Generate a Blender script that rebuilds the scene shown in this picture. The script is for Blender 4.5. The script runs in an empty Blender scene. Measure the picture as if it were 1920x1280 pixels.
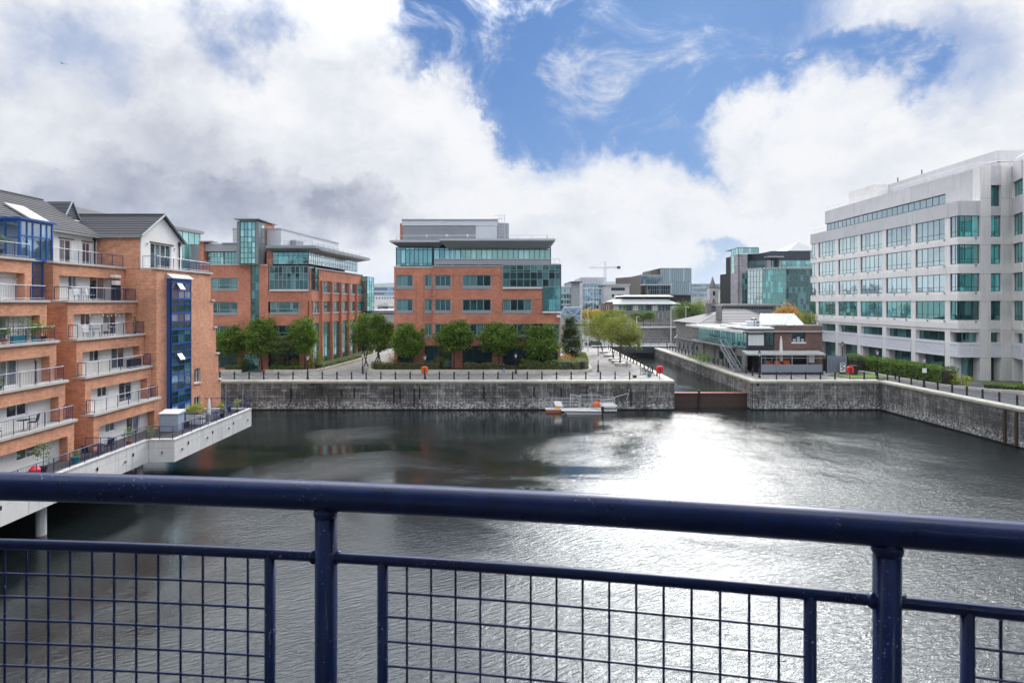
import bpy, math, random
import numpy as np
from mathutils import Vector, Matrix
R = random.Random(7)
rad = math.radians
S = bpy.context.scene
COL = S.collection
H = 15.2            # camera height above the dock water
FX = 1100.0         # focal length in photo pixels (1920 wide)
CX, HV = 960.0, 568.0
GZ = 4.2            # quay level
# ---------------------------------------------------------------- camera
cam_d = bpy.data.cameras.new('camera'); cam = bpy.data.objects.new('camera', cam_d); COL.objects.link(cam)
cam.location = (0, 0, H); cam.rotation_euler = (rad(90), 0, 0)
cam_d.sensor_width = 36; cam_d.lens = 36 * FX / 1920; cam_d.shift_y = -(640 - HV) / 1920
cam_d.clip_start = 0.05; cam_d.clip_end = 20000
S.camera = cam
S.view_settings.view_transform = 'Standard'; S.view_settings.look = 'None'
S.view_settings.gamma = 1; S.view_settings.use_curve_mapping = False
S.view_settings.exposure = 1.32
# ---------------------------------------------------------------- sun
SUN_AZ, SUN_EL = 18.0, 30.0
sd = bpy.data.lights.new('sun', 'SUN'); sd.energy = 1.05; sd.angle = rad(20); sd.color = (1, .97, .92)
so = bpy.data.objects.new('sun', sd); COL.objects.link(so)
sv = Vector((math.sin(rad(SUN_AZ)) * math.cos(rad(SUN_EL)), math.cos(rad(SUN_AZ)) * math.cos(rad(SUN_EL)), math.sin(rad(SUN_EL))))
so.rotation_euler = (-sv).to_track_quat('-Z', 'Y').to_euler(); so.location = (30, 30, 60)
# ---------------------------------------------------------------- node helper
class NT:
    def __init__(s, tree): s.t = tree; s.n = tree.nodes; s.l = tree.links
    def add(s, typ, ins=None, **kw):
        n = s.n.new(typ)
        for k, v in kw.items(): setattr(n, k, v)
        for k, v in (ins or {}).items(): s.set(n.inputs[k], v)
        return n
    def set(s, inp, v):
        if isinstance(v, bpy.types.NodeSocket): s.l.new(v, inp)
        elif isinstance(v, bpy.types.Node): s.l.new(v.outputs[0], inp)
        else:
            if isinstance(v, (tuple, list)) and len(v) == 3 and inp.type == 'RGBA': v = (*v, 1)
            inp.default_value = v
    def math(s, op, a, b=0.0, c=None, clamp=False):
        n = s.add('ShaderNodeMath', operation=op, use_clamp=clamp); s.set(n.inputs[0], a); s.set(n.inputs[1], b)
        if c is not None: s.set(n.inputs[2], c)
        return n.outputs[0]
    def vmath(s, op, a, b=(0, 0, 0), scale=None):
        n = s.add('ShaderNodeVectorMath', operation=op); s.set(n.inputs[0], a); s.set(n.inputs[1], b)
        if scale is not None: s.set(n.inputs['Scale'], scale)
        return n.outputs['Value'] if op in ('LENGTH', 'DISTANCE', 'DOT_PRODUCT') else n.outputs[0]
    def mix(s, f, a, b, blend='MIX'):
        n = s.add('ShaderNodeMix', data_type='RGBA', blend_type=blend)
        s.set(n.inputs[0], f); s.set(n.inputs[6], a); s.set(n.inputs[7], b); return n.outputs[2]
    def ramp(s, f, stops, interp='LINEAR'):
        n = s.add('ShaderNodeValToRGB'); s.set(n.inputs[0], f); e = n.color_ramp.elements; n.color_ramp.interpolation = interp
        while len(e) < len(stops): e.new(0.5)
        for i, (p, c) in enumerate(stops):
            e[i].position = p; e[i].color = (c, c, c, 1) if isinstance(c, (int, float)) else (*c, 1)
        return n.outputs[0]
    def noise(s, vec, scale, detail=4, rough=.55, dist=0.0, out=0):
        n = s.add('ShaderNodeTexNoise', {'Scale': scale, 'Detail': detail, 'Roughness': rough, 'Distortion': dist})
        s.set(n.inputs['Vector'], vec); return n.outputs[out]
    def mapr(s, v, a, b, c, d, clamp=True):
        n = s.add('ShaderNodeMapRange', clamp=clamp); s.set(n.inputs[0], v)
        for i, x in enumerate((a, b, c, d)): n.inputs[i + 1].default_value = x
        return n.outputs[0]
    def smooth(s, v, a, b):
        n = s.add('ShaderNodeMapRange', clamp=True, interpolation_type='SMOOTHSTEP'); s.set(n.inputs[0], v)
        for i, x in enumerate((a, b, 0, 1)): n.inputs[i + 1].default_value = x
        return n.outputs[0]
# ---------------------------------------------------------------- world: blue sky with broken cloud
W = bpy.data.worlds.new('World'); S.world = W; W.use_nodes = True
t = NT(W.node_tree); t.n.clear()
def pdir(u, v): return Vector(((u - CX) / FX, 1, (HV - v) / FX)).normalized()
tc = t.add('ShaderNodeTexCoord'); D = tc.outputs['Generated']
sky = t.add('ShaderNodeTexSky', sky_type='NISHITA', sun_disc=False)
sky.sun_elevation = rad(SUN_EL); sky.sun_rotation = rad(SUN_AZ); sky.altitude = 20; sky.air_density = 1.0; sky.dust_density = .6; sky.ozone_density = 2.2
w1 = t.noise(D, 3.2, 6, .6, out=1)
w1 = t.vmath('SUBTRACT', w1, (.5, .5, .5))
w2 = t.noise(D, 11, 6, .65, out=1); w2 = t.vmath('SUBTRACT', w2, (.5, .5, .5))
DW = t.vmath('ADD', D, t.vmath('SCALE', w1, scale=.26)); DW = t.vmath('ADD', DW, t.vmath('SCALE', w2, scale=.16))
def blob(u, v, r, soft=.55, sx=1.0, sz=1.0):
    c = pdir(u, v)
    d = t.vmath('SUBTRACT', DW, tuple(c))
    d = t.vmath('MULTIPLY', d, (1 / sx, 1, 1 / sz))
    return t.math('SUBTRACT', 1.0, t.smooth(t.vmath('LENGTH', d), r * (1 - soft), r * (1 + soft * .5)))
def smax(lst):
    o = lst[0]
    for x in lst[1:]: o = t.math('MAXIMUM', o, x)
    return o
holes = smax([blob(1080, 130, .17, sx=1.2), blob(1290, 150, .16, sx=1.4), blob(1180, 20, .22, sx=1.5), blob(1230, 215, .10, sx=2.0), blob(890, 20, .13), blob(1570, 120, .095, sx=1.7),
              blob(790, 60, .09, .8), blob(905, 130, .07, .8, sx=.8), t.math('MULTIPLY', blob(470, 60, .06, .9, sz=1.7), .62), t.math('MULTIPLY', blob(170, 25, .09, .95, sx=1.8), .5), t.math('MULTIPLY', blob(1720, 100, .10, .95, sx=1.6), .6),
              blob(1330, 235, .10, sx=1.3), blob(1010, 230, .07, sx=1.5), blob(1340, 520, .06, sx=2.2, sz=.5), blob(1500, 210, .05)])
caps = smax([blob(800, 195, .05), blob(1440, 250, .09), blob(1550, 215, .09), blob(860, 230, .06), blob(640, 60, .12)])
n0 = t.noise(D, 2.6, 9, .6, .3)
infront = t.smooth(t.vmath('DOT_PRODUCT', D, tuple(pdir(960, 330))), .55, .72)
bg = t.smooth(n0, .40, .60)
cover_out = t.math('MAXIMUM', bg, .15)
cover_in = t.math('SUBTRACT', 1.0, t.math('MULTIPLY', holes, .98))
cover_in = t.math('MAXIMUM', cover_in, t.math('MULTIPLY', caps, .9))
wis = t.noise(t.vmath('MULTIPLY', D, (1, 1, 1.6)), 5.5, 10, .68, .7)
wis = t.math('MULTIPLY', t.smooth(wis, .42, .76), .72)
mixn = t.add('ShaderNodeMix', data_type='FLOAT'); t.set(mixn.inputs[0], infront); t.set(mixn.inputs[2], cover_out); t.set(mixn.inputs[3], cover_in)
cov = t.math('MAXIMUM', mixn.outputs[0], wis)
edge = t.noise(D, 14, 8, .65)
cov = t.smooth(t.math('ADD', cov, t.math('MULTIPLY', t.math('SUBTRACT', edge, .5), .42)), .06, 1.0)
# cloud shading: billows, grey undersides
sep = t.add('ShaderNodeSeparateXYZ'); t.set(sep.inputs[0], D)
el = sep.outputs[2]
b1 = t.noise(t.vmath('MULTIPLY', D, (1, 1, 1.8)), 3.6, 10, .6, .5)
b2 = t.noise(t.vmath('MULTIPLY', DW, (1, 1, 2.2)), 7, 6, .55, .2)
grey = smax([blob(60, 365, .17, .9, sx=1.7, sz=.5), blob(400, 405, .15, .9, sx=1.6, sz=.5), blob(650, 395, .08, .9, sx=1.4, sz=.6), t.math('MULTIPLY', blob(250, 250, .22, .95, sx=2), .28)])
sh = t.math('ADD', t.mapr(b1, .3, .7, .56, 1.06), t.mapr(b2, .3, .7, -.18, .16))
sh = t.math('SUBTRACT', sh, t.math('MULTIPLY', grey, .80))
sh = t.math('ADD', sh, .10)
ccol = t.ramp(sh, [(0.0, (.34, .37, .47)), (.38, (.58, .61, .69)), (.75, (.83, .85, .90)), (1.0, (.99, .99, 1.0))])
gain = t.math('ADD', t.math('ADD', 1.0, t.math('MULTIPLY', t.math('MAXIMUM', el, 0.0), .35)), t.math('MULTIPLY', t.smooth(el, .36, .80), 3.8))  # cloud brightened overhead, out of view, to lift the light on facades
aur = t.math('MULTIPLY', t.smooth(t.vmath('DOT_PRODUCT', D, tuple(sv)), .55, 1.0), t.smooth(el, .40, .60))  # glow added round the sun above the view, widening the water sheen
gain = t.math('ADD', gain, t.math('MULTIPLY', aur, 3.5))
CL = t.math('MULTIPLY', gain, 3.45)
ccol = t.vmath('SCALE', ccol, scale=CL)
blue = t.mix(1.0, t.vmath('SCALE', sky.outputs[0], scale=.26), (.60, .92, 1.25), 'MULTIPLY')
blue = t.mix(.75, blue, t.ramp(el, [(0.0, (1.05, 1.6, 2.5)), (.25, (.36, .95, 2.35)), (.5, (.20, .74, 2.15)), (1.0, (.2, .6, 1.7))]))
# low haze lifts the sky towards the horizon
hz = t.math('MULTIPLY', t.math('SUBTRACT', 1.0, t.smooth(el, .0, .20)), .92)
blue = t.mix(hz, blue, (2.0, 2.5, 3.2))
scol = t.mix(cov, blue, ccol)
low = t.math('SUBTRACT', 1.0, t.smooth(el, -.02, .0))
scol = t.mix(low, scol, (1.2, 1.25, 1.3))
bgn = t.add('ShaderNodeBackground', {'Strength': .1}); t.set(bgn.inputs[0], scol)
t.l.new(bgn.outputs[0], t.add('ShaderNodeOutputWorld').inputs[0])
W.cycles.sampling_method = 'MANUAL'; W.cycles.sample_map_resolution = 1024
S.cycles.max_bounces = 6; S.cycles.diffuse_bounces = 3; S.cycles.glossy_bounces = 4; S.cycles.transparent_max_bounces = 8
S.cycles.caustics_reflective = False; S.cycles.caustics_refractive = False; S.cycles.sample_clamp_indirect = 4
# ---------------------------------------------------------------- materials
MAT = {}
def base(name):
    m = bpy.data.materials.new(name); m.use_nodes = True; t = NT(m.node_tree); t.n.clear()
    p = t.add('ShaderNodeBsdfPrincipled'); o = t.add('ShaderNodeOutputMaterial'); t.l.new(p.outputs[0], o.inputs[0])
    MAT[name] = m; return m, t, p
def wallvec(t):
    g = t.add('ShaderNodeNewGeometry'); sp = t.add('ShaderNodeSeparateXYZ'); t.set(sp.inputs[0], g.outputs['Position'])
    sn = t.add('ShaderNodeSeparateXYZ'); t.set(sn.inputs[0], g.outputs['True Normal'])
    isx = t.math('GREATER_THAN', t.math('ABSOLUTE', sn.outputs[0]), t.math('ABSOLUTE', sn.outputs[1]))
    mx = t.add('ShaderNodeMix', data_type='FLOAT'); t.set(mx.inputs[0], isx); t.set(mx.inputs[2], sp.outputs[0]); t.set(mx.inputs[3], sp.outputs[1])
    c = t.add('ShaderNodeCombineXYZ'); t.set(c.inputs[0], mx.outputs[0]); t.set(c.inputs[1], sp.outputs[2])
    return g, sp, c.outputs[0]
def plain(name, col, rough=.6, metal=0.0, var=.18, scale=1.5, spec=.5, streak=0.0, bump=0.0, rnd=0.0, coat=0.0):
    m, t, p = base(name)
    g = t.add('ShaderNodeNewGeometry'); pos = g.outputs['Position']
    n = t.noise(pos, scale, 6, .6)
    n2 = t.noise(pos, scale * 9, 4, .6)
    f = t.math('ADD', t.math('MULTIPLY', t.math('SUBTRACT', n, .5), var * 2.4), t.math('MULTIPLY', t.math('SUBTRACT', n2, .5), var))
    if streak:
        s = t.noise(t.vmath('MULTIPLY', pos, (3.0, 3.0, .12)), 1.6, 5, .6)
        f = t.math('SUBTRACT', f, t.math('MULTIPLY', t.smooth(s, .5, .78), streak))
    if rnd:
        oi = t.add('ShaderNodeObjectInfo')
        f = t.math('ADD', f, t.math('MULTIPLY', t.math('SUBTRACT', oi.outputs['Random'], .5), rnd * 2))
        f = t.math('ADD', f, t.math('MULTIPLY', t.math('SUBTRACT', g.outputs['Random Per Island'], .5), rnd))
    c = t.vmath('SCALE', t.vmath('ADD', col, (0, 0, 0)), scale=t.math('ADD', 1.0, f))
    t.set(p.inputs['Base Color'], c); p.inputs['Roughness'].default_value = rough; p.inputs['Metallic'].default_value = metal
    p.inputs['Specular IOR Level'].default_value = spec; p.inputs['Coat Weight'].default_value = coat
    if bump:
        b = t.add('ShaderNodeBump', {'Strength': bump, 'Distance': .02}); t.set(b.inputs['Height'], n2); t.set(p.inputs['Normal'], b)
    return m
def brick(name, c1, c2, mortar, bw=.225, bh=.075, ms=.012, dark=0.0, rough=.85):
    m, t, p = base(name)
    g, sp, uv = wallvec(t)
    b = t.add('ShaderNodeTexBrick', {'Scale': 1.0, 'Mortar Size': ms, 'Brick Width': bw, 'Row Height': bh, 'Mortar Smooth': .2, 'Bias': -.1}); b.offset = .5
    t.set(b.inputs['Vector'], uv); b.inputs['Color1'].default_value = (*c1, 1); b.inputs['Color2'].default_value = (*c2, 1); b.inputs['Mortar'].default_value = (*mortar, 1)
    n = t.noise(g.outputs['Position'], .35, 6, .6); n2 = t.noise(g.outputs['Position'], 2.5, 6, .65)
    st = t.noise(t.vmath('MULTIPLY', g.outputs['Position'], (2.5, 2.5, .15)), 1.2, 5, .6)
    f = t.math('ADD', t.mapr(n, .3, .7, .78, 1.18), t.mapr(n2, .3, .7, -.15, .15))
    f = t.math('SUBTRACT', f, t.math('MULTIPLY', t.smooth(st, .55, .8), .15))
    # grime specks
    sk = t.noise(t.vmath('MULTIPLY', g.outputs['Position'], (1, 1, 2.2)), 2.2, 3, .5)
    f = t.math('SUBTRACT', f, t.math('MULTIPLY', t.smooth(sk, .68, .74), .22))
    cs = t.noise(t.vmath('MULTIPLY', g.outputs['Position'], (1.3, 1.3, 10)), 1.0, 3, .6); f = t.math('ADD', f, t.mapr(cs, .3, .7, -.17, .17))
    t.set(p.inputs['Base Color'], t.vmath('SCALE', b.outputs[0], scale=f)); p.inputs['Roughness'].default_value = rough
    bm = t.add('ShaderNodeBump', {'Strength': .35, 'Distance': .01}); bm.invert = True; t.set(bm.inputs['Height'], b.outputs['Fac']); t.set(p.inputs['Normal'], bm)
    return m
brick('brick_apartment', (.54, .185, .085), (.70, .30, .16), (.66, .43, .30))
brick('brick_office', (.50, .150, .080), (.64, .235, .135), (.52, .29, .21))
brick('brick_old', (.17, .080, .066), (.24, .115, .09), (.20, .16, .14))
brick('stone_rubble', (.20, .20, .20), (.30, .29, .27), (.16, .16, .16), .6, .22, .02)
brick('stone_tower', (.36, .34, .36), (.44, .42, .44), (.25, .25, .27), 1.6, 1.0, .03)
plain('render_white', (.80, .79, .76), .8, var=.05, scale=.8, streak=.12)
plain('render_cream', (.72, .70, .64), .8, var=.06, scale=.8, streak=.12)
plain('concrete_pale', (.70, .69, .66), .8, var=.12, scale=1.0, streak=.38, rnd=.05)
plain('concrete_panel', (.88, .85, .81), .75, var=.08, scale=.5, streak=.22, rnd=.03)
plain('concrete_roof', (.62, .61, .61), .8, var=.10, scale=.5, streak=.24, rnd=.04)
plain('panel_white', (.80, .81, .85), .5, var=.05, scale=.8, rnd=.04)
plain('coping', (.52, .50, .46), .8, var=.2, scale=2, streak=.1, rnd=.06)
plain('frame_white', (.82, .82, .82), .4, var=.03)
plain('frame_blue', (.015, .09, .34), .35, var=.12, coat=.3)
plain('frame_teal', (.11, .17, .18), .4, var=.08)
plain('frame_grey', (.22, .25, .26), .45, var=.1)
plain('frame_dark', (.025, .03, .04), .4, var=.1)
plain('metal_light', (.50, .53, .56), .45, .2, var=.08)
plain('metal_mid', (.30, .33, .35), .5, .2, var=.08)
plain('cladding_grey', (.36, .38, .40), .5, .1, var=.08, scale=.4, streak=.12, rnd=.06)
plain('cladding_light', (.60, .62, .64), .5, .1, var=.06, scale=.4, streak=.1, rnd=.04)
plain('cladding_dark', (.055, .07, .085), .45, .1, var=.1, scale=.4)
plain('cladding_bronze', (.15, .125, .105), .45, .4, var=.15, scale=.4, rnd=.1)
plain('tile_roof', (.060, .060, .066), .7, var=.22, scale=3, rnd=.12, bump=.3)
plain('slate', (.095, .092, .10), .7, var=.25, scale=2.5, rnd=.12, bump=.3)
plain('roof_pale', (.42, .43, .42), .6, var=.1, scale=.6, streak=.1)
plain('rail_navy', (.010, .035, .15), .4, var=.2, coat=.2)
plain('rail_wood', (.30, .20, .14), .6, var=.2)
plain('iron_black', (.012, .013, .016), .45, var=.2)
plain('timber_wet', (.060, .034, .026), .55, var=.5, scale=4, rnd=.2, bump=.5)
plain('bark', (.07, .055, .045), .9, var=.4, scale=6, bump=.6)
plain('red_paint', (.75, .03, .03), .4, var=.08)
plain('orange_paint', (.80, .16, .04), .4, var=.08)
plain('rust_orange', (.42, .12, .06), .6, var=.3, scale=4)
plain('yellow_paint', (.75, .42, .04), .5, var=.1)
plain('white_paint', (.78, .78, .76), .4, var=.08, scale=4)
plain('white_cloth', (.80, .78, .76), .9, var=.06)
plain('blue_cloth', (.05, .10, .25), .9, var=.1)
plain('grey_fence', (.22, .25, .30), .5, var=.06, rnd=.05)
plain('plastic_bluegrey', (.36, .43, .52), .5, var=.05)
plain('curtain', (.68, .70, .70), .9, var=.08, scale=4, streak=.35)
plain('terracotta', (.36, .12, .06), .8, var=.15)
plain('teal_paint', (.02, .20, .26), .4, var=.1)
plain('skin', (.55, .33, .25), .6, var=.03)
plain('denim', (.16, .27, .45), .9, var=.08)
plain('dark_fabric', (.02, .02, .025), .9, var=.1)
plain('hair', (.03, .02, .015), .7, var=.1)
plain('soil', (.05, .04, .03), .95, var=.3)
plain('hill', (.09, .11, .11), .95, var=.25, scale=.004)
plain('gull', (.35, .36, .38), .7, var=.1)
plain('glass_white_roof', (.20, .23, .26), .25, var=.08)
plain('blue_steel', (.32, .42, .52), .5, .1, var=.1)
plain('rubber', (.02, .02, .02), .8)
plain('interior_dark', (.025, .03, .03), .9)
plain('road', (.10, .10, .105), .9, var=.15, scale=.6, bump=.2)
plain('lawn', (.14, .22, .035), .95, var=.4, scale=1.6)
plain('deck_dark', (.06, .05, .05), .8, var=.2)
def glass(name, col, tint, rough=.04, refl=.55, var=.5, wob=.012, curtain=0.0):
    """Reflective window glass over a room: dark body colour, random blinds, mirror-like coat."""
    m, t, p = base(name)
    g = t.add('ShaderNodeNewGeometry'); oi = t.add('ShaderNodeObjectInfo'); r = oi.outputs['Random']
    pos = g.outputs['Position']
    n = t.noise(t.vmath('ADD', t.vmath('MULTIPLY', pos, (.6, .6, .5)), t.vmath('SCALE', (1, 1, 1), scale=t.math('MULTIPLY', r, 50))), 1.2, 3, .5)
    f = t.math('ADD', t.mapr(n, .3, .7, 1 - var * .6, 1 + var * .6), t.math('MULTIPLY', t.math('SUBTRACT', r, .5), var))
    body = t.vmath('SCALE', t.vmath('ADD', col, (0, 0, 0)), scale=f)
    # vertical blind / curtain folds showing in some of the panes
    st = t.noise(t.vmath('MULTIPLY', pos, (7, 7, .05)), 1.0, 2, .5)
    on = t.math('GREATER_THAN', t.math('FRACT', t.math('MULTIPLY', r, 7.31)), 1 - curtain)
    body = t.mix(t.math('MULTIPLY', on, t.mapr(st, .35, .65, .35, .95)), body, tuple(min(1, c * 5 + .08) for c in col))
    dif = t.add('ShaderNodeBsdfPrincipled'); t.set(dif.inputs['Base Color'], body); dif.inputs['Roughness'].default_value = .5; dif.inputs['Specular IOR Level'].default_value = .1
    gl = t.add('ShaderNodeBsdfGlossy'); gl.inputs['Roughness'].default_value = rough; gl.inputs['Color'].default_value = (*tint, 1)
    w = t.noise(pos, .9, 2, .5)
    tilt = t.vmath('SCALE', t.vmath('SUBTRACT', t.noise(t.vmath('ADD', t.vmath('SCALE', (31, 17, 5), scale=r), (3, 1, 2)), 1.0, 0, 0, out=1), (.5, .5, .5)), scale=wob * 2)
    bmp = t.add('ShaderNodeBump', {'Strength': .25, 'Distance': .03}); t.set(bmp.inputs['Height'], w)
    nn = t.vmath('NORMALIZE', t.vmath('ADD', bmp.outputs[0], tilt)); t.set(gl.inputs['Normal'], nn)
    lw = t.add('ShaderNodeLayerWeight', {'Blend': .35})
    fac = t.math('ADD', refl, t.math('MULTIPLY', lw.outputs['Facing'], .5), clamp=True)
    ms = t.add('ShaderNodeMixShader'); t.set(ms.inputs[0], fac); t.l.new(dif.outputs[0], ms.inputs[1]); t.l.new(gl.outputs[0], ms.inputs[2])
    out = [x for x in t.n if x.type == 'OUTPUT_MATERIAL'][0]; t.l.new(ms.outputs[0], out.inputs[0]); t.n.remove(p)
    return m
glass('glass_home', (.035, .04, .045), (.75, .82, .88), refl=.12, curtain=.35, var=.6)
glass('glass_blue', (.05, .09, .13), (.70, .85, 1.0), refl=.28, curtain=.25, var=.6)
glass('glass_teal', (.030, .15, .15), (.50, .92, .90), refl=.34, curtain=.22, var=.7)
glass('glass_teal_dark', (.008, .04, .042), (.50, .85, .85), refl=.12, curtain=.30, var=1.0)
glass('glass_teal_light', (.10, .34, .33), (.60, .95, .93), refl=.34, curtain=.30, var=.4)
glass('glass_sky', (.02, .08, .08), (.86, 1.0, .99), refl=.55, curtain=.08, var=.7, wob=.02)
glass('glass_far', (.04, .09, .12), (.65, .85, .95), refl=.35, curtain=.2, var=.5)
glass('glass_ground', (.010, .03, .034), (.4, .65, .68), refl=.06, curtain=.08, var=.7)
def leafmat(name, dark, light, yellow=None):
    m, t, p = base(name)
    g = t.add('ShaderNodeNewGeometry')
    r = g.outputs['Random Per Island']
    n = t.noise(g.outputs['Position'], 1.7, 4, .6)
    f = t.math('ADD', t.math('MULTIPLY', r, .42), t.math('MULTIPLY', t.mapr(n, .34, .66, 0, 1), .58))
    st = [(0.1, dark), (.75, light)] + ([(1.0, yellow)] if yellow else [])
    c = t.ramp(f, st)
    t.set(p.inputs['Base Color'], c); p.inputs['Roughness'].default_value = .55; p.inputs['Specular IOR Level'].default_value = .35
    tr = t.add('ShaderNodeBsdfTranslucent'); t.set(tr.inputs[0], t.vmath('MULTIPLY', c, (1.3, 1.5, .6)))
    ms = t.add('ShaderNodeMixShader', {0: .35}); t.l.new(p.outputs[0], ms.inputs[1]); t.l.new(tr.outputs[0], ms.inputs[2])
    out = [x for x in t.n if x.type == 'OUTPUT_MATERIAL'][0]; t.l.new(ms.outputs[0], out.inputs[0])
leafmat('leaf_green', (.045, .095, .018), (.20, .31, .045), (.40, .48, .08))
leafmat('leaf_mid', (.06, .10, .03), (.17, .24, .07), (.28, .33, .12))
leafmat('leaf_conifer', (.03, .06, .028), (.08, .14, .05))
leafmat('leaf_autumn', (.09, .13, .025), (.28, .29, .05), (.62, .46, .06))
leafmat('leaf_yellow', (.30, .20, .03), (.60, .42, .05), (.70, .55, .10))
leafmat('leaf_orange', (.34, .15, .04), (.62, .32, .08), (.72, .46, .12))
leafmat('leaf_hedge', (.06, .12, .02), (.19, .31, .05), (.30, .42, .08))
leafmat('leaf_hedge_brown', (.08, .10, .03), (.20, .23, .06), (.32, .27, .09))
leafmat('leaf_lime', (.18, .22, .03), (.42, .45, .06))
leafmat('leaf_grey', (.11, .16, .08), (.27, .34, .18))
# --- quay stone
def stone():
    m, t, p = base('quay_stone')
    g, sp, uv = wallvec(t); pos = g.outputs['Position']; oi = t.add('ShaderNodeObjectInfo')
    z = sp.outputs[2]
    tone = t.math('ADD', t.math('MULTIPLY', oi.outputs['Random'], .6), t.math('MULTIPLY', g.outputs['Random Per Island'], .4))
    st = t.noise(t.vmath('MULTIPLY', pos, (1.6, 1.6, .13)), 1.5, 7, .68)
    st2 = t.noise(t.vmath('MULTIPLY', pos, (4.5, 4.5, .3)), 1.4, 6, .7)
    n = t.noise(pos, 3.2, 8, .7)
    nb = t.noise(pos, .16, 4, .6)
    lowz = t.math('SUBTRACT', 1.0, t.smooth(z, .1, 2.1))
    f = t.math('ADD', t.math('MULTIPLY', tone, .34), t.math('MULTIPLY', t.smooth(st, .48, .72), .36))
    f = t.math('ADD', f, t.math('MULTIPLY', t.smooth(st2, .50, .75), .32))
    f = t.math('ADD', f, t.math('MULTIPLY', lowz, t.math('MULTIPLY', t.smooth(n, .38, .62), .5)))
    f = t.math('ADD', f, t.mapr(nb, .3, .7, -.06, .30))
    f = t.math('MULTIPLY', f, t.mapr(n, .25, .75, .6, 1.25))
    c = t.ramp(f, [(0, (.03, .03, .03)), (.26, (.11, .108, .10)), (.55, (.34, .33, .31)), (1, (.80, .79, .75))])
    # green-brown growth at the top courses, black slime at the waterline
    top = t.math('MULTIPLY', t.smooth(z, 3.1, 3.9), t.smooth(t.noise(pos, .8, 4, .6), .38, .6))
    c = t.mix(t.math('MULTIPLY', top, .65), c, (.17, .16, .085))
    c = t.mix(t.math('SUBTRACT', 1.0, t.smooth(z, .12, .28)), c, (.012, .013, .011))
    t.set(p.inputs['Base Color'], c); p.inputs['Roughness'].default_value = .85
    b = t.add('ShaderNodeBump', {'Strength': .6, 'Distance': .03}); t.set(b.inputs['Height'], n); t.set(p.inputs['Normal'], b)
stone()
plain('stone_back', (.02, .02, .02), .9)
plain('coping_stone', (.50, .48, .40), .85, var=.3, scale=1.4, rnd=.10, bump=.4)
def paving(name, c1, c2, mortar, bw, bh, tint=None):
    m, t, p = base(name)
    g = t.add('ShaderNodeNewGeometry'); pos = g.outputs['Position']
    b = t.add('ShaderNodeTexBrick', {'Scale': 1.0, 'Mortar Size': .02, 'Brick Width': bw, 'Row Height': bh}); t.set(b.inputs['Vector'], pos)
    b.inputs['Color1'].default_value = (*c1, 1); b.inputs['Color2'].default_value = (*c2, 1); b.inputs['Mortar'].default_value = (*mortar, 1)
    f = t.math('ADD', t.mapr(t.noise(pos, .5, 6, .65), .3, .7, .78, 1.15), t.mapr(t.noise(pos, 3, 5, .6), .3, .7, -.1, .1))
    t.set(p.inputs['Base Color'], t.vmath('SCALE', b.outputs[0], scale=f)); p.inputs['Roughness'].default_value = .8
paving('paving', (.235, .23, .22), (.30, .285, .265), (.13, .125, .12), .9, .6)
paving('paving_red', (.44, .20, .15), (.50, .25, .19), (.3, .2, .16), .5, .3)
plain('far_ground', (.16, .17, .15), .95, var=.35, scale=.03)
# --- water
def water(name, base_c=(.006, .009, .009), amp=1.0):
    m, t, p = base(name)
    g = t.add('ShaderNodeNewGeometry'); pos = g.outputs['Position']
    wv = t.vmath('MULTIPLY', pos, (1, 1, 1))
    rot = t.add('ShaderNodeMapping', {'Rotation': (0, 0, rad(-24))}); t.set(rot.inputs[0], pos)
    wob = t.noise(t.vmath('MULTIPLY', pos, (1, 1, 1)), .22, 3, .5, out=1)
    q = t.vmath('ADD', rot.outputs[0], t.vmath('SCALE', t.vmath('SUBTRACT', wob, (.5, .5, .5)), scale=1.1))
    a = t.noise(t.vmath('MULTIPLY', q, (.55, 2.0, 1)), 2.6, 4, .6, .3)
    b = t.noise(t.vmath('MULTIPLY', q, (1.1, 2.4, 1)), 7.0, 3, .55, .4)
    h = t.math('ADD', t.math('MULTIPLY', a, .72), t.math('MULTIPLY', b, .28))
    patch = t.noise(t.vmath('MULTIPLY', pos, (.6, 1, 1)), .075, 3, .55, .8)
    sy_ = t.add('ShaderNodeSeparateXYZ'); t.set(sy_.inputs[0], pos)
    wind = t.smooth(t.math('ADD', sy_.outputs[1], t.math('MULTIPLY', sy_.outputs[0], -.75)), 56, 17)
    lx = t.math('SUBTRACT', sy_.outputs[0], t.math('ADD', 13.0, t.math('MULTIPLY', sy_.outputs[1], .17)))
    lane = t.math('MULTIPLY', t.math('SUBTRACT', 1.0, t.smooth(t.math('ABSOLUTE', lx), 3, 17)), t.smooth(sy_.outputs[1], 30, 62))
    wind = t.math('MAXIMUM', wind, t.math('MULTIPLY', lane, .50))
    wn = t.math('ADD', t.mapr(patch, .44, .62, .0, .40), t.math('MULTIPLY', wind, .75)); st = t.mapr(wn, 0, 1, .07, 1.15)
    bm = t.add('ShaderNodeBump', {'Distance': .10 * amp}); t.set(bm.inputs['Strength'], st); t.set(bm.inputs['Height'], h)
    t.set(p.inputs['Normal'], bm)
    bc = t.mix(t.smooth(t.noise(pos, .05, 3, .5), .4, .65), base_c, tuple(x * 1.9 for x in base_c))
    t.set(p.inputs['Base Color'], bc); p.inputs['Roughness'].default_value = .05; p.inputs['IOR'].default_value = 1.7; p.inputs['Specular Tint'].default_value = (.86, .94, 1, 1); p.inputs['Specular IOR Level'].default_value = .5
water('dock_water')
water('channel_water', amp=.35)
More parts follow.
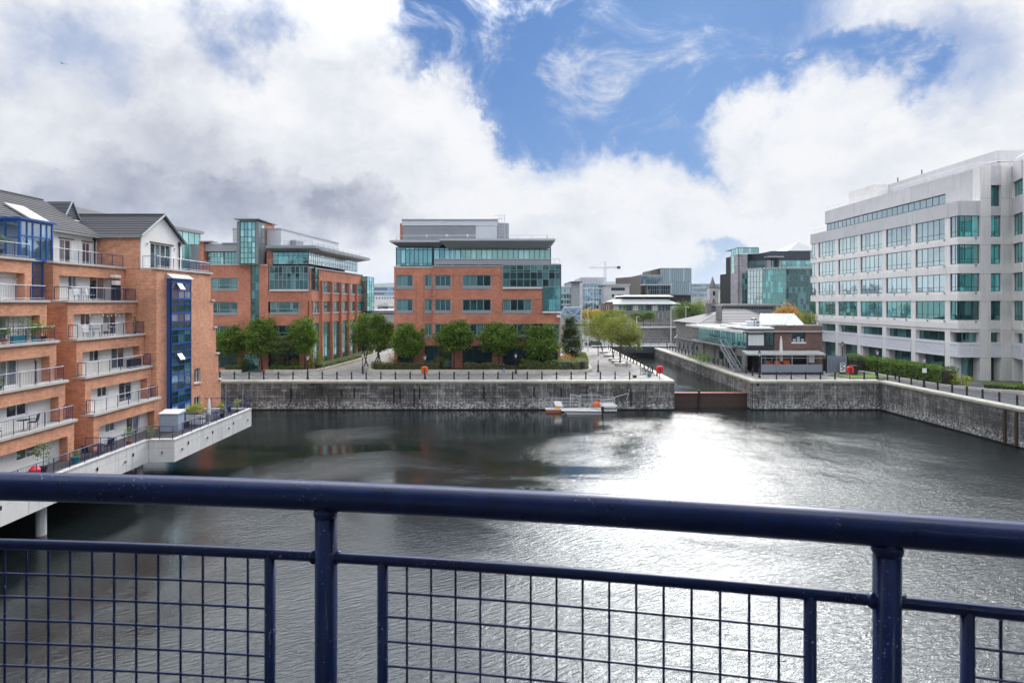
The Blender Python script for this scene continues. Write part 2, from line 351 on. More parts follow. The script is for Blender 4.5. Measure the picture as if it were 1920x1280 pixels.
def railfore():
    m, t, p = base('rail_fore')
    g = t.add('ShaderNodeNewGeometry'); pos = g.outputs['Position']
    n = t.noise(pos, 26, 6, .6); n2 = t.noise(t.vmath('MULTIPLY', pos, (1, 1, 1)), 150, 3, .6); big = t.noise(pos, 5, 3, .5)
    chips = t.math('MULTIPLY', t.smooth(n2, .66, .70), t.smooth(big, .50, .60))
    c = t.mix(t.smooth(n, .35, .7), (.0010, .013, .075), (.0016, .020, .11)); c = t.mix(t.math('MULTIPLY', chips, .8), c, (.5, .55, .65))
    t.set(p.inputs['Base Color'], c); t.set(p.inputs['Roughness'], t.mapr(n, .3, .7, .26, .42)); p.inputs['Specular IOR Level'].default_value = .35; p.inputs['Coat Weight'].default_value = .12; p.inputs['Coat Roughness'].default_value = .2
    b = t.add('ShaderNodeBump', {'Strength': .12, 'Distance': .002}); t.set(b.inputs['Height'], n); t.set(p.inputs['Normal'], b)
railfore()

plain('frame_window', (.30, .36, .37), .45, var=.08)
plain('frame_deep', (.03, .06, .065), .4, var=.08)
# ---------------------------------------------------------------- mesh building
def YG(v, z=GZ): return (H - z) * FX / (v - HV)          # depth of a ground point seen at image row v
def G(u, v, z=GZ):
    y = YG(v, z); return Vector(((u - CX) / FX * y, y, z))
def XU(u, y): return (u - CX) / FX * y
def ZV(v, y): return H + (HV - v) / FX * y
WL = {}                                                   # world location of every object (all unrotated parents)
def _link(o, parent, loc):
    COL.objects.link(o)
    if parent is not None:
        o.parent = parent; o.location = Vector(loc) - WL[parent.name]
    else: o.location = loc
    WL[o.name] = Vector(loc)
    return o
def root(name, loc, label, cat, group=None, kind=None):
    o = bpy.data.objects.new(name, None); o.empty_display_size = .3
    _link(o, None, loc); return tag(o, label, cat, group, kind)
def tag(o, label=None, cat=None, group=None, kind=None):
    if label: o['label'] = label
    if cat: o['category'] = cat
    if group: o['group'] = group
    if kind: o['kind'] = kind
    return o
class MB:
    def __init__(s): s.v = []; s.f = []
    def poly(s, pts): i = len(s.v); s.v += [tuple(p) for p in pts]; s.f.append(tuple(range(i, i + len(pts)))); return s
    def hexa(s, b, t_):                                    # bottom quad, top quad (ccw from above)
        i = len(s.v); s.v += [tuple(p) for p in b] + [tuple(p) for p in t_]
        s.f += [(i + 3, i + 2, i + 1, i), (i + 4, i + 5, i + 6, i + 7)] + [(i + k, i + (k + 1) % 4, i + 4 + (k + 1) % 4, i + 4 + k) for k in range(4)]
        return s
    def box(s, x0, x1, y0, y1, z0, z1):
        if x0 > x1: x0, x1 = x1, x0
        if y0 > y1: y0, y1 = y1, y0
        q = [(x0, y0), (x1, y0), (x1, y1), (x0, y1)]
        return s.hexa([(*a, z0) for a in q], [(*a, z1) for a in q])
    def cbox(s, c, dx, dy, dz): return s.box(c[0] - dx / 2, c[0] + dx / 2, c[1] - dy / 2, c[1] + dy / 2, c[2] - dz / 2, c[2] + dz / 2)
    def fbox(s, F, s0, s1, z0, z1, d0, d1):
        if d0 > d1: d0, d1 = d1, d0
        q = [F.p(s0, d1), F.p(s1, d1), F.p(s1, d0), F.p(s0, d0)]
        return s.hexa([(*a, z0) for a in q], [(*a, z1) for a in q])
    def prism(s, pts, z0, z1):
        n = len(pts); i = len(s.v); s.v += [(p[0], p[1], z0) for p in pts] + [(p[0], p[1], z1) for p in pts]
        s.f += [tuple(range(i + n - 1, i - 1, -1)), tuple(range(i + n, i + 2 * n))]
        s.f += [(i + k, i + (k + 1) % n, i + n + (k + 1) % n, i + n + k) for k in range(n)]; return s
    def tube(s, pts, r, n=8, cap=True):
        pts = [Vector(p) for p in pts]; rs = r if isinstance(r, (list, tuple)) else [r] * len(pts); rings = []
        for k, p in enumerate(pts):
            d = (pts[min(k + 1, len(pts) - 1)] - pts[max(k - 1, 0)])
            if d.length < 1e-9: d = Vector((0, 0, 1))
            d.normalize(); a = d.cross(Vector((0, 0, 1)) if abs(d.z) < .9 else Vector((1, 0, 0))).normalized(); b = d.cross(a)
            i = len(s.v); rings.append(i)
            for j in range(n):
                w = 2 * math.pi * j / n; q = p + (a * math.cos(w) + b * math.sin(w)) * rs[k]; s.v.append(tuple(q))
        for k in range(len(pts) - 1):
            for j in range(n): s.f.append((rings[k] + j, rings[k] + (j + 1) % n, rings[k + 1] + (j + 1) % n, rings[k + 1] + j))
        if cap: s.f += [tuple(rings[0] + j for j in reversed(range(n))), tuple(rings[-1] + j for j in range(n))]
        return s
    def lathe(s, c, prof, n=12):                           # prof: [(r,z)...]
        rings = []
        for r, z in prof:
            i = len(s.v); rings.append(i)
            for j in range(n): w = 2 * math.pi * j / n; s.v.append((c[0] + r * math.cos(w), c[1] + r * math.sin(w), c[2] + z))
        for k in range(len(prof) - 1):
            for j in range(n): s.f.append((rings[k] + j, rings[k] + (j + 1) % n, rings[k + 1] + (j + 1) % n, rings[k + 1] + j))
        s.f += [tuple(rings[0] + j for j in reversed(range(n))), tuple(rings[-1] + j for j in range(n))]
        return s
    def build(s, name, mat, parent=None, origin=None, smooth=False):
        V = np.array(s.v)
        if origin is None: origin = ((V[:, 0].min() + V[:, 0].max()) / 2, (V[:, 1].min() + V[:, 1].max()) / 2, V[:, 2].min())
        V = V - np.array(tuple(origin))
        me = bpy.data.meshes.new(name); me.from_pydata(V.tolist(), [], s.f); me.materials.append(MAT[mat])
        if smooth: me.polygons.foreach_set('use_smooth', [True] * len(me.polygons))
        return _link(bpy.data.objects.new(name, me), parent, origin)
class Fr:
    """A facade: runs left to right as seen from outside, outward normal n."""
    def __init__(s, p0, p1):
        s.a = Vector((p0[0], p0[1])); d = Vector((p1[0], p1[1])) - s.a; s.L = d.length; s.t = d.normalized(); s.n = Vector((s.t.y, -s.t.x))
    def p(s, q, d=0): w = s.a + s.t * q + s.n * d; return (w.x, w.y)
    def s(s_, u):
        a = (u - CX) / FX; return (a * s_.a.y - s_.a.x) / (s_.t.x - a * s_.t.y)
    def y(s, u): return (s.a + s.t * s.s(u)).y
    def z(s, u, v): return ZV(v, s.y(u))
    @property
    def ang(s): return math.atan2(s.t.y, s.t.x)
_pane = {}
def pane(F, s0, s1, z0, z1, d, mat, parent, name='pane'):
    w, h = round(s1 - s0, 2), round(z1 - z0, 2); k = (w, h, mat)
    if k not in _pane:
        m = MB().box(-w / 2, w / 2, -.012, .012, 0, h); me = bpy.data.meshes.new('pane'); me.from_pydata(m.v, [], m.f); me.materials.append(MAT[mat]); _pane[k] = me
    o = bpy.data.objects.new(name, _pane[k]); c = F.p((s0 + s1) / 2, d); _link(o, parent, (c[0], c[1], z0)); o.rotation_euler = (0, 0, F.ang); return o
def window(parent, F, s0, s1, z0, z1, cols=1, rows=(1.0,), fm='frame_white', gm='glass_home', d=-.12, fw=.06, fd=.08, name='window', wcols=None, skip=(), altmat=None):
    """frame + mullions as the window part, each light a pane below it"""
    m = MB(); F_ = F
    m.fbox(F, s0, s0 + fw, z0, z1, d - fd, d); m.fbox(F, s1 - fw, s1, z0, z1, d - fd, d)
    m.fbox(F, s0 + fw, s1 - fw, z0, z0 + fw, d - fd, d); m.fbox(F, s0 + fw, s1 - fw, z1 - fw, z1, d - fd, d)
    a, b, c, e = s0 + fw, s1 - fw, z0 + fw, z1 - fw
    wc = wcols or [1] * cols; tot = sum(wc); xs = [a]
    for w in wc: xs.append(xs[-1] + (b - a) * w / tot)
    zs = [c]; tr = sum(rows)
    for r in rows: zs.append(zs[-1] + (e - c) * r / tr)
    mw = fw * .7
    for x in xs[1:-1]: m.fbox(F, x - mw / 2, x + mw / 2, c, e, d - fd * .9, d - .003)
    for j in range(len(xs) - 1):
        for z in zs[1:-1]: m.fbox(F, xs[j] + (mw / 2 if j else 0), xs[j + 1] - (mw / 2 if j < len(xs) - 2 else 0), z - mw / 2, z + mw / 2, d - fd * .9, d - .006)
    o = m.build(name, fm, parent)
    for i in range(len(xs) - 1):
        for j in range(len(zs) - 1):
            g = altmat if (altmat and (j in skip)) else gm
            pane(F, xs[i] + .002, xs[i + 1] - .002, zs[j] + .002, zs[j + 1] - .002, d - fd * .5, g, o)
    return o
def wall(m, F, s0, s1, z0, z1, ops, d0, d1):
    """solid wall (added to mesh builder m) with rectangular openings [(s0,s1,z0,z1)...]"""
    zs = sorted({z0, z1, *[min(max(o[k], z0), z1) for o in ops for k in (2, 3)]})
    for a, b in zip(zs, zs[1:]):
        if b - a < 1e-4: continue
        mid = (a + b) / 2; cut = sorted([(o[0], o[1]) for o in ops if o[2] < mid < o[3]]); x = s0
        for c0, c1 in cut:
            if c0 > x + 1e-4: m.fbox(F, x, c0, a, b, d0, d1)
            x = max(x, c1)
        if x < s1 - 1e-4: m.fbox(F, x, s1, a, b, d0, d1)
    return m
def copy_tree(o, parent=None, loc=None, rz=None):
    c = o.copy(); COL.objects.link(c)
    if parent: c.parent = parent
    if loc is not None: c.location = loc
    if rz is not None: c.rotation_euler = (0, 0, rz)
    WL[c.name] = Vector(c.location)
    for ch in o.children: copy_tree(ch, c)
    return c
ORD = ['first', 'second', 'third', 'fourth', 'fifth', 'sixth', 'seventh', 'eighth', 'ninth', 'tenth', 'eleventh', 'twelfth', 'thirteenth', 'fourteenth', 'fifteenth', 'sixteenth', 'seventeenth', 'eighteenth', 'nineteenth']
def ordn(i):
    if i < 19: return ORD[i]
    T = {2: 'twenty', 3: 'thirty', 4: 'forty', 5: 'fifty'}; n = i + 1
    return (T[n // 10][:-1] + 'ieth') if n % 10 == 0 else T[n // 10] + '-' + ORD[n % 10 - 1]
def railing(parent, pts, z, h=1.05, sp=1.3, mat='rail_navy', top='rail_navy', wires=.12, name='railing', r=.025, mid=False, wr=.008):
    """handrail and bottom rail (the part), posts and infill mesh below it"""
    P3 = [Vector((p[0], p[1], 0)) for p in pts]
    m = MB()
    for a, b in zip(P3, P3[1:]):
        m.tube([a + Vector((0, 0, z + h)), b + Vector((0, 0, z + h))], r * 1.2, 6)
        m.tube([a + Vector((0, 0, z + .12)), b + Vector((0, 0, z + .12))], r * .7, 6)
        if mid: m.tube([a + Vector((0, 0, z + h * .55)), b + Vector((0, 0, z + h * .55))], r * .6, 6)
    o = m.build(name, top, parent)
    w = MB(); me = None; seen = set()
    for a, b in zip(P3, P3[1:]):
        L = (b - a).length; n = max(1, round(L / sp))
        for i in range(n + 1):
            c = a.lerp(b, i / n); k = (round(c.x, 2), round(c.y, 2))
            if k in seen: continue
            seen.add(k)
            if me is None:
                q = MB().tube([(0, 0, 0), (0, 0, h)], r, 6); me = bpy.data.meshes.new('post'); me.from_pydata(q.v, [], q.f); me.materials.append(MAT[mat])
            _link(bpy.data.objects.new('post', me), o, (c.x, c.y, z))
        if wires:
            k = int(L / wires)
            for i in range(1, k): c = a.lerp(b, i / k); w.tube([c + Vector((0, 0, z + .12)), c + Vector((0, 0, z + h))], wr, 3, False)
    if wires: tag(w.build('infill_bars', mat, o), kind='stuff')
    return o
# ---------------------------------------------------------------- foliage
def leaves(name, pts, size, mat, parent=None, origin=None, rng=None, up=.35):
    """one small bent quad per point"""
    rng = rng or np.random.default_rng(1)
    P = np.asarray(pts, float); n = len(P)
    nrm = rng.normal(size=(n, 3)); nrm[:, 2] = np.abs(nrm[:, 2]) + up; nrm /= np.linalg.norm(nrm, axis=1)[:, None]
    a = np.cross(nrm, rng.normal(size=(n, 3))); a /= np.linalg.norm(a, axis=1)[:, None]; b = np.cross(nrm, a)
    s = size * rng.uniform(.6, 1.35, n)[:, None]
    V = np.stack([P - a * s * .5, P - b * s * .28 + nrm * s * .06, P + a * s * .5, P + b * s * .28 + nrm * s * .06], 1).reshape(-1, 3)
    if origin is None: origin = (V[:, 0].mean(), V[:, 1].mean(), V[:, 2].min())
    V = V - np.array(tuple(origin))
    me = bpy.data.meshes.new(name); me.vertices.add(4 * n); me.vertices.foreach_set('co', V.ravel())
    me.loops.add(4 * n); me.loops.foreach_set('vertex_index', np.arange(4 * n)); me.polygons.add(n)
    me.polygons.foreach_set('loop_start', np.arange(0, 4 * n, 4)); me.polygons.foreach_set('loop_total', np.full(n, 4)); me.update(calc_edges=True)
    me.materials.append(MAT[mat])
    return _link(bpy.data.objects.new(name, me), parent, origin)
def crown_pts(c, r, n, rng, clumps=60, cs=.28, shell=.62, flat=0.0):
    c = np.array(c, float); r = np.array(r, float)
    d = rng.normal(size=(clumps, 3)); d /= np.linalg.norm(d, axis=1)[:, None]
    q = c + d * r * rng.uniform(shell, 1.0, clumps)[:, None] * (1 + .12 * rng.normal(size=clumps))[:, None]
    nin = n // 4; k = rng.integers(0, clumps, n - nin)
    P = q[k] + rng.normal(size=(n - nin, 3)) * r * cs * np.array([.75, .75, .55])
    d = rng.normal(size=(nin, 3)); d /= np.linalg.norm(d, axis=1)[:, None]
    Q = c + d * r * (rng.uniform(0, 1, nin) ** .5 * .85)[:, None]
    A = np.concatenate([P, Q])
    if flat: A = A[A[:, 2] > c[2] - r[2] * flat]
    return A
def tree(base_, crowns, h, label, cat='tree', name='broadleaf_tree', mat='leaf_green', n=5200, size=.30, trunks=1, tr=.16, seed=1, group=None, spread=.5, lean=0):
    rng = np.random.default_rng(seed); rr = random.Random(seed); n = int(n * 1.35); crowns = [(c[0], tuple(q * 1.08 for q in c[1])) for c in crowns]
    o = root(name, base_, label, cat, group)
    bx, by, bz = base_
    m = MB()
    for k in range(trunks):
        ox = (k - (trunks - 1) / 2) * spread * .45 + rr.uniform(-.1, .1); c = crowns[k % len(crowns)]
        top = Vector(c[0]) + Vector((rr.uniform(-.3, .3), rr.uniform(-.3, .3), c[1][2] * .2))
        p0 = Vector((bx + ox, by + rr.uniform(-.2, .2), bz)); j = [p0]
        for f in (.35, .7): j.append(p0.lerp(top, f) + Vector((rr.uniform(-.18, .18), rr.uniform(-.18, .18), 0)))
        j.append(top); m.tube(j, [tr, tr * .75, tr * .5, tr * .12], 8)
        for q in range(6):
            f = rr.uniform(.45, .8); s_ = p0.lerp(top, f); w = rr.uniform(0, 6.28)
            e = Vector(c[0]) + Vector((math.cos(w) * c[1][0] * .7, math.sin(w) * c[1][1] * .7, rr.uniform(-.3, .6) * c[1][2]))
            m.tube([s_, s_.lerp(e, .5) + Vector((0, 0, .1)), e], [tr * .4, tr * .25, tr * .06], 5)
    m.build('trunk', 'bark', o, origin=base_, smooth=True)
    tot = sum(c[1][0] * c[1][2] for c in crowns)
    P = np.concatenate([crown_pts(c[0], c[1], int(n * c[1][0] * c[1][2] / tot), rng, cs=.2, clumps=max(18, int(95 * c[1][0] * c[1][2] / tot))) for c in crowns])
    P = P[P[:, 2] > bz + .3]
    leaves('crown', P, size, mat, o, base_, rng)
    return o
def hedge(pts, w, h, z, label, mat='leaf_hedge', name='hedge', size=.16, dens=95, seed=1, cat='hedge', lump=.12, group=None, hs=None):
    """clipped hedge along a polyline: leaf skin over a solid dark core"""
    rng = np.random.default_rng(seed); A = []; m = MB()
    for i, (a, b) in enumerate(zip(pts, pts[1:])):
        a = Vector((*a[:2], 0)); b = Vector((*b[:2], 0)); L = (b - a).length; t_ = (b - a).normalized(); nn = Vector((t_.y, -t_.x, 0))
        h0 = hs[i] if hs else h; h1 = hs[i + 1] if hs else h
        q = [a - nn * w * .38, b - nn * w * .38, b + nn * w * .38, a + nn * w * .38]
        m.hexa([(p.x, p.y, z) for p in (q[3], q[2], q[1], q[0])], [(p.x, p.y, z + hh * .84) for p, hh in zip((q[3], q[2], q[1], q[0]), (h0, h1, h1, h0))])
        k = int(dens * L * (w + 2 * h)); s_ = rng.uniform(-.02, L, k); e = rng.uniform(0, w + 2 * h, k)
        hh = h0 + (h1 - h0) * s_ / L
        side = np.where(e < w, e - w / 2, np.where(e < w + h, -w / 2, w / 2)); zz = np.where(e < w, hh, rng.uniform(0, 1, k) * hh)
        ph = np.sin(s_ * 1.9 + i) * lump + np.sin(s_ * 4.3 + 2 * i) * lump * .5
        zz = zz + np.where(e < w, ph - (np.abs(side) / (w / 2)) ** 3 * .12 * h, 0); side = side * (1 + ph * .25)
        P = np.stack([a.x + t_.x * s_ + nn.x * side, a.y + t_.y * s_ + nn.y * side, z + zz], 1) + rng.normal(size=(k, 3)) * .06
        A.append(P)
    o = root(name, (*pts[0][:2], z), label, cat, group)
    m.build('dark_core', 'soil', o)  # solid dark box added inside so the hedge reads as closed
    leaves('foliage', np.concatenate(A), size, mat, o, rng=rng)
    return o
def shrub(c, r, label, mat, name='shrub', n=900, size=.15, seed=1, cat='shrub', group=None, clumps=16):
    rng = np.random.default_rng(seed); c = np.array(c, float)
    o = root(name, tuple(c), label, cat, group)
    m = MB()
    for k in range(6):
        w = rng.uniform(0, 6.28); m.tube([tuple(c), (c[0] + math.cos(w) * r[0] * .5, c[1] + math.sin(w) * r[1] * .5, c[2] + r[2] * 1.1)], [.03, .008], 4)
    m.build('stems', 'bark', o)
    P = crown_pts(c + np.array([0, 0, r[2]]), r, n, rng, clumps=clumps, cs=.3); P = P[P[:, 2] > c[2] + .02]
    leaves('foliage', P, size, mat, o, rng=rng)
    return o
# ================================================================ SETTING
QY = 83.4
def struct(o, label=None): tag(o, label, kind='structure'); return o
g = MB()
def rw(y): return 52.3 + (QY - y) * .0455                  # X of the right dock wall
g.prism([(-4000, -300), (-46, -300), (-46, QY + 1), (-4000, QY + 1)], -3, GZ)
g.prism([(-4000, QY + 1.001), (22.1, QY + 1.001), (23.2, 146), (-4000, 146)], -3, GZ)
g.prism([(35.1, QY + 1.001), (4000, QY + 1.001), (4000, 146), (36.2, 146)], -3, GZ)
g.prism([(rw(-300) + 1, -300), (4000, -300), (4000, QY + 1), (rw(QY + 1) + 1, QY + 1)], -3, GZ)
g.prism([(-9000, 146.001), (9000, 146.001), (9000, 15000), (-9000, 15000)], -3, GZ)
struct(g.build('ground', 'far_ground'), 'city ground behind the dock walls')
def sheet(name, pts, lift, mat, label=None):
    m = MB().poly([(p[0], p[1], GZ + lift) for p in pts]); return struct(m.build(name, mat), label)
sheet('promenade', [(-60, QY + 1.01), (22.05, QY + 1.01), (23.1, 143), (-60, 143)], .004, 'paving', 'pale paved promenade behind the far dock wall')
sheet('terrace_paving', [(35.2, QY + 1.01), (53.2, QY + 1.01), (53.2, 110), (36.0, 143), (35.9, 143)], .004, 'paving', 'paved strip before the pub beside the channel')
sheet('path', [(rw(10) + 1.01, 10), (110, 10), (110, 76), (63.0, 80), (63.0, 118), (53.3, 118), (53.3, QY + 1)], .004, 'road', 'grey path between the right dock wall and the hedge')
sheet('brick_paving', [(61.0, 60), (80, 60), (80, 71), (61.5, 71.5)], .008, 'paving_red', 'red brick paving by the white office block')
sheet('lawn', [(49.5, 85.6), (56.8, 85.6), (55.5, 89.6), (47.5, 89.2)], .10, 'lawn', 'patch of yellow green grass on the quay corner')
sheet('grass_verge', [(64, 73.6), (78, 71.8), (78, 79), (65, 81.3)], .05, 'lawn', 'lawn at the foot of the white office block')
sheet('road', [(-120, 147), (200, 147), (200, 158), (-120, 158)], .008, 'road', 'road crossing behind the channel bridge')
def wsheet(name, mat, pts, z, label):
    struct(MB().poly([(p[0], p[1], z) for p in pts]).build(name, mat), label)
wsheet('water', 'dock_water', [(-46, -120), (62, -120), (62, 85.6), (-46, 85.6)], 0, 'dark rippled dock water')
wsheet('channel_water', 'channel_water', [(22, 85.62), (37, 85.62), (37, 150), (22, 150)], 2.05, 'still channel water behind the timber gate')
_st = {}
def stone_mesh(kind):
    if kind not in _st:
        rr = random.Random(kind); c = .035
        j = [rr.uniform(-.008, .008) for _ in range(4)]
        V = [(-.5, 0, 0), (.5, 0, 0), (.5, 0, 1), (-.5, 0, 1), (-.5 + c, -.05, c * 1.5), (.5 - c, -.05 + j[0], c * 1.5), (.5 - c, -.05 + j[1], 1 - c * 1.5), (-.5 + c, -.05 + j[2], 1 - c * 1.5)]
        Fc = [(4, 5, 6, 7), (0, 1, 5, 4), (1, 2, 6, 5), (2, 3, 7, 6), (3, 0, 4, 7)]
        me = bpy.data.meshes.new('stone'); me.from_pydata(V, [], Fc); me.materials.append(MAT['quay_stone']); _st[kind] = (me, V, Fc)
    return _st[kind]
def quay_wall(p0, p1, label, indiv=300, ch=.42, zb=-.35, seed=3, lmin=.75, lmax=1.5, cop=True):
    F = Fr(p0, p1); rr = random.Random(seed)
    back = MB().fbox(F, 0, F.L, -3, GZ - .36, -1.0, -.012)
    o = back.build('quay_wall', 'stone_back', origin=(*F.p(F.L / 2, -.5), 0)); struct(o, label)
    L = []; z = zb; row = 0
    while z < GZ - .4:
        s = -rr.uniform(0, .6)
        while s < F.L:
            w = rr.uniform(lmin, lmax); a, b = max(s, 0), min(s + w, F.L)
            if b - a > .15:
                c = F.p((a + b) / 2, 0); dist = math.hypot(c[0], c[1]); L.append(((b - a) * 1.0 / dist / dist * 1e4 + rr.random() * 1e-3 + (0 if z > -.2 else -9), a, b, z, min(z + ch, GZ - .36)))
            s += w
        z += ch; row += 1
    L.sort(key=lambda q: -q[0])
    for q in L[:indiv]:
        me = stone_mesh(rr.randrange(6))[0]; so_ = bpy.data.objects.new('stone', me); c = F.p((q[1] + q[2]) / 2, rr.uniform(-.015, .02))
        _link(so_, o, (c[0], c[1], q[3] + .006)); so_.rotation_euler = (0, 0, F.ang); so_.scale = (q[2] - q[1] - .03, 1, q[4] - q[3] - .03)
    m = MB()
    for q in L[indiv:]:
        me, V, Fc = stone_mesh(rr.randrange(6)); i = len(m.v); d = rr.uniform(-.015, .02)
        for v in V:
            c = F.p((q[1] + q[2]) / 2 + v[0] * (q[2] - q[1] - .03), d - v[1]); m.v.append((c[0], c[1], q[3] + .015 + v[2] * (q[4] - q[3] - .03)))
        m.f += [tuple(i + k for k in f) for f in Fc]
    if m.v: tag(m.build('stonework', 'quay_stone', o), kind='stuff')
    if cop:
        s = 0
        while s < F.L - .05:
            w = min(rr.uniform(1.2, 1.9), F.L - s); e = rr.uniform(-.015, .02)
            if F.L - s - w < .5: w = F.L - s
            k = MB(); r = .07; q0, q1 = s + .008, s + w - .008
            prof = [(-.98, GZ - .36), (.12 + e, GZ - .36), (.15 + e, GZ - .1), (.08 + e, GZ + e * .3), (-.98, GZ + .006)]
            i = 0; A = [(*F.p(q0, a), b) for a, b in prof]; B = [(*F.p(q1, a), b) for a, b in prof]
            k.v = A + B; n = 5; k.f = [tuple(range(n)), tuple(reversed(range(n, 2 * n)))] + [(j, j + n, (j + 1) % n + n, (j + 1) % n) for j in range(n)]
            k.build('coping_stone', 'coping_stone', o); s += w
    return o
qw = quay_wall((-46, QY), (23.0, QY), 'long stone dock wall across the water below the promenade', seed=3)
quay_wall((23.05, QY + .02), (24.1, 146), 'stone wall on the near left side of the channel', indiv=0, seed=4)
quay_wall((35.2, 146), (34.15, QY - .0), 'stained stone wall along the far side of the channel', seed=5)
quay_wall((34.2, QY + .02), (52.28, QY + .02), 'short stone dock wall below the pub terrace', seed=6, indiv=280)
quay_wall((52.3, QY), (rw(18), 18), 'receding stone dock wall on the right below the path', seed=7, ch=.36)
struct(MB().box(-46.5, -45.99, -120, QY, -3, GZ).build('quay_wall', 'stone_back'), 'dark dock wall under the brick apartments')
# vertical timber fenders and an iron ladder on the right wall
Fw = Fr((52.3, QY), (rw(18), 18))
for i, y in enumerate((63.3, 61.9)):
    s_ = QY - y; tag(MB().fbox(Fw, s_, s_ + .25, .2, 3.7, .06, .26).build('timber_fender', 'timber_wet'), ['left', 'right'][i] + ' dark timber fender on the right dock wall near the photo edge', 'fender', 'timber fenders on the right dock wall')
# short iron chains over proud dark strips standing in for shaded wall slots
for x, za, zb in ((-31.4, 1.2, 3.0), (-27.0, 2.0, 3.3), (-24.2, 1.8, 3.0), (-22.4, 1.6, 3.2), (-16.8, .9, 3.2), (-15.9, 1.6, 3.3), (-13.9, .4, 3.1), (-13.1, 1.5, 3.4), (-4.0, 1.6, 3.2), (3.1, 1.9, 3.3), (7.0, 1.2, 3.2), (10.6, 1.4, 3.4), (16.9, .6, 3.0)):
    MB().box(x - .11, x + .11, QY - .09, QY - .056, za, zb).build('slot_shade_strip', 'stone_back', qw); MB().tube([(x, QY - .13, za + .1), (x, QY - .13, zb - .1)], .035, 5).build('mooring_chain', 'iron_black', qw)
# lock gate
o = root('lock_gate', (28.6, 85.3, 0), 'wet reddish timber gate holding back the channel water', 'lock gate')
z = -.5
for k in range(7):
    MB().box(23.15, 34.1, 85.15 + .02 * (k % 2), 85.5, z, z + .37).build('timber', 'timber_wet', o); z += .375
MB().box(27.0, 27.25, 84.98, 85.14, -.5, 2.6).build('post', 'iron_black', o)
MB().box(23.15, 34.1, 85.1, 85.6, 2.13, 2.2).build('top_rail', 'rust_orange', o)
# hills far off
hm = MB(); hr = random.Random(5); xs = [-9000 + i * 300 for i in range(61)]
pr = [150 + 130 * math.exp(-((x + 1150) / 900) ** 2) + 110 * math.exp(-((x - 1300) / 800) ** 2) + hr.uniform(-6, 6) + 20 * math.sin(x * .002) for x in xs]
for i in range(60):
    a, b, c, e = xs[i], xs[i + 1], pr[i], pr[i + 1]
    hm.poly([(a, 6200, 0), (b, 6200, 0), (b, 7000, e), (a, 7000, c)]); hm.poly([(a, 7000, c), (b, 7000, e), (b, 8200, 0), (a, 8200, 0)])
struct(hm.build('hills', 'hill'), 'blue grey hills on the horizon')
# ---------------------------------------------------------------- thin air over the whole place
hz_m = bpy.data.materials.new('haze'); hz_m.use_nodes = True; tt = NT(hz_m.node_tree); tt.n.clear()
pv_ = tt.add('ShaderNodeVolumePrincipled', {'Density': .00006, 'Color': (.80, .88, 1.0), 'Anisotropy': .2}); tt.l.new(pv_.outputs[0], tt.add('ShaderNodeOutputMaterial').inputs['Volume']); MAT['haze'] = hz_m
tag(MB().box(-9200, 9200, -400, 15200, -4, 420).build('haze', 'haze'), 'thin pale haze over the city', kind='stuff')
# ================================================================ LEFT APARTMENTS (face +X, towards the water)
ZK = [18.45, 15.42, 12.48, 9.57, 6.70, 3.86]
XK = [-35.2, -34.1, -33.4, -32.75, -32.1]
XB = -45.6
ap = root('apartment_building', (-38, 44, 3.86), 'orange brick apartments stepping down to the water, with balconies and blue glazing', 'apartment building')
def apt_block(Y0, Y1, wins, nearwall=True, top=True):
    """one stack of balconies between two brick end walls"""
    for k in range(5):
        x, z1, z0 = XK[k], ZK[k] - .18, ZK[k + 1]
        F = Fr((x, Y0), (x, Y1)); L = F.L; m = MB()
        wall(m, F, 0, L, z0, z1, [(.62, L - .62, z0, z1 - .92)], -.42, 0)
        if nearwall: m.box(XB, x - .42, Y0, Y0 + .42, z0 - (.18 if k < 4 else 0), z1)
        m.box(XB, x - .42, Y1 - .42, Y1, z0 - (.18 if k < 4 else 0), z1)
        m.build('brick_frame', 'brick_apartment', ap)
        # coping and balcony floor above this storey
        xin = -37.6 if k == 0 else XK[k - 1] - .6
        c = MB().box(x - .35, x + .16, Y0 - .16, Y1 + .16, ZK[k] - .18, ZK[k]); c.build('coping', 'coping', ap)
        MB().box(xin, x - .35, Y0 + .01, Y1 - .01, ZK[k] - .17, ZK[k] - .04).build('balcony_floor', 'coping', ap)
        # recessed white wall with its windows
        Fi = Fr((x - .6, Y0 + .42), (x - .6, Y1 - .42)); zf = z0 - .04; W_ = wins(k, Fi); wm = MB()
        wall(wm, Fi, 0, Fi.L, zf, z1, [(a, b, c_, d_) for a, b, c_, d_, _ in W_], -.2, 0); wm.build('recessed_wall', 'render_white' if k != 2 else 'render_cream', ap)
        for a, b, c_, d_, cols in W_:
            window(ap, Fi, a, b, c_, d_, cols, (1,), 'frame_white', 'glass_home', -.05, .10, .08)
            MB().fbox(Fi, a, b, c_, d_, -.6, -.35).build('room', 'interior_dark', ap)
        MB().box(x - .8, x - .42, Y0 + .42, Y1 - .42, z1 - .12, z1 - .003).build('soffit', 'render_white', ap)
        # pier return: the brick reveal at the far end
        MB().box(x - .6, x - .42, Y1 - .62, Y1 - .42, z0, z1 - .12).build('pier', 'brick_apartment', ap)
        MB().box(x - .6, x - .42, Y0 + .42, Y0 + .62, z0, z1 - .12).build('pier', 'brick_apartment', ap)
        if k > 0:
            railing(ap, [(XK[k - 1] + .02, Y0 + .12), (x - .02, Y0 + .12), (x - .02, Y1 - .12), (XK[k - 1] + .02, Y1 - .12)], ZK[k], 1.02, 1.25, wires=.13)
        else:
            railing(ap, [(x - .1, Y0 + .1), (x - .1, Y1 - .1)], ZK[k], 1.02, 1.25, wires=.13)
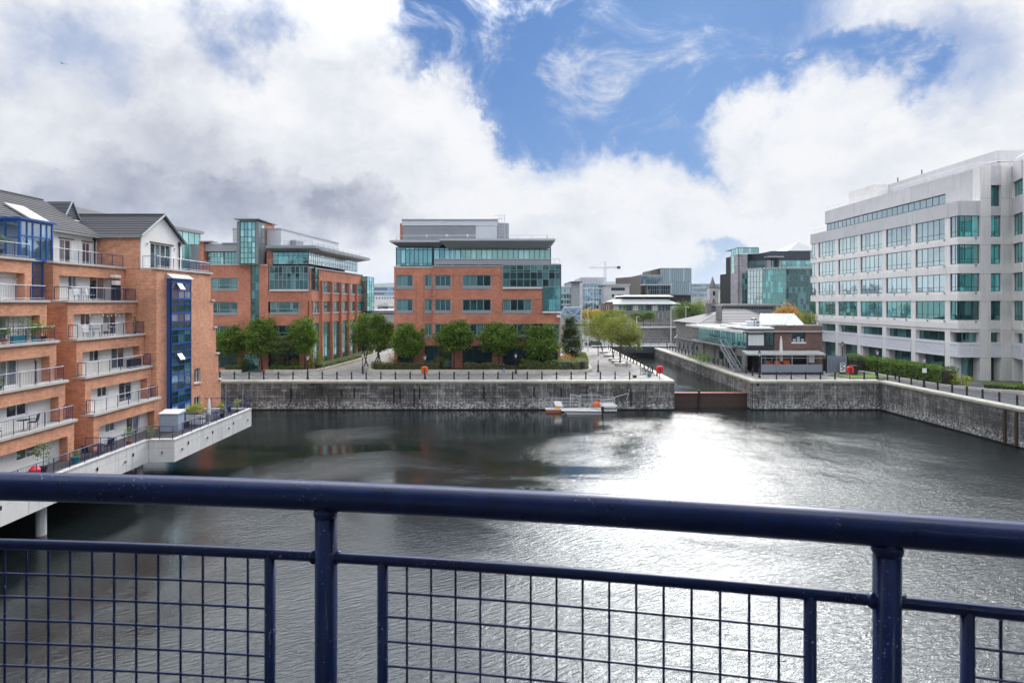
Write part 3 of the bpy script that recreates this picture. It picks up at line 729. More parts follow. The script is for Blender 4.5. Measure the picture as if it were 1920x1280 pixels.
def winB(k, F):
    z = ZK[k + 1]
    w = (F.s(182.5) if 0 else 1.75, 2.95, z + .85, z + 2.08, 2); d = (4.35, 6.1, z - .02, z + 2.12, 2)
    if k == 0: return [(.15, .75, z + .2, z + 2.1, 1), (1.9, 2.9, z + .85, z + 2.1, 2), (4.3, 6.2, z - .02, z + 2.12, 2)]
    return [w, d]
def winA(k, F):
    z = ZK[k + 1]; L = F.L
    return [(L - 7.6, L - 5.9, z - .02, z + 2.1, 2), (L - 3.9, L - 2.2, z + (.85 if k > 2 else -.02), z + 2.1, 2)]
apt_block(45.0, 53.28, winB)
apt_block(32.6, 43.0, winA)
# back volume closing the gap between the stacks, glazed stair in front of it
MB().box(XB, -36.4, 43.02, 44.98, 3.86, 15.2).build('stair_wall', 'brick_apartment', ap)
# glazed blue stair and winter garden on the top terraces
Fs = Fr((-35.75, 42.62), (-35.75, 45.72))
window(ap, Fs, 0, Fs.L, 18.4, 21.3, 5, (1.55, 1.0), 'frame_blue', 'glass_blue', 0, .14, .12, name='glazed_screen', wcols=[1, 1, 1.5, 1, .9])
Ff = Fr((-39.8, 42.62), (-35.75, 42.62))
window(ap, Ff, 0, Ff.L - .01, 18.4, 21.3, 4, (1.2, 1.0), 'frame_blue', 'glass_blue', 0, .16, .12, name='glazed_screen')
MB().box(-40.0, -35.6, 42.5, 45.9, 21.3, 21.46).build('stair_roof', 'frame_blue', ap)
MB().box(-40, -38.2, 43.2, 45.4, 18.3, 21.2).build('stair_core', 'interior_dark', ap)
Fs2 = Fr((-35.9, 43.05), (-35.9, 44.95))
for z0, z1 in ((15.35, 18.3),): window(ap, Fs2, 0, Fs2.L, z0, z1, 2, (1, 1, 1), 'frame_blue', 'glass_blue', 0, .12, .1, name='glazed_screen')
# top floor: white wall of block B with two double doors, set back
Ft = Fr((-37.7, 45.75), (-37.7, 53.28)); wm = MB(); z = 18.42
D_ = [(Ft.s(111), Ft.s(133.5), z, z + 2.15), (Ft.s(154), Ft.s(169.5), z, z + 2.15)]
wall(wm, Ft, 0, Ft.L, 18.3, 21.25, D_, -.25, 0); wm.build('penthouse_wall', 'render_white', ap)
for a, b, c, d in D_:
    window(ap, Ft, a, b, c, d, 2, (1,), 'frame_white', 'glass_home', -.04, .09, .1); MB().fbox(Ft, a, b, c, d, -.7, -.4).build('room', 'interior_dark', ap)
    MB().fbox(Ft, a - .08, b + .25, d + .02, d + .1, 0, .07).build('drip_moulding', 'frame_dark', ap)
MB().box(XB, -37.95, 33, 53.28, 18.3, 21.2).build('penthouse_core', 'render_white', ap)
for y in (46.6, 47.9, 49.2, 50.6, 52.0): MB().cbox((-37.5, y, 21.28), .12, .10, .12).build('soffit_light', 'white_paint', ap)
# --- tile courses on the roofs: real overlapping courses
def tiles(parent, e0, e1, r0, r1, n, mat='tile_roof', th=.05):
    """courses between the eave edge e0-e1 and the ridge edge r0-r1"""
    e0, e1, r0, r1 = map(Vector, (e0, e1, r0, r1)); nn = (e1 - e0).cross(r0 - e0).normalized()
    if nn.z < 0: nn = -nn
    for i in range(n):
        a, b = i / n, min(1, (i + 1.12) / n)
        q = [e0.lerp(r0, a), e1.lerp(r1, a), e1.lerp(r1, b), e0.lerp(r0, b)]
        lo = [q[0], q[1], q[2], q[3]]; up_ = [q[0] + nn * th * 1.5, q[1] + nn * th * 1.5, q[2] + nn * th * .4, q[3] + nn * th * .4]
        MB().hexa([tuple(p) for p in lo], [tuple(p) for p in up_]).build('tile_course', mat, parent)
EV = 21.22; RZ = 24.56
tiles(ap, (-37.35, 30, EV), (-37.35, 53.3, EV), (-43, 30, RZ), (-43, 53.75, RZ), 15)
MB().hexa([(-43, 30, EV), (-37.4, 30, EV), (-37.4, 53.7, EV), (-43, 53.7, EV)], [(-43, 30, RZ - .02), (-42.98, 30, RZ - .02), (-42.98, 53.7, RZ - .02), (-43, 53.7, RZ - .02)]).build('roof', 'slate', ap)
tiles(ap, (-48.6, 30, EV), (-48.6, 53.7, EV), (-43, 30, RZ), (-43, 53.7, RZ), 8)
MB().box(-43.12, -42.9, 30, 53.75, RZ + .02, RZ + .13).build('ridge', 'tile_roof', ap)
MB().box(-37.42, -37.22, 30, 53.2, EV - .18, EV - .02).build('gutter', 'metal_mid', ap)
def skylight(y0, y1, x0=-37.9, x1=-40.2):
    k = (RZ - EV) / (43 - 37.35); z = lambda x: EV + (-37.35 - x) * k + .12
    MB().hexa([(x1, y0, z(x1)), (x0, y0, z(x0)), (x0, y1, z(x0)), (x1, y1, z(x1))], [(x1, y0, z(x1) + .14), (x0, y0, z(x0) + .14), (x0, y1, z(x0) + .14), (x1, y1, z(x1) + .14)]).build('rooflight', 'roof_pale', ap)
skylight(38.9, 41.1); skylight(46.4, 48.3)
# dormer with louvres
def dormer(y, w, x, z0, z1, back):
    d = MB(); yl, yr = y - w / 2, y + w / 2
    d.v = [(x, yl, z0), (x, yr, z0), (x, y, z1), (back, yl, z0), (back, yr, z0), (back, y, z1)]; d.f = [(0, 1, 2), (5, 4, 3), (0, 3, 4, 1)]
    o = d.build('dormer', 'tile_roof', ap)
    tiles_n = 5
    for s_ in (-1, 1):
        e = (x + .15, y + s_ * (w / 2 + .12), z0 - .1); f = (back, y + s_ * (w / 2 + .12), z0 - .1)
        for i in range(tiles_n):
            a, b = i / tiles_n, min(1, (i + 1.12) / tiles_n)
            P = [Vector(e).lerp(Vector((x + .15, y, z1)), a), Vector(f).lerp(Vector((back, y, z1)), a), Vector(f).lerp(Vector((back, y, z1)), b), Vector(e).lerp(Vector((x + .15, y, z1)), b)]
            up_ = [p + Vector((0, 0, .09 if j < 2 else .03)) for j, p in enumerate(P)]
            MB().hexa([tuple(p) for p in P], [tuple(p) for p in up_]).build('tile_course', 'tile_roof', o)
    n = 9
    for i in range(n):
        a = (i + .15) / n; hw = w / 2 * (1 - a) * .86; zz = z0 + (z1 - z0) * a + .05
        MB().box(x + .0, x + .1, y - hw, y + hw, zz, zz + .06).build('louvre', 'metal_mid', o)
    b = MB(); b.tube([(x + .16, yl - .1, z0 - .05), (x + .16, y, z1 + .05)], .06, 5); b.tube([(x + .16, y, z1 + .05), (x + .16, yr + .1, z0 - .05)], .06, 5); b.tube([(x + .16, yl - .1, z0), (x + .16, yr + .1, z0)], .05, 5)
    b.build('bargeboard', 'metal_light', o)
dormer(54.55, 1.95, -41, 22.9, 24.6, -43.2)
# --- far tower with the gable (camera facing brick wall, water facing facade)
TX, T0, T1 = -32.3, 53.3, 62.9
m = MB().box(XB, -33.9, T0, T0 + .45, 18.3, 21.35); m.box(XB, TX - .003, T0, T0 + .45, 3.86, 18.27); m.build('tower_end_wall', 'brick_apartment', ap)
Fc = Fr((TX, T0 + .45), (TX, T1)); sl = (Fc.s(312.5), Fc.s(350.5)); ops = [(sl[0], sl[1], 4.0, 17.55)]
for vt, vb in ((690, 717), (743, 770)): ops.append((Fc.s(364), Fc.s(375.5), Fc.z(370, vb), Fc.z(370, vt)))
m = MB(); wall(m, Fc, 0, Fc.L, 3.86, 18.27, ops, -.4, 0); m.build('tower_wall', 'brick_apartment', ap)
MB().box(XB, TX - .4, T0 + .45, T1 - .3, 3.86, 18.2).build('tower_core', 'interior_dark', ap)
m = MB(); m.box(XB, TX - .4, T1 - .4, T1, 3.86, 18.27)
for i, zt in enumerate((15.4, 12.5, 9.6, 6.7)): m.box(XB, TX - .004 * (i + 1), T1 + .001 if i == 0 else T1 + .55 * i + .001, T1 + .55 * (i + 1), 3.86, zt)
m.build('tower_far_wall', 'brick_apartment', ap)
for i, zt in enumerate((15.4, 12.5, 9.6, 6.7)): MB().box(TX - 5, TX + .12, T1 + .55 * i + .02, T1 + .55 * (i + 1) + .12, zt + .002, zt + .16).build('coping', 'coping', ap)
for a, b, c, d in ops[1:]:
    window(ap, Fc, a, b, c, d, 2, (1,), 'frame_white', 'glass_home', -.1, .08, .08); MB().fbox(Fc, a - .05, b + .05, c - .12, c - .01, -.05, .12).build('sill', 'coping', ap)
# blue glazed oriel strip on the tower
o = MB().fbox(Fc, sl[0], sl[0] + .10, 4.0, 17.5, -.1, .45).fbox(Fc, sl[1] - .10, sl[1], 4.0, 17.5, -.1, .45).build('oriel', 'frame_blue', ap)
Fo = Fr(Fc.p(sl[0], .45), Fc.p(sl[1], .45)); Fo2 = Fr(Fc.p(sl[0] - .003, -.3), Fc.p(sl[0] - .003, .45))
nfl = 7; zb = 4.0; ht = (17.5 - zb) / nfl * 1.0
kk = 0; z = zb
for i in range(5):
    z1 = z + 2.9 * .57 if i < 5 else 0
    h_win, h_sp = 1.55, 1.35
    if z + h_win > 17.5: break
    window(ap, Fo, 0, Fo.L, z, z + h_win, 3, (1, 1), 'frame_blue', 'glass_blue', 0, .09, .1, name='oriel_window')
    if z + h_win + h_sp < 17.6: window(ap, Fo, 0, Fo.L, z + h_win, z + h_win + h_sp, 3, (1.3, .8), 'frame_blue', 'glass_teal_dark', 0, .09, .1, name='spandrel_window')
    z += 2.9
MB().fbox(Fo, 0, Fo.L, z - 2.9 + 1.55, 17.52, -.1, 0).build('oriel_head', 'frame_blue', ap)
q0, q1 = Fc.s(311), Fc.s(352)
m = MB(); m.hexa([(*Fc.p(q0, 0.003), 17.5), (*Fc.p(q0, .62), 17.5), (*Fc.p(q1, .62), 17.5), (*Fc.p(q1, 0.003), 17.5)][::-1], [(*Fc.p(q0, 0.003), 18.0), (*Fc.p(q0, .62), 17.58), (*Fc.p(q1, .62), 17.58), (*Fc.p(q1, 0.003), 18.0)][::-1]); m.build('oriel_roof', 'metal_light', ap)
# an open casement tilted out of the oriel, and another lower down
for zc in (16.6, 9.9):
    c = Fo.p(Fo.L * .38, .02); pm = MB().hexa([(c[0], c[1] - .4, zc + .45), (c[0], c[1] + .4, zc + .45), (c[0] + .35, c[1] + .4, zc - .1), (c[0] + .35, c[1] - .4, zc - .1)], [(c[0], c[1] - .4, zc + .48), (c[0], c[1] + .4, zc + .48), (c[0] + .35, c[1] + .4, zc - .07), (c[0] + .35, c[1] - .4, zc - .07)]); pm.build('open_casement', 'white_paint', ap)
MB().box(TX - .4, TX + .16, T0 - .14, T1 + .14, 18.27, 18.45).build('coping', 'coping', ap)
MB().box(TX - 1.5, TX - .4, T0, T1, 18.25, 18.42).build('terrace_floor', 'coping', ap)
MB().box(XB, TX - .4, T0 + .46, T1, 18.2, 18.4).build('roof_deck', 'coping', ap)
railing(ap, [(TX - 1.3, T0 + .1), (TX - .05, T0 + .1), (TX - .05, T1 - .1), (TX - 3.5, T1 - .1)], 18.45, 1.02, 1.3, wires=.13)
# gabled penthouse
GX = -33.75; yl, yr, ym = 53.4, 60.0, 56.6; ze, zr = 21.35, 23.55
Fg = Fr((GX, yl), (GX, yr)); dr = (Fg.s(282), Fg.s(321), 18.42, 20.85)
m = MB(); wall(m, Fg, 0, Fg.L, 18.4, ze, [dr], -.3, 0)
m.v += [(GX, yl, ze), (GX, yr, ze), (GX, ym, zr), (GX - .3, yl, ze), (GX - .3, yr, ze), (GX - .3, ym, zr)]; i = len(m.v) - 6; m.f += [(i, i + 1, i + 2), (i + 5, i + 4, i + 3)]
m.box(XB, GX - .3, yr - .25, yr, 18.4, ze); m.build('gable_wall', 'render_white', ap)
window(ap, Fg, *dr, 4, (1,), 'frame_white', 'glass_home', -.08, .09, .1, wcols=[1, 1.1, 1.1, 1]); MB().fbox(Fg, dr[0], dr[1], dr[2], dr[3], -.8, -.5).build('room', 'interior_dark', ap)
MB().fbox(Fg, dr[0] - .1, dr[1] + .4, dr[3] + .02, dr[3] + .1, 0, .08).build('drip_moulding', 'frame_dark', ap)
tiles(ap, (GX + .25, yl - .3, ze - .12), (-47, yl - .3, ze - .12), (GX + .25, ym, zr + .1), (-47, ym, zr + .1), 9)
tiles(ap, (GX + .25, yr + .3, ze - .12), (-47, yr + .3, ze - .12), (GX + .25, ym, zr + .1), (-47, ym, zr + .1), 9)
MB().box(-47, GX + .25, ym - .12, ym + .12, zr + .14, zr + .24).build('ridge', 'tile_roof', ap)
v_ = MB(); v_.tube([(GX + .28, yl - .35, ze - .1), (GX + .28, ym, zr + .12)], .10, 5); v_.tube([(GX + .28, ym, zr + .12), (GX + .28, yr + .35, ze - .1)], .10, 5); v_.build('bargeboard', 'metal_mid', ap)
MB().box(-37.4, GX + .1, T0 - .3, T0 - .12, 21.12, 21.26).build('gutter', 'metal_mid', ap)
# hipped roof beyond
hp = MB(); hp.v = [(-50, 57, 21.5), (-42.6, 57, 21.5), (-42.6, 70, 21.5), (-50, 70, 21.5), (-46.3, 60, 25.4), (-46.3, 67, 25.4)]; hp.f = [(0, 1, 4), (1, 2, 5, 4), (2, 3, 5), (3, 0, 4, 5), (3, 2, 1, 0)]; hp.build('hipped_roof', 'tile_roof', ap)
# downpipes with hoppers, wall lights
for x, y, z0, z1 in ((-37.62, 52.9, 18.4, 20.7), (GX + .08, 59.4, 18.4, 20.9)):
    MB().tube([(x, y, z0), (x, y, z1)], .06, 6).lathe((x, y, z1), [(.06, 0), (.17, .2), (.17, .38), (.02, .5)], 6).build('downpipe', 'iron_black', ap)
for x, y, z in ((GX + .06, 54.3, 20.7), (GX + .06, 58.7, 20.6), (-37.64, 46.3, 20.1)): MB().cbox((x, y, z), .12, .14, .2).build('wall_light', 'white_paint', ap)
for k, y in ((1, 48.6), (2, 48.9), (3, 48.9), (4, 48.5)): MB().lathe((XK[k] - .58, y, ZK[k + 1] + 1.9), [(.02, 0), (.09, .05), (.09, .16), (.02, .2)], 8).build('wall_light', 'frame_dark', ap)
# concrete terrace over the water
te = root('terrace', (-33, 50, 2.2), 'pale concrete terrace of the apartments built out over the water', 'terrace')
DZ = 4.08; DB = 2.28; TXn, TXf, YJ, YE = -29.55, -27.45, 47.7, 61.8
MB().prism([(XB, 20), (TXn - .3, 20), (TXn - .3, YJ + .3), (TXf - .3, YJ + .3), (TXf - .3, YE - .3), (XB, YE - .3)], 3.2, 3.86).build('deck', 'deck_dark', te)
def beam(F, n, skip=0):
    L = F.L
    for i in range(n):
        a, b = L * i / n + .012, L * (i + 1) / n - .012; w = MB()
        w.fbox(F, a, b, DB, 3.42, -.29, 0); w.build('concrete_panel', 'concrete_pale', te)
        MB().fbox(F, a, b, 3.44, DZ - .03, -.29, -.004).build('concrete_panel', 'concrete_pale', te)
        if i % 2: MB().fbox(F, a - .06, a + .06, 3.25, 3.5, 0.002, .06).build('scupper', 'iron_black', te)
        if i % 2 == 0: MB().fbox(F, (a + b) / 2, (a + b) / 2 + .12, 3.0, 3.18, 0.002, .12).build('light_fitting', 'metal_mid', te)
    n2 = n * 2
    for i in range(n2): MB().fbox(F, L * i / n2 + .004, L * (i + 1) / n2 - .004, DZ - .03, DZ + .06 + (.012 if i % 2 else 0), -.31, .05).build('coping', 'concrete_pale', te)
beam(Fr((TXn, 20), (TXn, YJ)), 14); beam(Fr((TXn, YJ), (TXf, YJ)), 1); beam(Fr((TXf, YJ), (TXf, YE)), 7); beam(Fr((TXf, YE), (XB, YE)), 9)
for x, y in ((-30.9, 48.6), (-30.9, 38.5)): MB().lathe((x, y, -1), [(.3, 0), (.3, 4.2)], 12).build('pile', 'concrete_pale', te)
for y in (30, 36, 42, 50, 56): MB().box(XB, TXn - .7, y, y + .4, 2.0, 3.2).build('cross_beam', 'concrete_pale', te)
tr_ = railing(te, [(TXn - .1, 20), (TXn - .1, YJ - .08), (TXf - .1, YJ - .08), (TXf - .1, YE - .1), (-33, YE - .1)], DZ + .07, 1.05, 1.35, wires=.12)
# lower block returns: terrace dividers
for x0, y in ((-32.0, 44.0), (-32.2, 53.3)): railing(te, [(x0, y), (TXn + (2 if y > 47 else 0) - .15, y)], 3.87, 1.25, 1.2, wires=.1)
# --- things standing on the terrace and balconies
def table(x, y, z, label, r=.4, group=None, mat='frame_dark'):
    o = root('table', (x, y, z), label, 'table', group)
    MB().lathe((x, y, z + .70), [(r, 0), (r, .035)], 16).build('tabletop', mat, o); MB().tube([(x, y, z), (x, y, z + .7)], .03, 8).lathe((x, y, z), [(.22, 0), (.05, .04)], 10).build('pedestal', mat, o); return o
def chair(x, y, z, a, label, mat='dark_fabric', group=None):
    o = root('chair', (x, y, z), label, 'chair', group); c, s = math.cos(a), math.sin(a)
    def T(px, py, pz): return (x + px * c - py * s, y + px * s + py * c, z + pz)
    def bx(x0, x1, y0, y1, z0, z1, dy=0):
        q = [(x0, y0), (x1, y0), (x1, y1), (x0, y1)]; return MB().hexa([T(a_, b_, z0) for a_, b_ in q], [T(a_, b_ + dy, z1) for a_, b_ in q])
    bx(-.24, .24, -.22, .24, .41, .46).build('seat', mat, o); bx(-.24, .24, .22, .26, .46, .95, .1).build('backrest', mat, o)
    for sx in (-1, 1):
        for sy in (-1, 1): MB().tube([T(.21 * sx, .2 * sy, 0), T(.21 * sx, .2 * sy, .42)], .018, 5).build('leg', 'frame_dark', o)
        MB().tube([T(.25 * sx, -.2, .62), T(.25 * sx, .26, .64)], .018, 5).build('armrest', 'frame_dark', o)
    return o
fz = 3.87
table(-31.0, 43.9, fz, 'small dark table on the concrete terrace between two black chairs', .42)
chair(-31.1, 43.0, fz, 3.14, 'black chair nearer the camera at the terrace table below the white doors'); chair(-30.9, 45.0, fz, 0.2, 'black chair on the far side of the dark terrace table')
b = root('storage_box', (-30.3, 52.3, fz), 'blue grey plastic storage box with a pale sloping lid beside the brick tower', 'storage box')
MB().box(-31.1, -29.5, 51.8, 52.8, fz, fz + 1.55).build('box', 'plastic_bluegrey', b); MB().hexa([(-31.2, 51.7, fz + 1.55), (-29.4, 51.7, fz + 1.55), (-29.4, 52.9, fz + 1.55), (-31.2, 52.9, fz + 1.55)], [(-31.2, 51.72, fz + 1.6), (-29.4, 51.72, fz + 1.6), (-29.4, 52.85, fz + 1.8), (-31.2, 52.85, fz + 1.8)]).build('lid', 'white_paint', b)
def pot_plant(x, y, z, h, label, mat='leaf_grey', pr=.2, potmat='terracotta', n=260, r=.35, seed=1, stem=True):
    o = root('potted_plant', (x, y, z), label, 'potted plant'); ph = pr * 1.7
    MB().lathe((x, y, z), [(pr * .7, 0), (pr, ph * .9), (pr * 1.08, ph * .9), (pr * 1.08, ph)], 12).build('pot', potmat, o)
    rng = np.random.default_rng(seed)
    MB().tube([(x, y, z + ph), (x + .03, y, z + h * .7)], .018, 5).build('stem', 'bark', o)
    P = crown_pts((x, y, z + ph + (h - ph) * .6), (r, r, (h - ph) * .45), n, rng, 12, .3); P = P[P[:, 2] > z + ph * .8]
    leaves('leaves', P, .12, mat, o, rng=rng); return o
pot_plant(-30.7, 47.0, fz, 1.3, 'spiky potted plant left of the storage box on the terrace corner', seed=3, r=.4); pot_plant(-29.6, 47.9, fz, 1.3, 'spiky potted plant at the outer corner of the terrace railing', seed=4, r=.45)
pot_plant(-31.4, 39.3, fz, 2.3, 'tall leafy plant in a dark pot before the lowest white wall', 'leaf_mid', .25, 'frame_dark', 420, .5, 5)
pot_plant(-30.9, 41.5, fz, .9, 'low plant in a round teal pot at the terrace railing', 'leaf_autumn', .28, 'teal_paint', 160, .3, 6)
tag(MB().lathe((-31.4, 38.6, fz), [(.05, 0), (.28, .1), (.32, .4), (.15, .62), (.02, .66)], 12).build('bean_bag', 'red_paint'), 'round red bag on the terrace left of the tall potted plant', 'bag')
def parasol(x, y, z, h, label, mat='white_cloth', r=.17):
    o = root('parasol', (x, y, z), label, 'parasol')
    MB().tube([(x, y, z), (x, y, z + h)], .03, 6).lathe((x, y, z), [(.25, 0), (.25, .07)], 12).build('pole', 'metal_light', o)
    prof = [(r * 1.0, h * .34), (r * .85, h * .5), (r * .95, h * .62), (r * .7, h * .85), (r * .2, h * .99), (.01, h)]
    MB().lathe((x, y, z), prof, 9).build('folded_canopy', mat, o); return o
parasol(-28.6, 55.4, fz, 2.4, 'closed white parasol on the terrace before the brick tower')
shrub((-29.8, 55.3, fz + .9), (.85, .6, .5), 'bright yellow green bush in a white planter on the terrace', 'leaf_lime', n=700, seed=8)
b = root('planter', (-29.8, 55.3, fz), 'white box planter under the yellow green bush', 'planter'); MB().box(-30.5, -29.1, 54.9, 55.7, fz, fz + .9).build('box', 'white_paint', b); MB().box(-30.45, -29.15, 54.95, 55.65, fz + .9, fz + .92).build('soil', 'soil', b)
pot_plant(-28.8, 58.3, fz, 1.5, 'yellowish feathery plant in a pot beyond the closed parasol', 'leaf_lime', .22, 'frame_dark', 260, .45, 9)
pot_plant(-28.3, 60.4, fz, 1.6, 'pale grassy plant in a pot near the far end of the terrace', 'leaf_lime', .2, 'frame_dark', 220, .4, 10)
for i, (x, y, a) in enumerate(((-28.4, 51.2, .5), (-28.6, 56.8, 1.9), (-28.3, 59.2, 2.6), (-29.4, 60.6, .2))):
    chair(x, y, fz, a, ['dark chair by the railing next to the storage box', 'dark chair by the railing just beyond the closed parasol', 'dark chair by the railing short of the terrace end', 'dark chair at the far end of the concrete terrace'][i], 'blue_cloth' if i % 2 else 'dark_fabric')
table(-28.5, 58.0, fz, 'dark round table on the terrace between the far chairs', .38); table(-28.5, 54.0, fz, 'dark round table by the railing near the white planter', .38)
for i, (y, l) in enumerate(((57.3, 'thin bare mast by the terrace railing, nearer of two'), (60.9, 'thin bare mast at the far end of the terrace'))):
    tag(MB().tube([(-28.0, y, fz), (-27.9, y, fz + 3.4)], .022, 5).build('mast', 'metal_light'), l, 'mast')
# balcony things (balcony k floor = ZK[k])
chair(-33.9, 39.6, ZK[3] , 1.6, 'dark blue armchair on the left balcony at the photo edge', 'blue_cloth') if 0 else None
chair(-32.55, 37.0, ZK[4], 2.6, 'dark blue chair on the lower left balcony at the photo edge', 'blue_cloth')
table(-32.55, 39.1, ZK[4], 'low dark table on the lower left balcony', .38); chair(-32.6, 39.9, ZK[4], -1.2, 'low dark chair beside the table on the lower left balcony')
o = root('garden_trellis', (-34.0, 40.6, ZK[2]), 'dark metal trellis with flowers against a cream balcony wall', 'trellis')
m = MB()
for k in range(6): m.tube([(-34.0, 39.6 + k * .4, ZK[2]), (-34.0, 39.6 + k * .4, ZK[2] + 1.8)], .018, 4)
for k in range(5): m.tube([(-34.0, 39.6, ZK[2] + .4 + k * .35), (-34.0, 41.6, ZK[2] + .4 + k * .35)], .018, 4)
m.build('lattice', 'frame_dark', o); rng = np.random.default_rng(3); leaves('climber', rng.normal(size=(260, 3)) * np.array([.08, .5, .45]) + np.array([-33.9, 40.7, ZK[2] + 1.0]), .12, 'leaf_grey', o, rng=rng)
for i, (y, l, mt) in enumerate(((38.0, 'leafy plant in a dark pot on the flowered left balcony', 'leaf_conifer'), (38.9, 'low green plant in a terracotta pot on the flowered left balcony', 'leaf_mid'), (41.4, 'feathery green plant at the right end of the flowered left balcony', 'leaf_green'), (42.2, 'orange tipped plant by the brick pier of the flowered left balcony', 'leaf_autumn'))):
    pot_plant(-33.7, y, ZK[2], 1.1 + .1 * i, l, mt, .2, ['frame_dark', 'terracotta', 'teal_paint', 'frame_dark'][i], 240, .42, 20 + i)
tag(MB().box(-33.75, -33.55, 39.5, 40.5, ZK[2], ZK[2] + .5).build('planter_box', 'teal_paint'), 'pale teal planter box behind the railing of the flowered left balcony', 'planter')
pot_plant(-33.1, 37.9, ZK[3], .8, 'spiky pale plant on the middle left balcony', 'leaf_grey', .15, 'frame_dark', 150, .3, 31)
tag(MB().lathe((-33.2, 40.9, ZK[3]), [(.12, 0), (.06, .1), (.05, 1.3), (.09, 1.6), (.02, 1.75)], 8).build('folded_sunshade', 'timber_wet'), 'thin folded brown sunshade on the middle left balcony', 'parasol')
for i, y in enumerate((46.6, 47.6, 48.7)): chair(-33.7, y, ZK[2], 1.3 + i, ['white chair at the left end', 'white chair in the middle', 'white chair right of the others'][i] + ' of the balcony with string lights', 'white_paint')
table(-33.7, 49.6, ZK[2], 'small white table on the balcony with string lights', .3, mat='white_paint')
chair(-34.4, 46.6, ZK[1], 1.3, 'white chair behind the railing of the balcony under the roof terrace', 'white_paint'); chair(-34.4, 47.9, ZK[1], 1.9, 'second white chair on the balcony under the roof terrace', 'white_paint')
tag(MB().box(-33.3, -32.95, 50.7, 52.1, ZK[3], ZK[3] + .75).build('lounge_box', 'dark_fabric'), 'dark purple storage bench at the right end of a middle balcony', 'bench')
m = MB(); rr_ = random.Random(4)
o = root('string_lights', (-33.5, 49, 14.4), 'string of white bulbs hung in front of a balcony door', 'string lights'); pts = [(-33.52, 46.6 + k * .25, 14.28 - .12 * abs(math.sin(k * .55))) for k in range(18)]; MB().tube(pts, .01, 4).build('cable', 'iron_black', o)
me = None
for p in pts[::2]: MB().lathe((p[0], p[1], p[2] - .12), [(.01, 0), (.05, .03), (.05, .08), (.02, .12)], 6).build('bulb', 'white_paint', o)
o = root('string_lights', (-34.2, 40.5, 17.3), 'string of bulbs across the uppermost balcony at the left edge', 'string lights'); pts = [(-35.6, 38 + k * .3, 17.05 - .1 * abs(math.sin(k * .5))) for k in range(16)]; MB().tube(pts, .01, 4).build('cable', 'iron_black', o)
for p in pts[::2]: MB().lathe((p[0], p[1], p[2] - .12), [(.01, 0), (.05, .03), (.05, .08), (.02, .12)], 6).build('bulb', 'white_paint', o)
o = root('shelf_unit', (-34.9, 51.5, ZK[1]), 'tall dark shelf with white things on top at the right end of a balcony', 'shelf')
MB().box(-35.0, -34.6, 51.2, 51.9, ZK[1], ZK[1] + 1.35).build('cabinet', 'dark_fabric', o); MB().box(-35.0, -34.6, 51.25, 51.85, ZK[1] + 1.36, ZK[1] + 1.75).build('bag', 'white_cloth', o); MB().box(-35.02, -34.6, 51.15, 51.95, ZK[1] + 2.0, ZK[1] + 2.25).build('box', 'white_paint', o); MB().tube([(-34.98, 51.2, ZK[1] + 1.3), (-34.98, 51.2, ZK[1] + 2.0)], .02, 4).build('upright', 'frame_dark', o)
pot_plant(-33.6, 52.3, ZK[2] + .0, 1.9, 'hanging green plant at the right pier of the balcony with string lights', 'leaf_green', .12, 'frame_dark', 160, .28, 33)
pot_plant(-35.9, 41.0, ZK[0], 1.6, 'leafy shrub on the roof terrace before the blue glazed room', 'leaf_mid', .3, 'frame_dark', 300, .6, 35)
# ================================================================ OFFICES
def PX(F, u0, u1, v0, v1): return (F.s(u0), F.s(u1), F.z((u0 + u1) / 2, v1), F.z((u0 + u1) / 2, v0))
def pbox(F, u0, u1, v0, v1, d0, d1, name, mat, parent):
    a, b, c, d = PX(F, u0, u1, v0, v1); return MB().fbox(F, a, b, c, d, d0, d1).build(name, mat, parent)
# ---------------- middle office
MY = 96.0
mo = root('office_building', (XU(895, MY), MY + 12, GZ), 'red brick office with a teal glass top floor and wide grey eaves', 'office building')
F = Fr((XU(739, MY), MY), (XU(1052, MY), MY)); FL = Fr((XU(739, MY), MY + .5), (XU(815, MY), MY + .5))
ops = []; wn = []
for u0, u1, vs in ((830 - 0, 845.5, 0), (867, 921, 1), (943, 997, 2)):
    pass
rows_ = ((515.5, 537), (561, 583), (607, 629))
bays = [(815, 845.5, (0, 1, 2), 3), (867, 921, (0, 1, 2), 4), (943, 997, (1, 2), 4)]
m = MB()
op_ = []
for u0, u1, rws, c in bays:
    for r in rws: op_.append(PX(F, u0, u1, *rows_[r])); wn.append((F, op_[-1], c))
grd = [(796, 847), (867, 923), (943, 999), (1012, 1046)]
for u0, u1 in grd: op_.append((max(F.s(u0), F.s(796)), F.s(u1), GZ + .35, F.z(900, 648)))
op_.append(PX(F, 1017.5, 1049, 607, 640)); wn.append((F, op_[-1], 3))
zt = F.z(900, 500); zb2 = F.z(900, 541)
# main brick skin: left of the glass corner to the top, below it right across
sA, sB = F.s(811), F.s(942)
wall(m, F, sA, sB, GZ, zt, [o for o in op_], -.4, 0)
wall(m, F, sB, F.s(1017), GZ, F.z(900, 541), [o for o in op_], -.4, 0)
wall(m, F, F.s(1017), F.s(1050.5), GZ, F.z(900, 587), [o for o in op_], -.4, 0)
m.build('brick_wall', 'brick_office', mo)
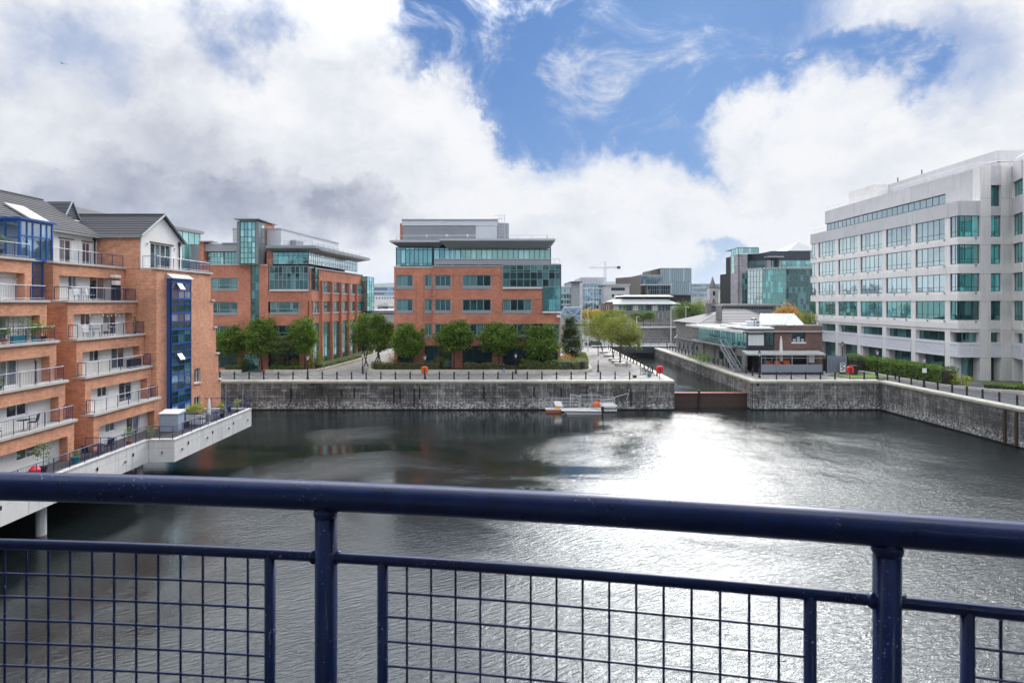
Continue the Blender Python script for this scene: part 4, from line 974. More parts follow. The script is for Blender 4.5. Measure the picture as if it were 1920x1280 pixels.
# recessed left bay
opl = [PX(FL, 743, 774, *r) for r in rows_] + [PX(FL, 796, 810.5, *r) for r in rows_] + [(FL.s(745), FL.s(776), GZ + .4, FL.z(760, 650)), (FL.s(797), FL.s(810.8), GZ + .4, FL.z(760, 650))]
m = MB(); wall(m, FL, FL.s(739), FL.s(811.2), GZ, FL.z(760, 502), opl, -.4, 0); m.build('brick_wall', 'brick_office', mo)
for o_ in opl[:3]: wn.append((FL, o_, 3))
for o_ in opl[3:6]: wn.append((FL, o_, 2))
for Fq, (a, b, c, d), cols in wn:
    window(mo, Fq, a, b, c, d, cols, (1,), 'frame_window', 'glass_teal_dark', -.12, .13, .1)
    MB().fbox(Fq, a, b, c - .42, c - .003, -.3, .05).build('sill_panel', 'metal_mid', mo)
for Fq, L in ((F, [o for o in op_ if o[2] < GZ + .5]), (FL, opl[6:])):
    for a, b, c, d in L: window(mo, Fq, a, b, c, d, 3, (1, 2), 'frame_dark', 'glass_ground', -.2, .1, .1, name='shopfront_window')
# shadow-gap pilasters
for u0, u1, vt in ((850.5, 861.5, 515), (926.5, 937.5, 515), (1003, 1013, 560)):
    a, b, c, d = PX(F, u0, u1, vt, 606)
    for q0, q1 in ((a - .06, a), (b, b + .06)): MB().fbox(F, q0, q1, c, d, .001, .06).build('pilaster_edge', 'brick_office', mo)
    MB().fbox(F, a, b, d - .06, d, .001, .06).build('pilaster_head', 'brick_office', mo)
for u0, u1 in ((780.5, 793.5),):
    a, b, c, d = PX(FL, u0, u1, 515, 606)
    for q0, q1 in ((a - .06, a), (b, b + .06)): MB().fbox(FL, q0, q1, c, d, .001, .06).build('pilaster_edge', 'brick_office', mo)
pbox(FL, 738.5, 811, 499, 502, -.3, .06, 'string_course', 'coping', mo)
pbox(F, 811, 942, 497.5, 500, -.3, .08, 'string_course', 'cladding_grey', mo)
# body
x0, x1 = XU(739, MY), XU(1051, MY)
MB().box(x0 + .003, x1 - .4, MY + .95, MY + 24, GZ, F.z(900, 501)).build('body', 'brick_office', mo)
MB().box(x0 + .6, x1 - 2.4, MY + 1.6, MY + 23, F.z(900, 501), F.z(900, 464)).build('core', 'interior_dark', mo)
# glass corner
a, b, c, d = PX(F, 942.3, 1052, 496, 538)
window(mo, F, a, b, c, d, 9, (1.0, 1.0, .35, .65), 'frame_window', 'glass_teal_dark', .25, .10, .12, name='glazed_bay', wcols=[1.1, 1.1, 1.1, 1.1, 1.1, .9, 1.0, 1.0, .9])
MB().fbox(F, a, F.s(1017), F.z(900, 541.2), F.z(900, 538.6), -.3, .3).build('sill_band', 'white_paint', mo)
a, b, c, d = PX(F, 1017.3, 1052, 538, 583)
window(mo, F, a, b, c, d, 3, (1, 1), 'frame_teal', 'glass_teal', .25, .07, .12, name='glazed_bay')
MB().fbox(F, a, b, F.z(900, 586.5), F.z(900, 583.5), -.3, .3).build('sill_band', 'white_paint', mo)
Fr_ = Fr((F.p(b, 0)[0], MY - .25), (F.p(b, 0)[0], MY + 7)); window(mo, Fr_, 0, 7.2, F.z(900, 583), F.z(900, 496), 5, (1, 1, 1, 1), 'frame_teal', 'glass_teal_dark', 0, .07, .12, name='glazed_bay')
MB().fbox(F, F.s(943), b, F.z(900, 496), F.z(900, 495), -7, .2).build('corner_roof', 'metal_mid', mo)
# top floor glazing
Ft_ = Fr((XU(741, MY), MY + 1.0), (XU(1034, MY), MY + 1.0)); z0, z1 = F.z(900, 498), F.z(900, 463)
window(mo, Ft_, 0, Ft_.s(812), z0, z1, 8, (.12, 1, .12), 'frame_deep', 'glass_teal_light', .5, .13, .12, name='top_glazing')
window(mo, Ft_, Ft_.s(812) + .02, Ft_.L, z0, z1, 22, (.12, 1.0, .12), 'frame_deep', 'glass_teal_light', 0, .13, .12, name='top_glazing')
pbox(F, 814, 1031, 486.5, 496, -.05, .12, 'balcony_front', 'cladding_grey', mo)
pbox(F, 814, 1031, 485.2, 486.4, -.1, .2, 'balcony_capping', 'metal_light', mo)
railing(mo, [(XU(1031, MY), MY + .1), (XU(1049, MY), MY + .1)], F.z(900, 496), .9, .8, 'metal_light', 'metal_light', 0)
# eaves: tapering soffit under a thin slab
def eaves(xl, xr, yf, yb, z0, z1, ins, name='eaves'):
    m = MB(); zt = z1 - .32
    m.hexa([(xl + ins, yf + ins, z0), (xr - ins, yf + ins, z0), (xr - ins, yb, z0), (xl + ins, yb, z0)], [(xl, yf, zt), (xr, yf, zt), (xr, yb, zt), (xl, yb, zt)]); m.build('soffit', 'metal_mid', mo)
    MB().box(xl - .05, xr + .05, yf - .05, yb, zt, z1).build('roof_edge', 'metal_light', mo)
eaves(XU(729, MY - 1.2), XU(835, MY - 1.2), MY - .3, MY + 22, F.z(900, 466), F.z(900, 450.6), 1.7)
eaves(XU(823, MY - 1.7), XU(1041, MY - 1.7), MY - 1.2, MY + 22.5, F.z(900, 465.2), F.z(900, 449.0), 1.1)
MB().box(x0 + .5, x1 - 2.5, MY + 1.2, MY + 22, F.z(900, 466), F.z(900, 464)).build('ceiling', 'metal_mid', mo)
zr_ = F.z(900, 449)
railing(mo, [(XU(745, MY + 2), MY + 1.2), (XU(1026, MY + 1), MY + .4), (XU(1026, MY + 1), MY + 14)], zr_, .75, 2.4, 'metal_mid', 'metal_light', 0, r=.03)
# roof plant screens
Fp = Fr((XU(755, 101), 101), (XU(932, 101), 101)); zp0, zp1 = zr_ - .3, Fp.z(800, 411)
m = MB(); s_l = Fp.s(892)
MB().fbox(Fp, 0, Fp.L, zp0, zp1 - .5, -9, -.2).build('plant_screen', 'cladding_grey', mo)
n = 16
for i in range(n): zz = zp0 + (zp1 - 1.2 - zp0) * i / n; MB().fbox(Fp, 0, s_l, zz, zz + (zp1 - 1.2 - zp0) / n * .72, -.2, -.05 + .0).build('louvre', 'cladding_grey', mo)
MB().fbox(Fp, s_l, Fp.L, zp0, zp1 - 1.1, -.2, 0).build('screen_panel', 'cladding_light', mo)
MB().fbox(Fp, -.1, Fp.L + .1, zp1 - 1.1, zp1 - .25, -.25, .06).build('screen_band', 'cladding_light', mo); MB().fbox(Fp, -.15, Fp.L + .15, zp1 - .25, zp1, -9.2, .15).build('screen_capping', 'metal_mid', mo)
MB().box(XU(932.5, 103), XU(954, 103), 103, 109, zr_ - .3, ZV(418.5, 103)).build('plant_room', 'cladding_grey', mo)
MB().box(XU(750, 103), XU(756.5, 103), 103, 106, zr_ - .3, ZV(420, 103)).build('chimney', 'brick_office', mo); MB().box(XU(749.5, 103), XU(757, 103), 102.9, 106.1, ZV(420, 103), ZV(418.8, 103)).build('chimney_cap', 'coping', mo)
a_ = MB()
for u in (936, 941, 946): a_.tube([(XU(u, 100), 100, zr_), (XU(u, 100), 100, ZV(402, 100))], .035, 5)
for v in (404, 410, 418, 424, 430, 436): a_.tube([(XU(933 if v > 412 else 925, 100), 100, ZV(v, 100)), (XU(947, 100), 100, ZV(v, 100))], .03, 5)
a_.build('antenna_frame', 'metal_light', mo)
o = MB().box(XU(1044, MY - .6), XU(1051, MY - .6), MY - .7, MY - .1, ZV(595, MY), ZV(590, MY)).build('security_camera', 'white_paint', mo)
for i, (u, v) in enumerate(((800, 444), (838, 443), (876, 443))): MB().lathe((XU(u, 97.5), 97.5, ZV(v, 97.5) - .3), [(.05, 0), (.22, .25), (.22, .5), (.05, .6)], 8).build('roof_vent', 'metal_light', mo)

# ---------------- left office
LY = 95.5
lo = root('office_building', (XU(480, LY), LY + 12, GZ), 'brick office with a tall teal glass stair tower, left of the path', 'office building')
F = Fr((XU(372, LY), LY), (XU(585, LY), LY)); G0 = GZ
zt = F.z(480, 497.5)
op = []
cols_ = {}
for r in ((521, 542), (566, 587.5), (611, 632)):
    op.append((*PX(F, 395.6, 445.6, *r), 5)); 
for r in ((565.6, 586.5), (610, 631)): op.append((*PX(F, 505.7, 560.6, *r), 5))
strip = PX(F, 469.6, 486, 497.6, 652); door = (F.s(455), F.s(486.5), G0 + .02, G0 + 2.75)
grd = [(F.s(400), F.s(446), G0 + .5, F.z(430, 655)), (F.s(505), F.s(561), G0 + .4, F.z(530, 655))]
m = MB(); allops = [q[:4] for q in op] + [strip, door] + grd
wall(m, F, 0, F.s(503), G0, zt, allops, -.4, 0); wall(m, F, F.s(503), F.s(577), G0, F.z(530, 545), allops, -.4, 0)
m.fbox(F, F.s(577), F.L - .003, F.z(530, 564), F.z(530, 545), -.4, 0); m.fbox(F, F.s(577), F.L - .003, G0, F.z(530, 564), -.9, -.5)
m.build('brick_wall', 'brick_office', lo)
for a, b, c, d, n in op: window(lo, F, a, b, c, d, n, (.32, .68), 'frame_window', 'glass_teal_dark', -.12, .12, .1, wcols=[1, .35, 2.0, .35, 1][:n]); MB().fbox(F, a, b, c - .3, c - .003, -.3, .05).build('sill_panel', 'metal_mid', lo)
window(lo, F, *strip, 2, (1,) * 10, 'frame_teal', 'glass_teal_dark', -.15, .09, .1, name='stair_glazing')
window(lo, F, *door, 2, (.8, .2), 'frame_teal', 'glass_teal', .05, .1, .12, name='entrance_door')
for a, b, c, d in grd: window(lo, F, a, b, c, d, 4, (1, 2), 'frame_dark', 'glass_ground', -.2, .1, .1, name='shopfront_window')
for u0, u1 in ((446, 455), (487, 503)): pbox(F, u0, u1, 498, 501, .001, .06, 'pier_cap', 'brick_office', lo)
pbox(F, 372, 503.5, 495.5, 497.5, -.4, .1, 'string_course', 'coping', lo)
# glazed bay wrapping the corner (2 storeys up)
a, b, c, d = PX(F, 505.7, 579, 498.5, 543)
window(lo, F, a, b, c, d, 9, (1.1, .8, .8), 'frame_window', 'glass_teal_dark', .15, .10, .12, name='glazed_bay')
MB().fbox(F, a, b, F.z(530, 545.6), F.z(530, 543.2), -.3, .22).build('sill_band', 'white_paint', lo)
Fs = Fr((-32.7, LY), (-31.05, 122)); sz = lambda v: F.z(585, v)
MB().box(F.p(0)[0] + .05, F.p(F.L)[0] - .5, LY + .42, 122, G0, sz(499)).build('body', 'brick_office', lo)
window(lo, Fr((F.p(b)[0], LY - .12), (-32.25, LY + 1.2)), 0, 1.42, c, d, 2, (1.1, .8, .8), 'frame_teal', 'glass_teal_dark', 0, .07, .12, name='glazed_bay')
# side facade
spil = [Fs.s(u) for u in (602, 621, 638, 653, 667, 679)]; spw = .42
zt2 = sz(502.5); op = []
zr1, zr2, zg = (sz(547), sz(524.5)), (sz(586.5), sz(564.8)), (G0 + .4, sz(606))
for i, s_ in enumerate(spil[:-1]):
    a, b = s_ + spw + .35, spil[i + 1] - spw + .1
    for zz in (zr1, zr2, zg): op.append((a, b, zz[0], zz[1]))
op.append((Fs.s(584.5), Fs.s(598.5), zr2[0], zr2[1])); op.append((Fs.s(588), Fs.s(599), zg[0], zg[1])); op.append((Fs.s(583.5), Fs.s(598), sz(545), sz(500)))
m = MB(); wall(m, Fs, .02, Fs.L, G0, zt2, op, -.4, 0); m.build('side_wall', 'brick_office', lo)
for a, b, c, d in op:
    tall = d - c > 3.5
    window(lo, Fs, a, b, c, d, 3 if b - a > 2 else 2, (1, 1, 1) if tall else (.35, .65), 'frame_teal', 'glass_sky' if not tall else 'glass_teal', -.12, .09, .1)
    if not tall: MB().fbox(Fs, a, b, c - .22, c - .003, -.2, .08).build('sill', 'metal_light', lo)
for s_ in spil: MB().fbox(Fs, s_ - spw / 2, s_ + spw / 2, G0, sz(524), .002, .32).build('pilaster', 'brick_office', lo)
MB().fbox(Fs, .02, Fs.L, zt2 + .001, zt2 + .2, -.5, .12).build('string_course', 'metal_light', lo)
# top floor (set back) front and side
Ft = Fr((F.p(F.s(496))[0], LY + .9), (-33.4, LY + .9)); z0, z1 = sz(497), sz(470)
MB().fbox(Ft, 0, Ft.s(511), z0, z1, -.3, .05).build('brick_pier', 'brick_office', lo)
window(lo, Ft, Ft.s(511), Ft.L, z0 + .2, z1 - .15, 7, (.7, .3), 'frame_teal', 'glass_teal', 0, .08, .1, name='top_glazing')
Fts = Fr((-33.4, LY + .9), (-31.9, 121)); window(lo, Fts, 0, Fts.L, z0 + .2, z1 + .1, 26, (.7, .3), 'frame_deep', 'glass_sky', 0, .12, .1, name='top_glazing')
MB().box(-41, -34.2, LY + 1.6, 120, z0 - .1, z1).build('core', 'interior_dark', lo)
railing(lo, [(F.p(F.s(505))[0], LY + .15), (-32.9, LY + .15), (-31.4, 119)], z0 + .1, .8, 2.0, 'metal_light', 'metal_light', 0, r=.025)
# eaves
m = MB(); ex = F.p(F.s(501))[0]; zz1, zz0 = sz(460.5), sz(469.5)
P0 = [(ex, LY - .5), (-32.4 + .6, LY - .5), (-29.6, 122.5), (ex, 122.5)]
P1 = [(ex, LY + .9), (-33.2, LY + .9), (-31.6, 121), (ex, 121)]
m.hexa([(*p, zz0 - .1) for p in P1], [(*p, zz0 + .35) for p in P0]); m.build('soffit', 'metal_mid', lo)
MB().prism(P0, zz0 + .351, zz1).build('roof_edge', 'metal_mid', lo)
rk = railing(lo, [(ex + .3, LY + .3), (-32.6, LY + .3), (-31.0, 119.5)], zz1, .8, 2.3, 'metal_mid', 'metal_light', 0, r=.025)
for i in range(11):
    y = LY + 1.5 + i * 2.2; x = -31.5 + i * .17; MB().box(x - .9, x + .9, y, y + .25, zz0 + .05, zz0 + .34).build('eaves_fin', 'metal_light', lo)
# left upper part
pbox(F, 373.5, 382, 453.5, 495.4, -3, .0, 'brick_pier', 'brick_office', lo)
pbox(F, 382.1, 449, 456.5, 471, -9, -.3, 'parapet', 'cladding_grey', lo); pbox(F, 372, 398, 451.5, 453.4, -2, .3, 'roof_edge', 'metal_light', lo); pbox(F, 414.6, 449, 454.5, 456.4, -9, -.1, 'roof_edge', 'metal_light', lo)
pbox(F, 382.2, 449, 471.1, 495.4, -9, -1.4, 'core', 'interior_dark', lo)
a, b, c, d = PX(F, 383, 414, 471.2, 495.3); window(lo, F, a, b, c, d, 5, (.62, .38), 'frame_teal', 'glass_teal_light', -1.0, .08, .1, name='top_glazing')
a, b, c, d = PX(F, 414.5, 448.8, 471.2, 495.3); window(lo, F, a, b, c, d, 5, (.5, .5), 'frame_teal', 'glass_teal', -1.0, .08, .1, name='top_glazing')
railing(lo, [(F.p(F.s(374))[0], LY + .1), (F.p(F.s(449))[0], LY + .1)], F.z(430, 495.5), .55, 2, 'metal_light', 'metal_light', 0, r=.02)
pbox(F, 414.5, 449, 423.5, 456.3, -12, -4, 'plant_screen', 'cladding_light', lo); pbox(F, 413.5, 449, 422, 423.4, -12.1, -3.9, 'screen_capping', 'metal_light', lo)
for i in range(5): pbox(F, 414.5, 449, 425 + i * 6.2, 425.5 + i * 6.2, -4, -3.95, 'cladding_joint', 'metal_mid', lo)
# glass stair tower
a, b, c, d = PX(F, 451.5, 487.6, 416.5, 495.6)
window(lo, F, a + .25, b - .35, c, d, 4, (1, 1, 1, 1, 1, 1.4, 1.4), 'frame_deep', 'glass_teal_light', .9, .11, .12, name='tower_glazing', wcols=[1, 1.1, 1.1, .9])
m = MB(); m.fbox(F, a - .2, a + .25, c, d, -3, .95); m.fbox(F, b - .35, b + .12, c, d, -.2, .95); m.fbox(F, a + .25, b - .35, d - .003, d + .25, -3, .95); m.build('tower_frame', 'frame_grey', lo)
MB().fbox(F, a + .3, b + .1, c, d, -3, .6).build('tower_core', 'cladding_grey', lo)
Ftw = Fr(F.p(b + .12, .95), F.p(b + .12, -5.5)); window(lo, Ftw, .15, 2.6, F.z(480, 457), d - .3, 2, (1, 1, 1), 'frame_grey', 'glass_sky', .02, .12, .1, name='tower_glazing')
MB().fbox(Ftw, 2.6, 6.4, F.z(480, 462), d + .1, -2, 0).build('tower_brick', 'brick_office', lo)
m = MB(); m.prism([F.p(a - .5, 1.4), F.p(b + .5, 1.4), (F.p(b + .45)[0], LY + 6), (F.p(a - .5)[0], LY + 6)], d + .251, d + .42); m.build('tower_roof', 'metal_mid', lo)
# roof plant behind
FP = Fr((-38.3, 97.3), (-35.8, 121)); zP = 27.45
MB().fbox(FP, 0, FP.L, sz(465), zP, -2.5, 0).build('plant_screen', 'cladding_light', lo); MB().fbox(FP, -.1, FP.L + .1, zP, zP + .15, -2.6, .1).build('screen_capping', 'metal_light', lo)
MB().fbox(FP, 3.2, 6.0, sz(461), sz(444), .01, 1.0).build('plant_unit', 'metal_mid', lo)
# far end glass turret
window(lo, Fr((-32.0, 121.2), (-29.9, 121.2)), 0, 2.1, ZV(583, 121), ZV(518, 121), 2, (1,) * 8, 'frame_teal', 'glass_teal', 0, .08, .12, name='turret_glazing')
window(lo, Fr((-29.9, 121.2), (-29.6, 126)), 0, 4.8, ZV(583, 121), ZV(518, 121), 3, (1,) * 8, 'frame_teal', 'glass_teal_light', 0, .08, .12, name='turret_glazing')
MB().box(-33.9, -30.0, 121.4, 127, GZ, ZV(518, 121)).build('turret_core', 'interior_dark', lo)
# ---------------- green tower and grey plant behind the apartments
gt = root('glass_tower', (-60.5, 105, GZ), 'slim green glass tower showing above the white gable', 'tower')
y = 104.0; window(gt, Fr((XU(312, y), y), (XU(331, y), y)), 0, XU(331, y) - XU(312, y), 12, ZV(432, y), 2, (1,) * 7, 'frame_teal', 'glass_teal', 0, .1, .12, name='tower_glazing')
window(gt, Fr((XU(331, y), y), (XU(331, y) + .8, y + 6.5)), 0, 6.5, 12, ZV(431, y), 4, (1,) * 7, 'frame_teal', 'glass_teal_light', 0, .1, .12, name='tower_glazing')
MB().box(XU(312, y), XU(331, y), y + .2, y + 6, GZ, ZV(432, y)).build('tower_core', 'interior_dark', gt); MB().prism([(XU(309, y), y - .5), (XU(332, y), y - .5), (XU(333, y) + 1, y + 7), (XU(309, y), y + 7)], ZV(431, y), ZV(425, y)).build('tower_roof', 'metal_mid', gt)
bk = root('office_building', (-63, 112, GZ), 'low grey clad block between the green glass tower and the brick office', 'office building')
y = 108.; MB().box(XU(345, y), XU(374, y), y, y + 12, ZV(487, y), ZV(458, y)).build('plant_screen', 'cladding_grey', bk); MB().box(XU(340, y), XU(380, y), y - 1, y + 13, GZ, ZV(488, y)).build('wall', 'cladding_grey', bk)
for i in range(6): MB().box(XU(345, y), XU(374, y), y - .05, y, ZV(484 - i * 5, y), ZV(483.4 - i * 5, y)).build('cladding_joint', 'metal_mid', bk)

# ---------------- white concrete office on the right
wo = root('office_building', (75, 100, GZ), 'long white concrete office with ribbon windows on the right side of the dock', 'office building')
WX, WY = 63.3, 83.2
FW = Fr((WX, 124.2), (WX, WY)); sy = lambda y: 124.2 - y
py = [121.7, 114.3, 107.05, 99.8, 92.55, 85.3]; pw = 1.0
rows_w = [(24.6, 27.58), (20.76, 23.52), (16.86, 19.41), (12.78, 15.51), (9.58, 11.14), (4.3, 7.5)]
def bay(F, a, b, near=False, cols=5, first=False):
    """one structural bay of the facade between s=a and s=b"""
    for i, (z0, z1) in enumerate(rows_w):
        if i < 4:
            window(wo, F, a, b, z0, z1, cols, (.24, .76), 'frame_deep', 'glass_sky' if (i < 3 and F is FW) else ('glass_teal' if i < 3 or F is FW else 'glass_teal_dark'), -.14, .07, .1)
        elif i == 4:
            window(wo, F, a + .1, b - .1, z0 + .05, z1 - .1, max(2, cols - 2), (1,), 'frame_teal', 'glass_teal_dark', -.6, .08, .1); MB().fbox(F, a, b, z1 - .1, z1 + .35, -.75, -.05).build('lintel', 'concrete_panel', wo)
        else:
            window(wo, F, a + .2, b - .1, z0, z1, max(2, cols - 2), (1,), 'frame_teal', 'glass_teal_dark', -1.3, .09, .1, name='shopfront_window')
    # tiled white panel under the fifth row
    m = MB(); n = max(3, int((b - a) / .62)); 
    for i in range(n):
        for j in range(3):
            q0, q1 = a + (b - a) * i / n, a + (b - a) * (i + 1) / n; m.fbox(F, q0 + .012, q1 - .012, 7.75 + j * .5 + .01, 7.75 + (j + 1) * .5 - .01, -.1, .12)
    tag(m.build('tile_cladding', 'panel_white', wo), kind='stuff'); MB().fbox(F, a, b, 7.5, 7.74, -.5, .16).build('panel_sill', 'panel_white', wo); MB().fbox(F, a, b, 9.27, 9.6, -.6, .18).build('panel_capping', 'panel_white', wo)
    MB().fbox(F, a, b, 7.75, 9.26, -.5, -.11).build('panel_back', 'frame_grey', wo)
for i, y in enumerate(py):
    s_ = sy(y); MB().fbox(FW, s_ - pw / 2, s_ + pw / 2, GZ, 27.57, -1.2, 0).build('pillar', 'concrete_panel', wo)
    MB().fbox(FW, s_ + pw / 2 + .001, s_ + pw / 2 + .35, GZ, 7.5, -1.9, -.2).build('pillar_return', 'concrete_panel', wo)
    if i: bay(FW, sy(py[i - 1]) + pw / 2, s_ - pw / 2)
bay(FW, .05, sy(py[0]) - pw / 2, cols=2)
bay(FW, sy(py[5]) + pw / 2, FW.L - .01, cols=2)
FC = Fr((WX, WY), (74, WY)); bay(FC, 0.01, 3.0, cols=3); bay(FC, 4.5, 6.0, cols=2)
for a, b in ((3.0, 4.5), (6.0, 7.7)): MB().fbox(FC, a, b, GZ, 34.7, -1.2, .15).build('pillar', 'concrete_panel', wo)
# spandrel bands
bz = [(23.53, 24.59), (19.42, 20.75), (15.52, 16.85), (11.5, 12.77)]
for z0, z1 in bz:
    for i in range(6):
        a = 0.0 if i == 0 else sy(py[i]) - 7.25 + .6; b = sy(py[i]) + .6 if i < 5 else FW.L
        a = 0 if i == 0 else sy(py[i - 1]) + .601
        MB().fbox(FW, a + .006, b - .006, z0, z1 - .35, -.5, .10 + (.002 if i % 2 else 0)).build('spandrel', 'concrete_panel', wo); 
        MB().fbox(FW, a + .006, b - .006, z1 - .349, z1, -.28, .03).build('ledge', 'concrete_panel', wo)
        for q in (.3, .7): MB().fbox(FW, a + (b - a) * q, a + (b - a) * q + .18, z1 - .32, z1 - .12, .081, .22).build('floodlight', 'frame_grey', wo)
    MB().fbox(FC, 0.11, 3.0, z0, z1 - .35, -.5, .10).build('spandrel', 'concrete_panel', wo); MB().fbox(FC, .09, 3.0, z1 - .349, z1, -.28, .03).build('ledge', 'concrete_panel', wo)
    MB().fbox(FC, 4.5, 6.0, z0, z1 - .35, -.5, .12).build('spandrel', 'concrete_panel', wo); MB().fbox(FC, 4.5, 6.0, z1 - .349, z1, -.28, .0).build('ledge', 'concrete_panel', wo)
    MB().fbox(FC, 2.3, 2.5, z1 - .32, z1 - .12, .081, .22).build('floodlight', 'frame_grey', wo)
# panel joints on pillars
for a, b in ((3.0, 4.5), (6.0, 7.7)):
    for z in (7.4, 11.3, 15.4, 19.3, 23.4, 27.4, 30): MB().fbox(FC, a, b, z, z + .03, .151, .156).build('joint', 'frame_grey', wo)
# parapets
def band(F, a, b, z0, z1, n, d0=-.4, d1=.12, mat='concrete_roof'):
    for i in range(n): q0, q1 = a + (b - a) * i / n, a + (b - a) * (i + 1) / n; MB().fbox(F, q0 + .008, q1 - .008, z0, z1, d0, d1).build('parapet_panel', mat, wo)
band(FW, -.05, FW.L, 27.58, 29.66, 10); band(FC, .13, 3.0, 27.58, 29.66, 1)
MB().box(WX + .3, 110, WY + .45, 124.2, 29.2, 29.6).build('roof_deck', 'concrete_roof', wo)
MB().box(WX + 1.5, 110, WY + 1.4, 123.6, GZ, 29.1).build('core', 'interior_dark', wo)
FU = Fr((67.1, 126.4), (67.1, 85.3))
window(wo, FU, 1, FU.L, 29.7, 32.05, 28, (.4, .6), 'frame_deep', 'glass_sky', -.2, .10, .1, name='ribbon_window')
band(FU, .8, FU.L, 32.1, 34.75, 9); MB().box(67.3, 110, 85.5, 126.2, 32.1, 34.3).build('upper_core', 'concrete_roof', wo); MB().box(68.2, 110, 86.3, 125.8, 29.6, 32.1).build('upper_core', 'interior_dark', wo)
FUc = Fr((67.1, 85.3), (70, 85.3)); window(wo, FUc, 0, 1.3, 29.7, 32.05, 1, (.4, .6), 'frame_teal', 'glass_teal_dark', -.2, .07, .1, name='ribbon_window'); MB().fbox(FUc, .13, 2.9, 32.1, 34.75, -.4, .12).build('parapet_panel', 'concrete_roof', wo)
a, b = 4.5, 6.0
window(wo, FC, a, b, 28.9, 31.9, 2, (.4, .6), 'frame_teal', 'glass_teal_dark', -.3, .08, .1); MB().fbox(FC, a, b, 31.9, 34.7, -.5, .1).build('parapet_panel', 'concrete_roof', wo); MB().fbox(FC, a, b, 27.58, 28.9, -.5, .1).build('parapet_panel', 'concrete_roof', wo)
MB().box(66.5, 110, WY + 1.2, 90, 29.61, 34.5).build('upper_core', 'concrete_roof', wo)
railing(wo, [(67.5, 126), (67.5, 85.7), (70.8, 84)], 34.75, .85, 2.2, 'white_paint', 'white_paint', 0, r=.03)
railing(wo, [(63.6, 124), (63.6, 119)], 29.66, .8, 1.5, 'white_paint', 'white_paint', 0, r=.025)
FPt = Fr((72.8, 117.8), (72.8, 87.9)); band(FPt, 0, FPt.L, 36.4, 38.05, 6, -.5, .1); MB().fbox(FPt, .3, FPt.L - .3, 34.5, 36.39, -3, -.6).build('penthouse_wall', 'concrete_panel', wo)
for i in range(12): MB().fbox(FPt, 1 + i * 2.4, 1.5 + i * 2.4, 34.5, 36.39, -.6, -.4).build('penthouse_pier', 'concrete_panel', wo)
FPc = Fr((72.8, 87.9), (85, 87.9)); band(FPc, 0.11, 12, 36.4, 38.05, 3, -.5, .1); MB().fbox(FPc, .3, 12, 34.5, 36.39, -3, -.6).build('penthouse_wall', 'concrete_panel', wo); MB().box(73.2, 85, 88.3, 117.5, 37.4, 37.9).build('penthouse_roof', 'concrete_roof', wo)
MB().box(69.8, 78, 113.3, 121.6, 34.4, 38.1).build('lift_room', 'concrete_panel', wo)
for y in (111, 104.5): MB().tube([(73.0, y, 38), (73.0, y, 38.9)], .09, 8).build('flue', 'iron_black', wo)
# wing coming towards the camera
FWg = Fr((71.0, WY), (64.3, 68.2)); MB().fbox(FWg, .02, .35, GZ, 34.75, -2, 0.001).build('pillar', 'concrete_panel', wo)
bay(FWg, .35, 3.7, cols=3); MB().fbox(FWg, 3.7, 4.7, GZ, 34.7, -2, 0).build('pillar', 'concrete_panel', wo); bay(FWg, 4.7, 11, cols=4); MB().fbox(FWg, 11, 12, GZ, 34.7, -2, 0).build('pillar', 'concrete_panel', wo)
for z0, z1 in bz + [(27.58, 30.0), (32.2, 34.75)]:
    for a, b in ((.36, 3.7), (4.7, 11)): MB().fbox(FWg, a, b, z0, z1, -.5, .15).build('spandrel', 'concrete_panel' if z0 < 27 else 'concrete_roof', wo)
for a, b in ((.35, 3.7), (4.7, 11)): window(wo, FWg, a, b, 30.0, 32.2, 3, (.4, .6), 'frame_teal', 'glass_teal', -.2, .08, .1)
MB().prism([(72.5, 83), (66.5, 69.5), (90, 69.5), (90, 83)], GZ, 34.4).build('wing_core', 'concrete_panel', wo)
railing(wo, [FWg.p(.3, -.3), FWg.p(12, -.3)], 34.75, .85, 2.2, 'white_paint', 'white_paint', 0, r=.03)
# ================================================================ PUB BY THE CHANNEL
pb = root('pub', (44, 100, GZ), 'low pub by the channel with a brick block, glazed first floor and outdoor terrace', 'pub')
FB = Fr((XU(1452, 92.5), 92.5), (XU(1542, 92.5), 92.5)); wo_ = PX(FB, 1485, 1510, 620, 641)
m = MB(); wall(m, FB, 0, FB.L, GZ, FB.z(1500, 611), [wo_, PX(FB, 1484, 1513, 656, 690)], -.35, 0); m.build('brick_wall', 'brick_old', pb)
MB().fbox(FB, -.05, FB.L + .05, FB.z(1500, 611), FB.z(1500, 608.5), -.4, .06).build('coping', 'cladding_grey', pb); MB().fbox(FB, wo_[0] - .1, wo_[1] + .1, wo_[2] - .25, wo_[2] - .003, -.3, .1).build('sill', 'white_paint', pb)
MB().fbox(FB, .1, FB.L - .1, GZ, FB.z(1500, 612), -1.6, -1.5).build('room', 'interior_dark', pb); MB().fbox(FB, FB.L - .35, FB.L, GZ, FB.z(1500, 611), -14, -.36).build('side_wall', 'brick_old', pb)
window(pb, FB, *wo_, 1, (1,), 'frame_dark', 'glass_ground', -.3, .05, .05)
for i in range(3): MB().fbox(FB, wo_[0] + .2 + i * .65, wo_[0] + .65 + i * .65, wo_[2] + .02, wo_[2] + .5 + .3 * (i % 2), -.24, -.12).build('kitchen_unit', 'metal_light', pb)
FGl = Fr((36.9, 92.3), (XU(1451.5, 92.3), 92.3))
za, zb_ = FGl.z(1425, 655), FGl.z(1425, 617.5)
MB().fbox(FGl, 0, FGl.L, zb_ + .001, zb_ + .3, -12, .15).build('fascia', 'cladding_light', pb)
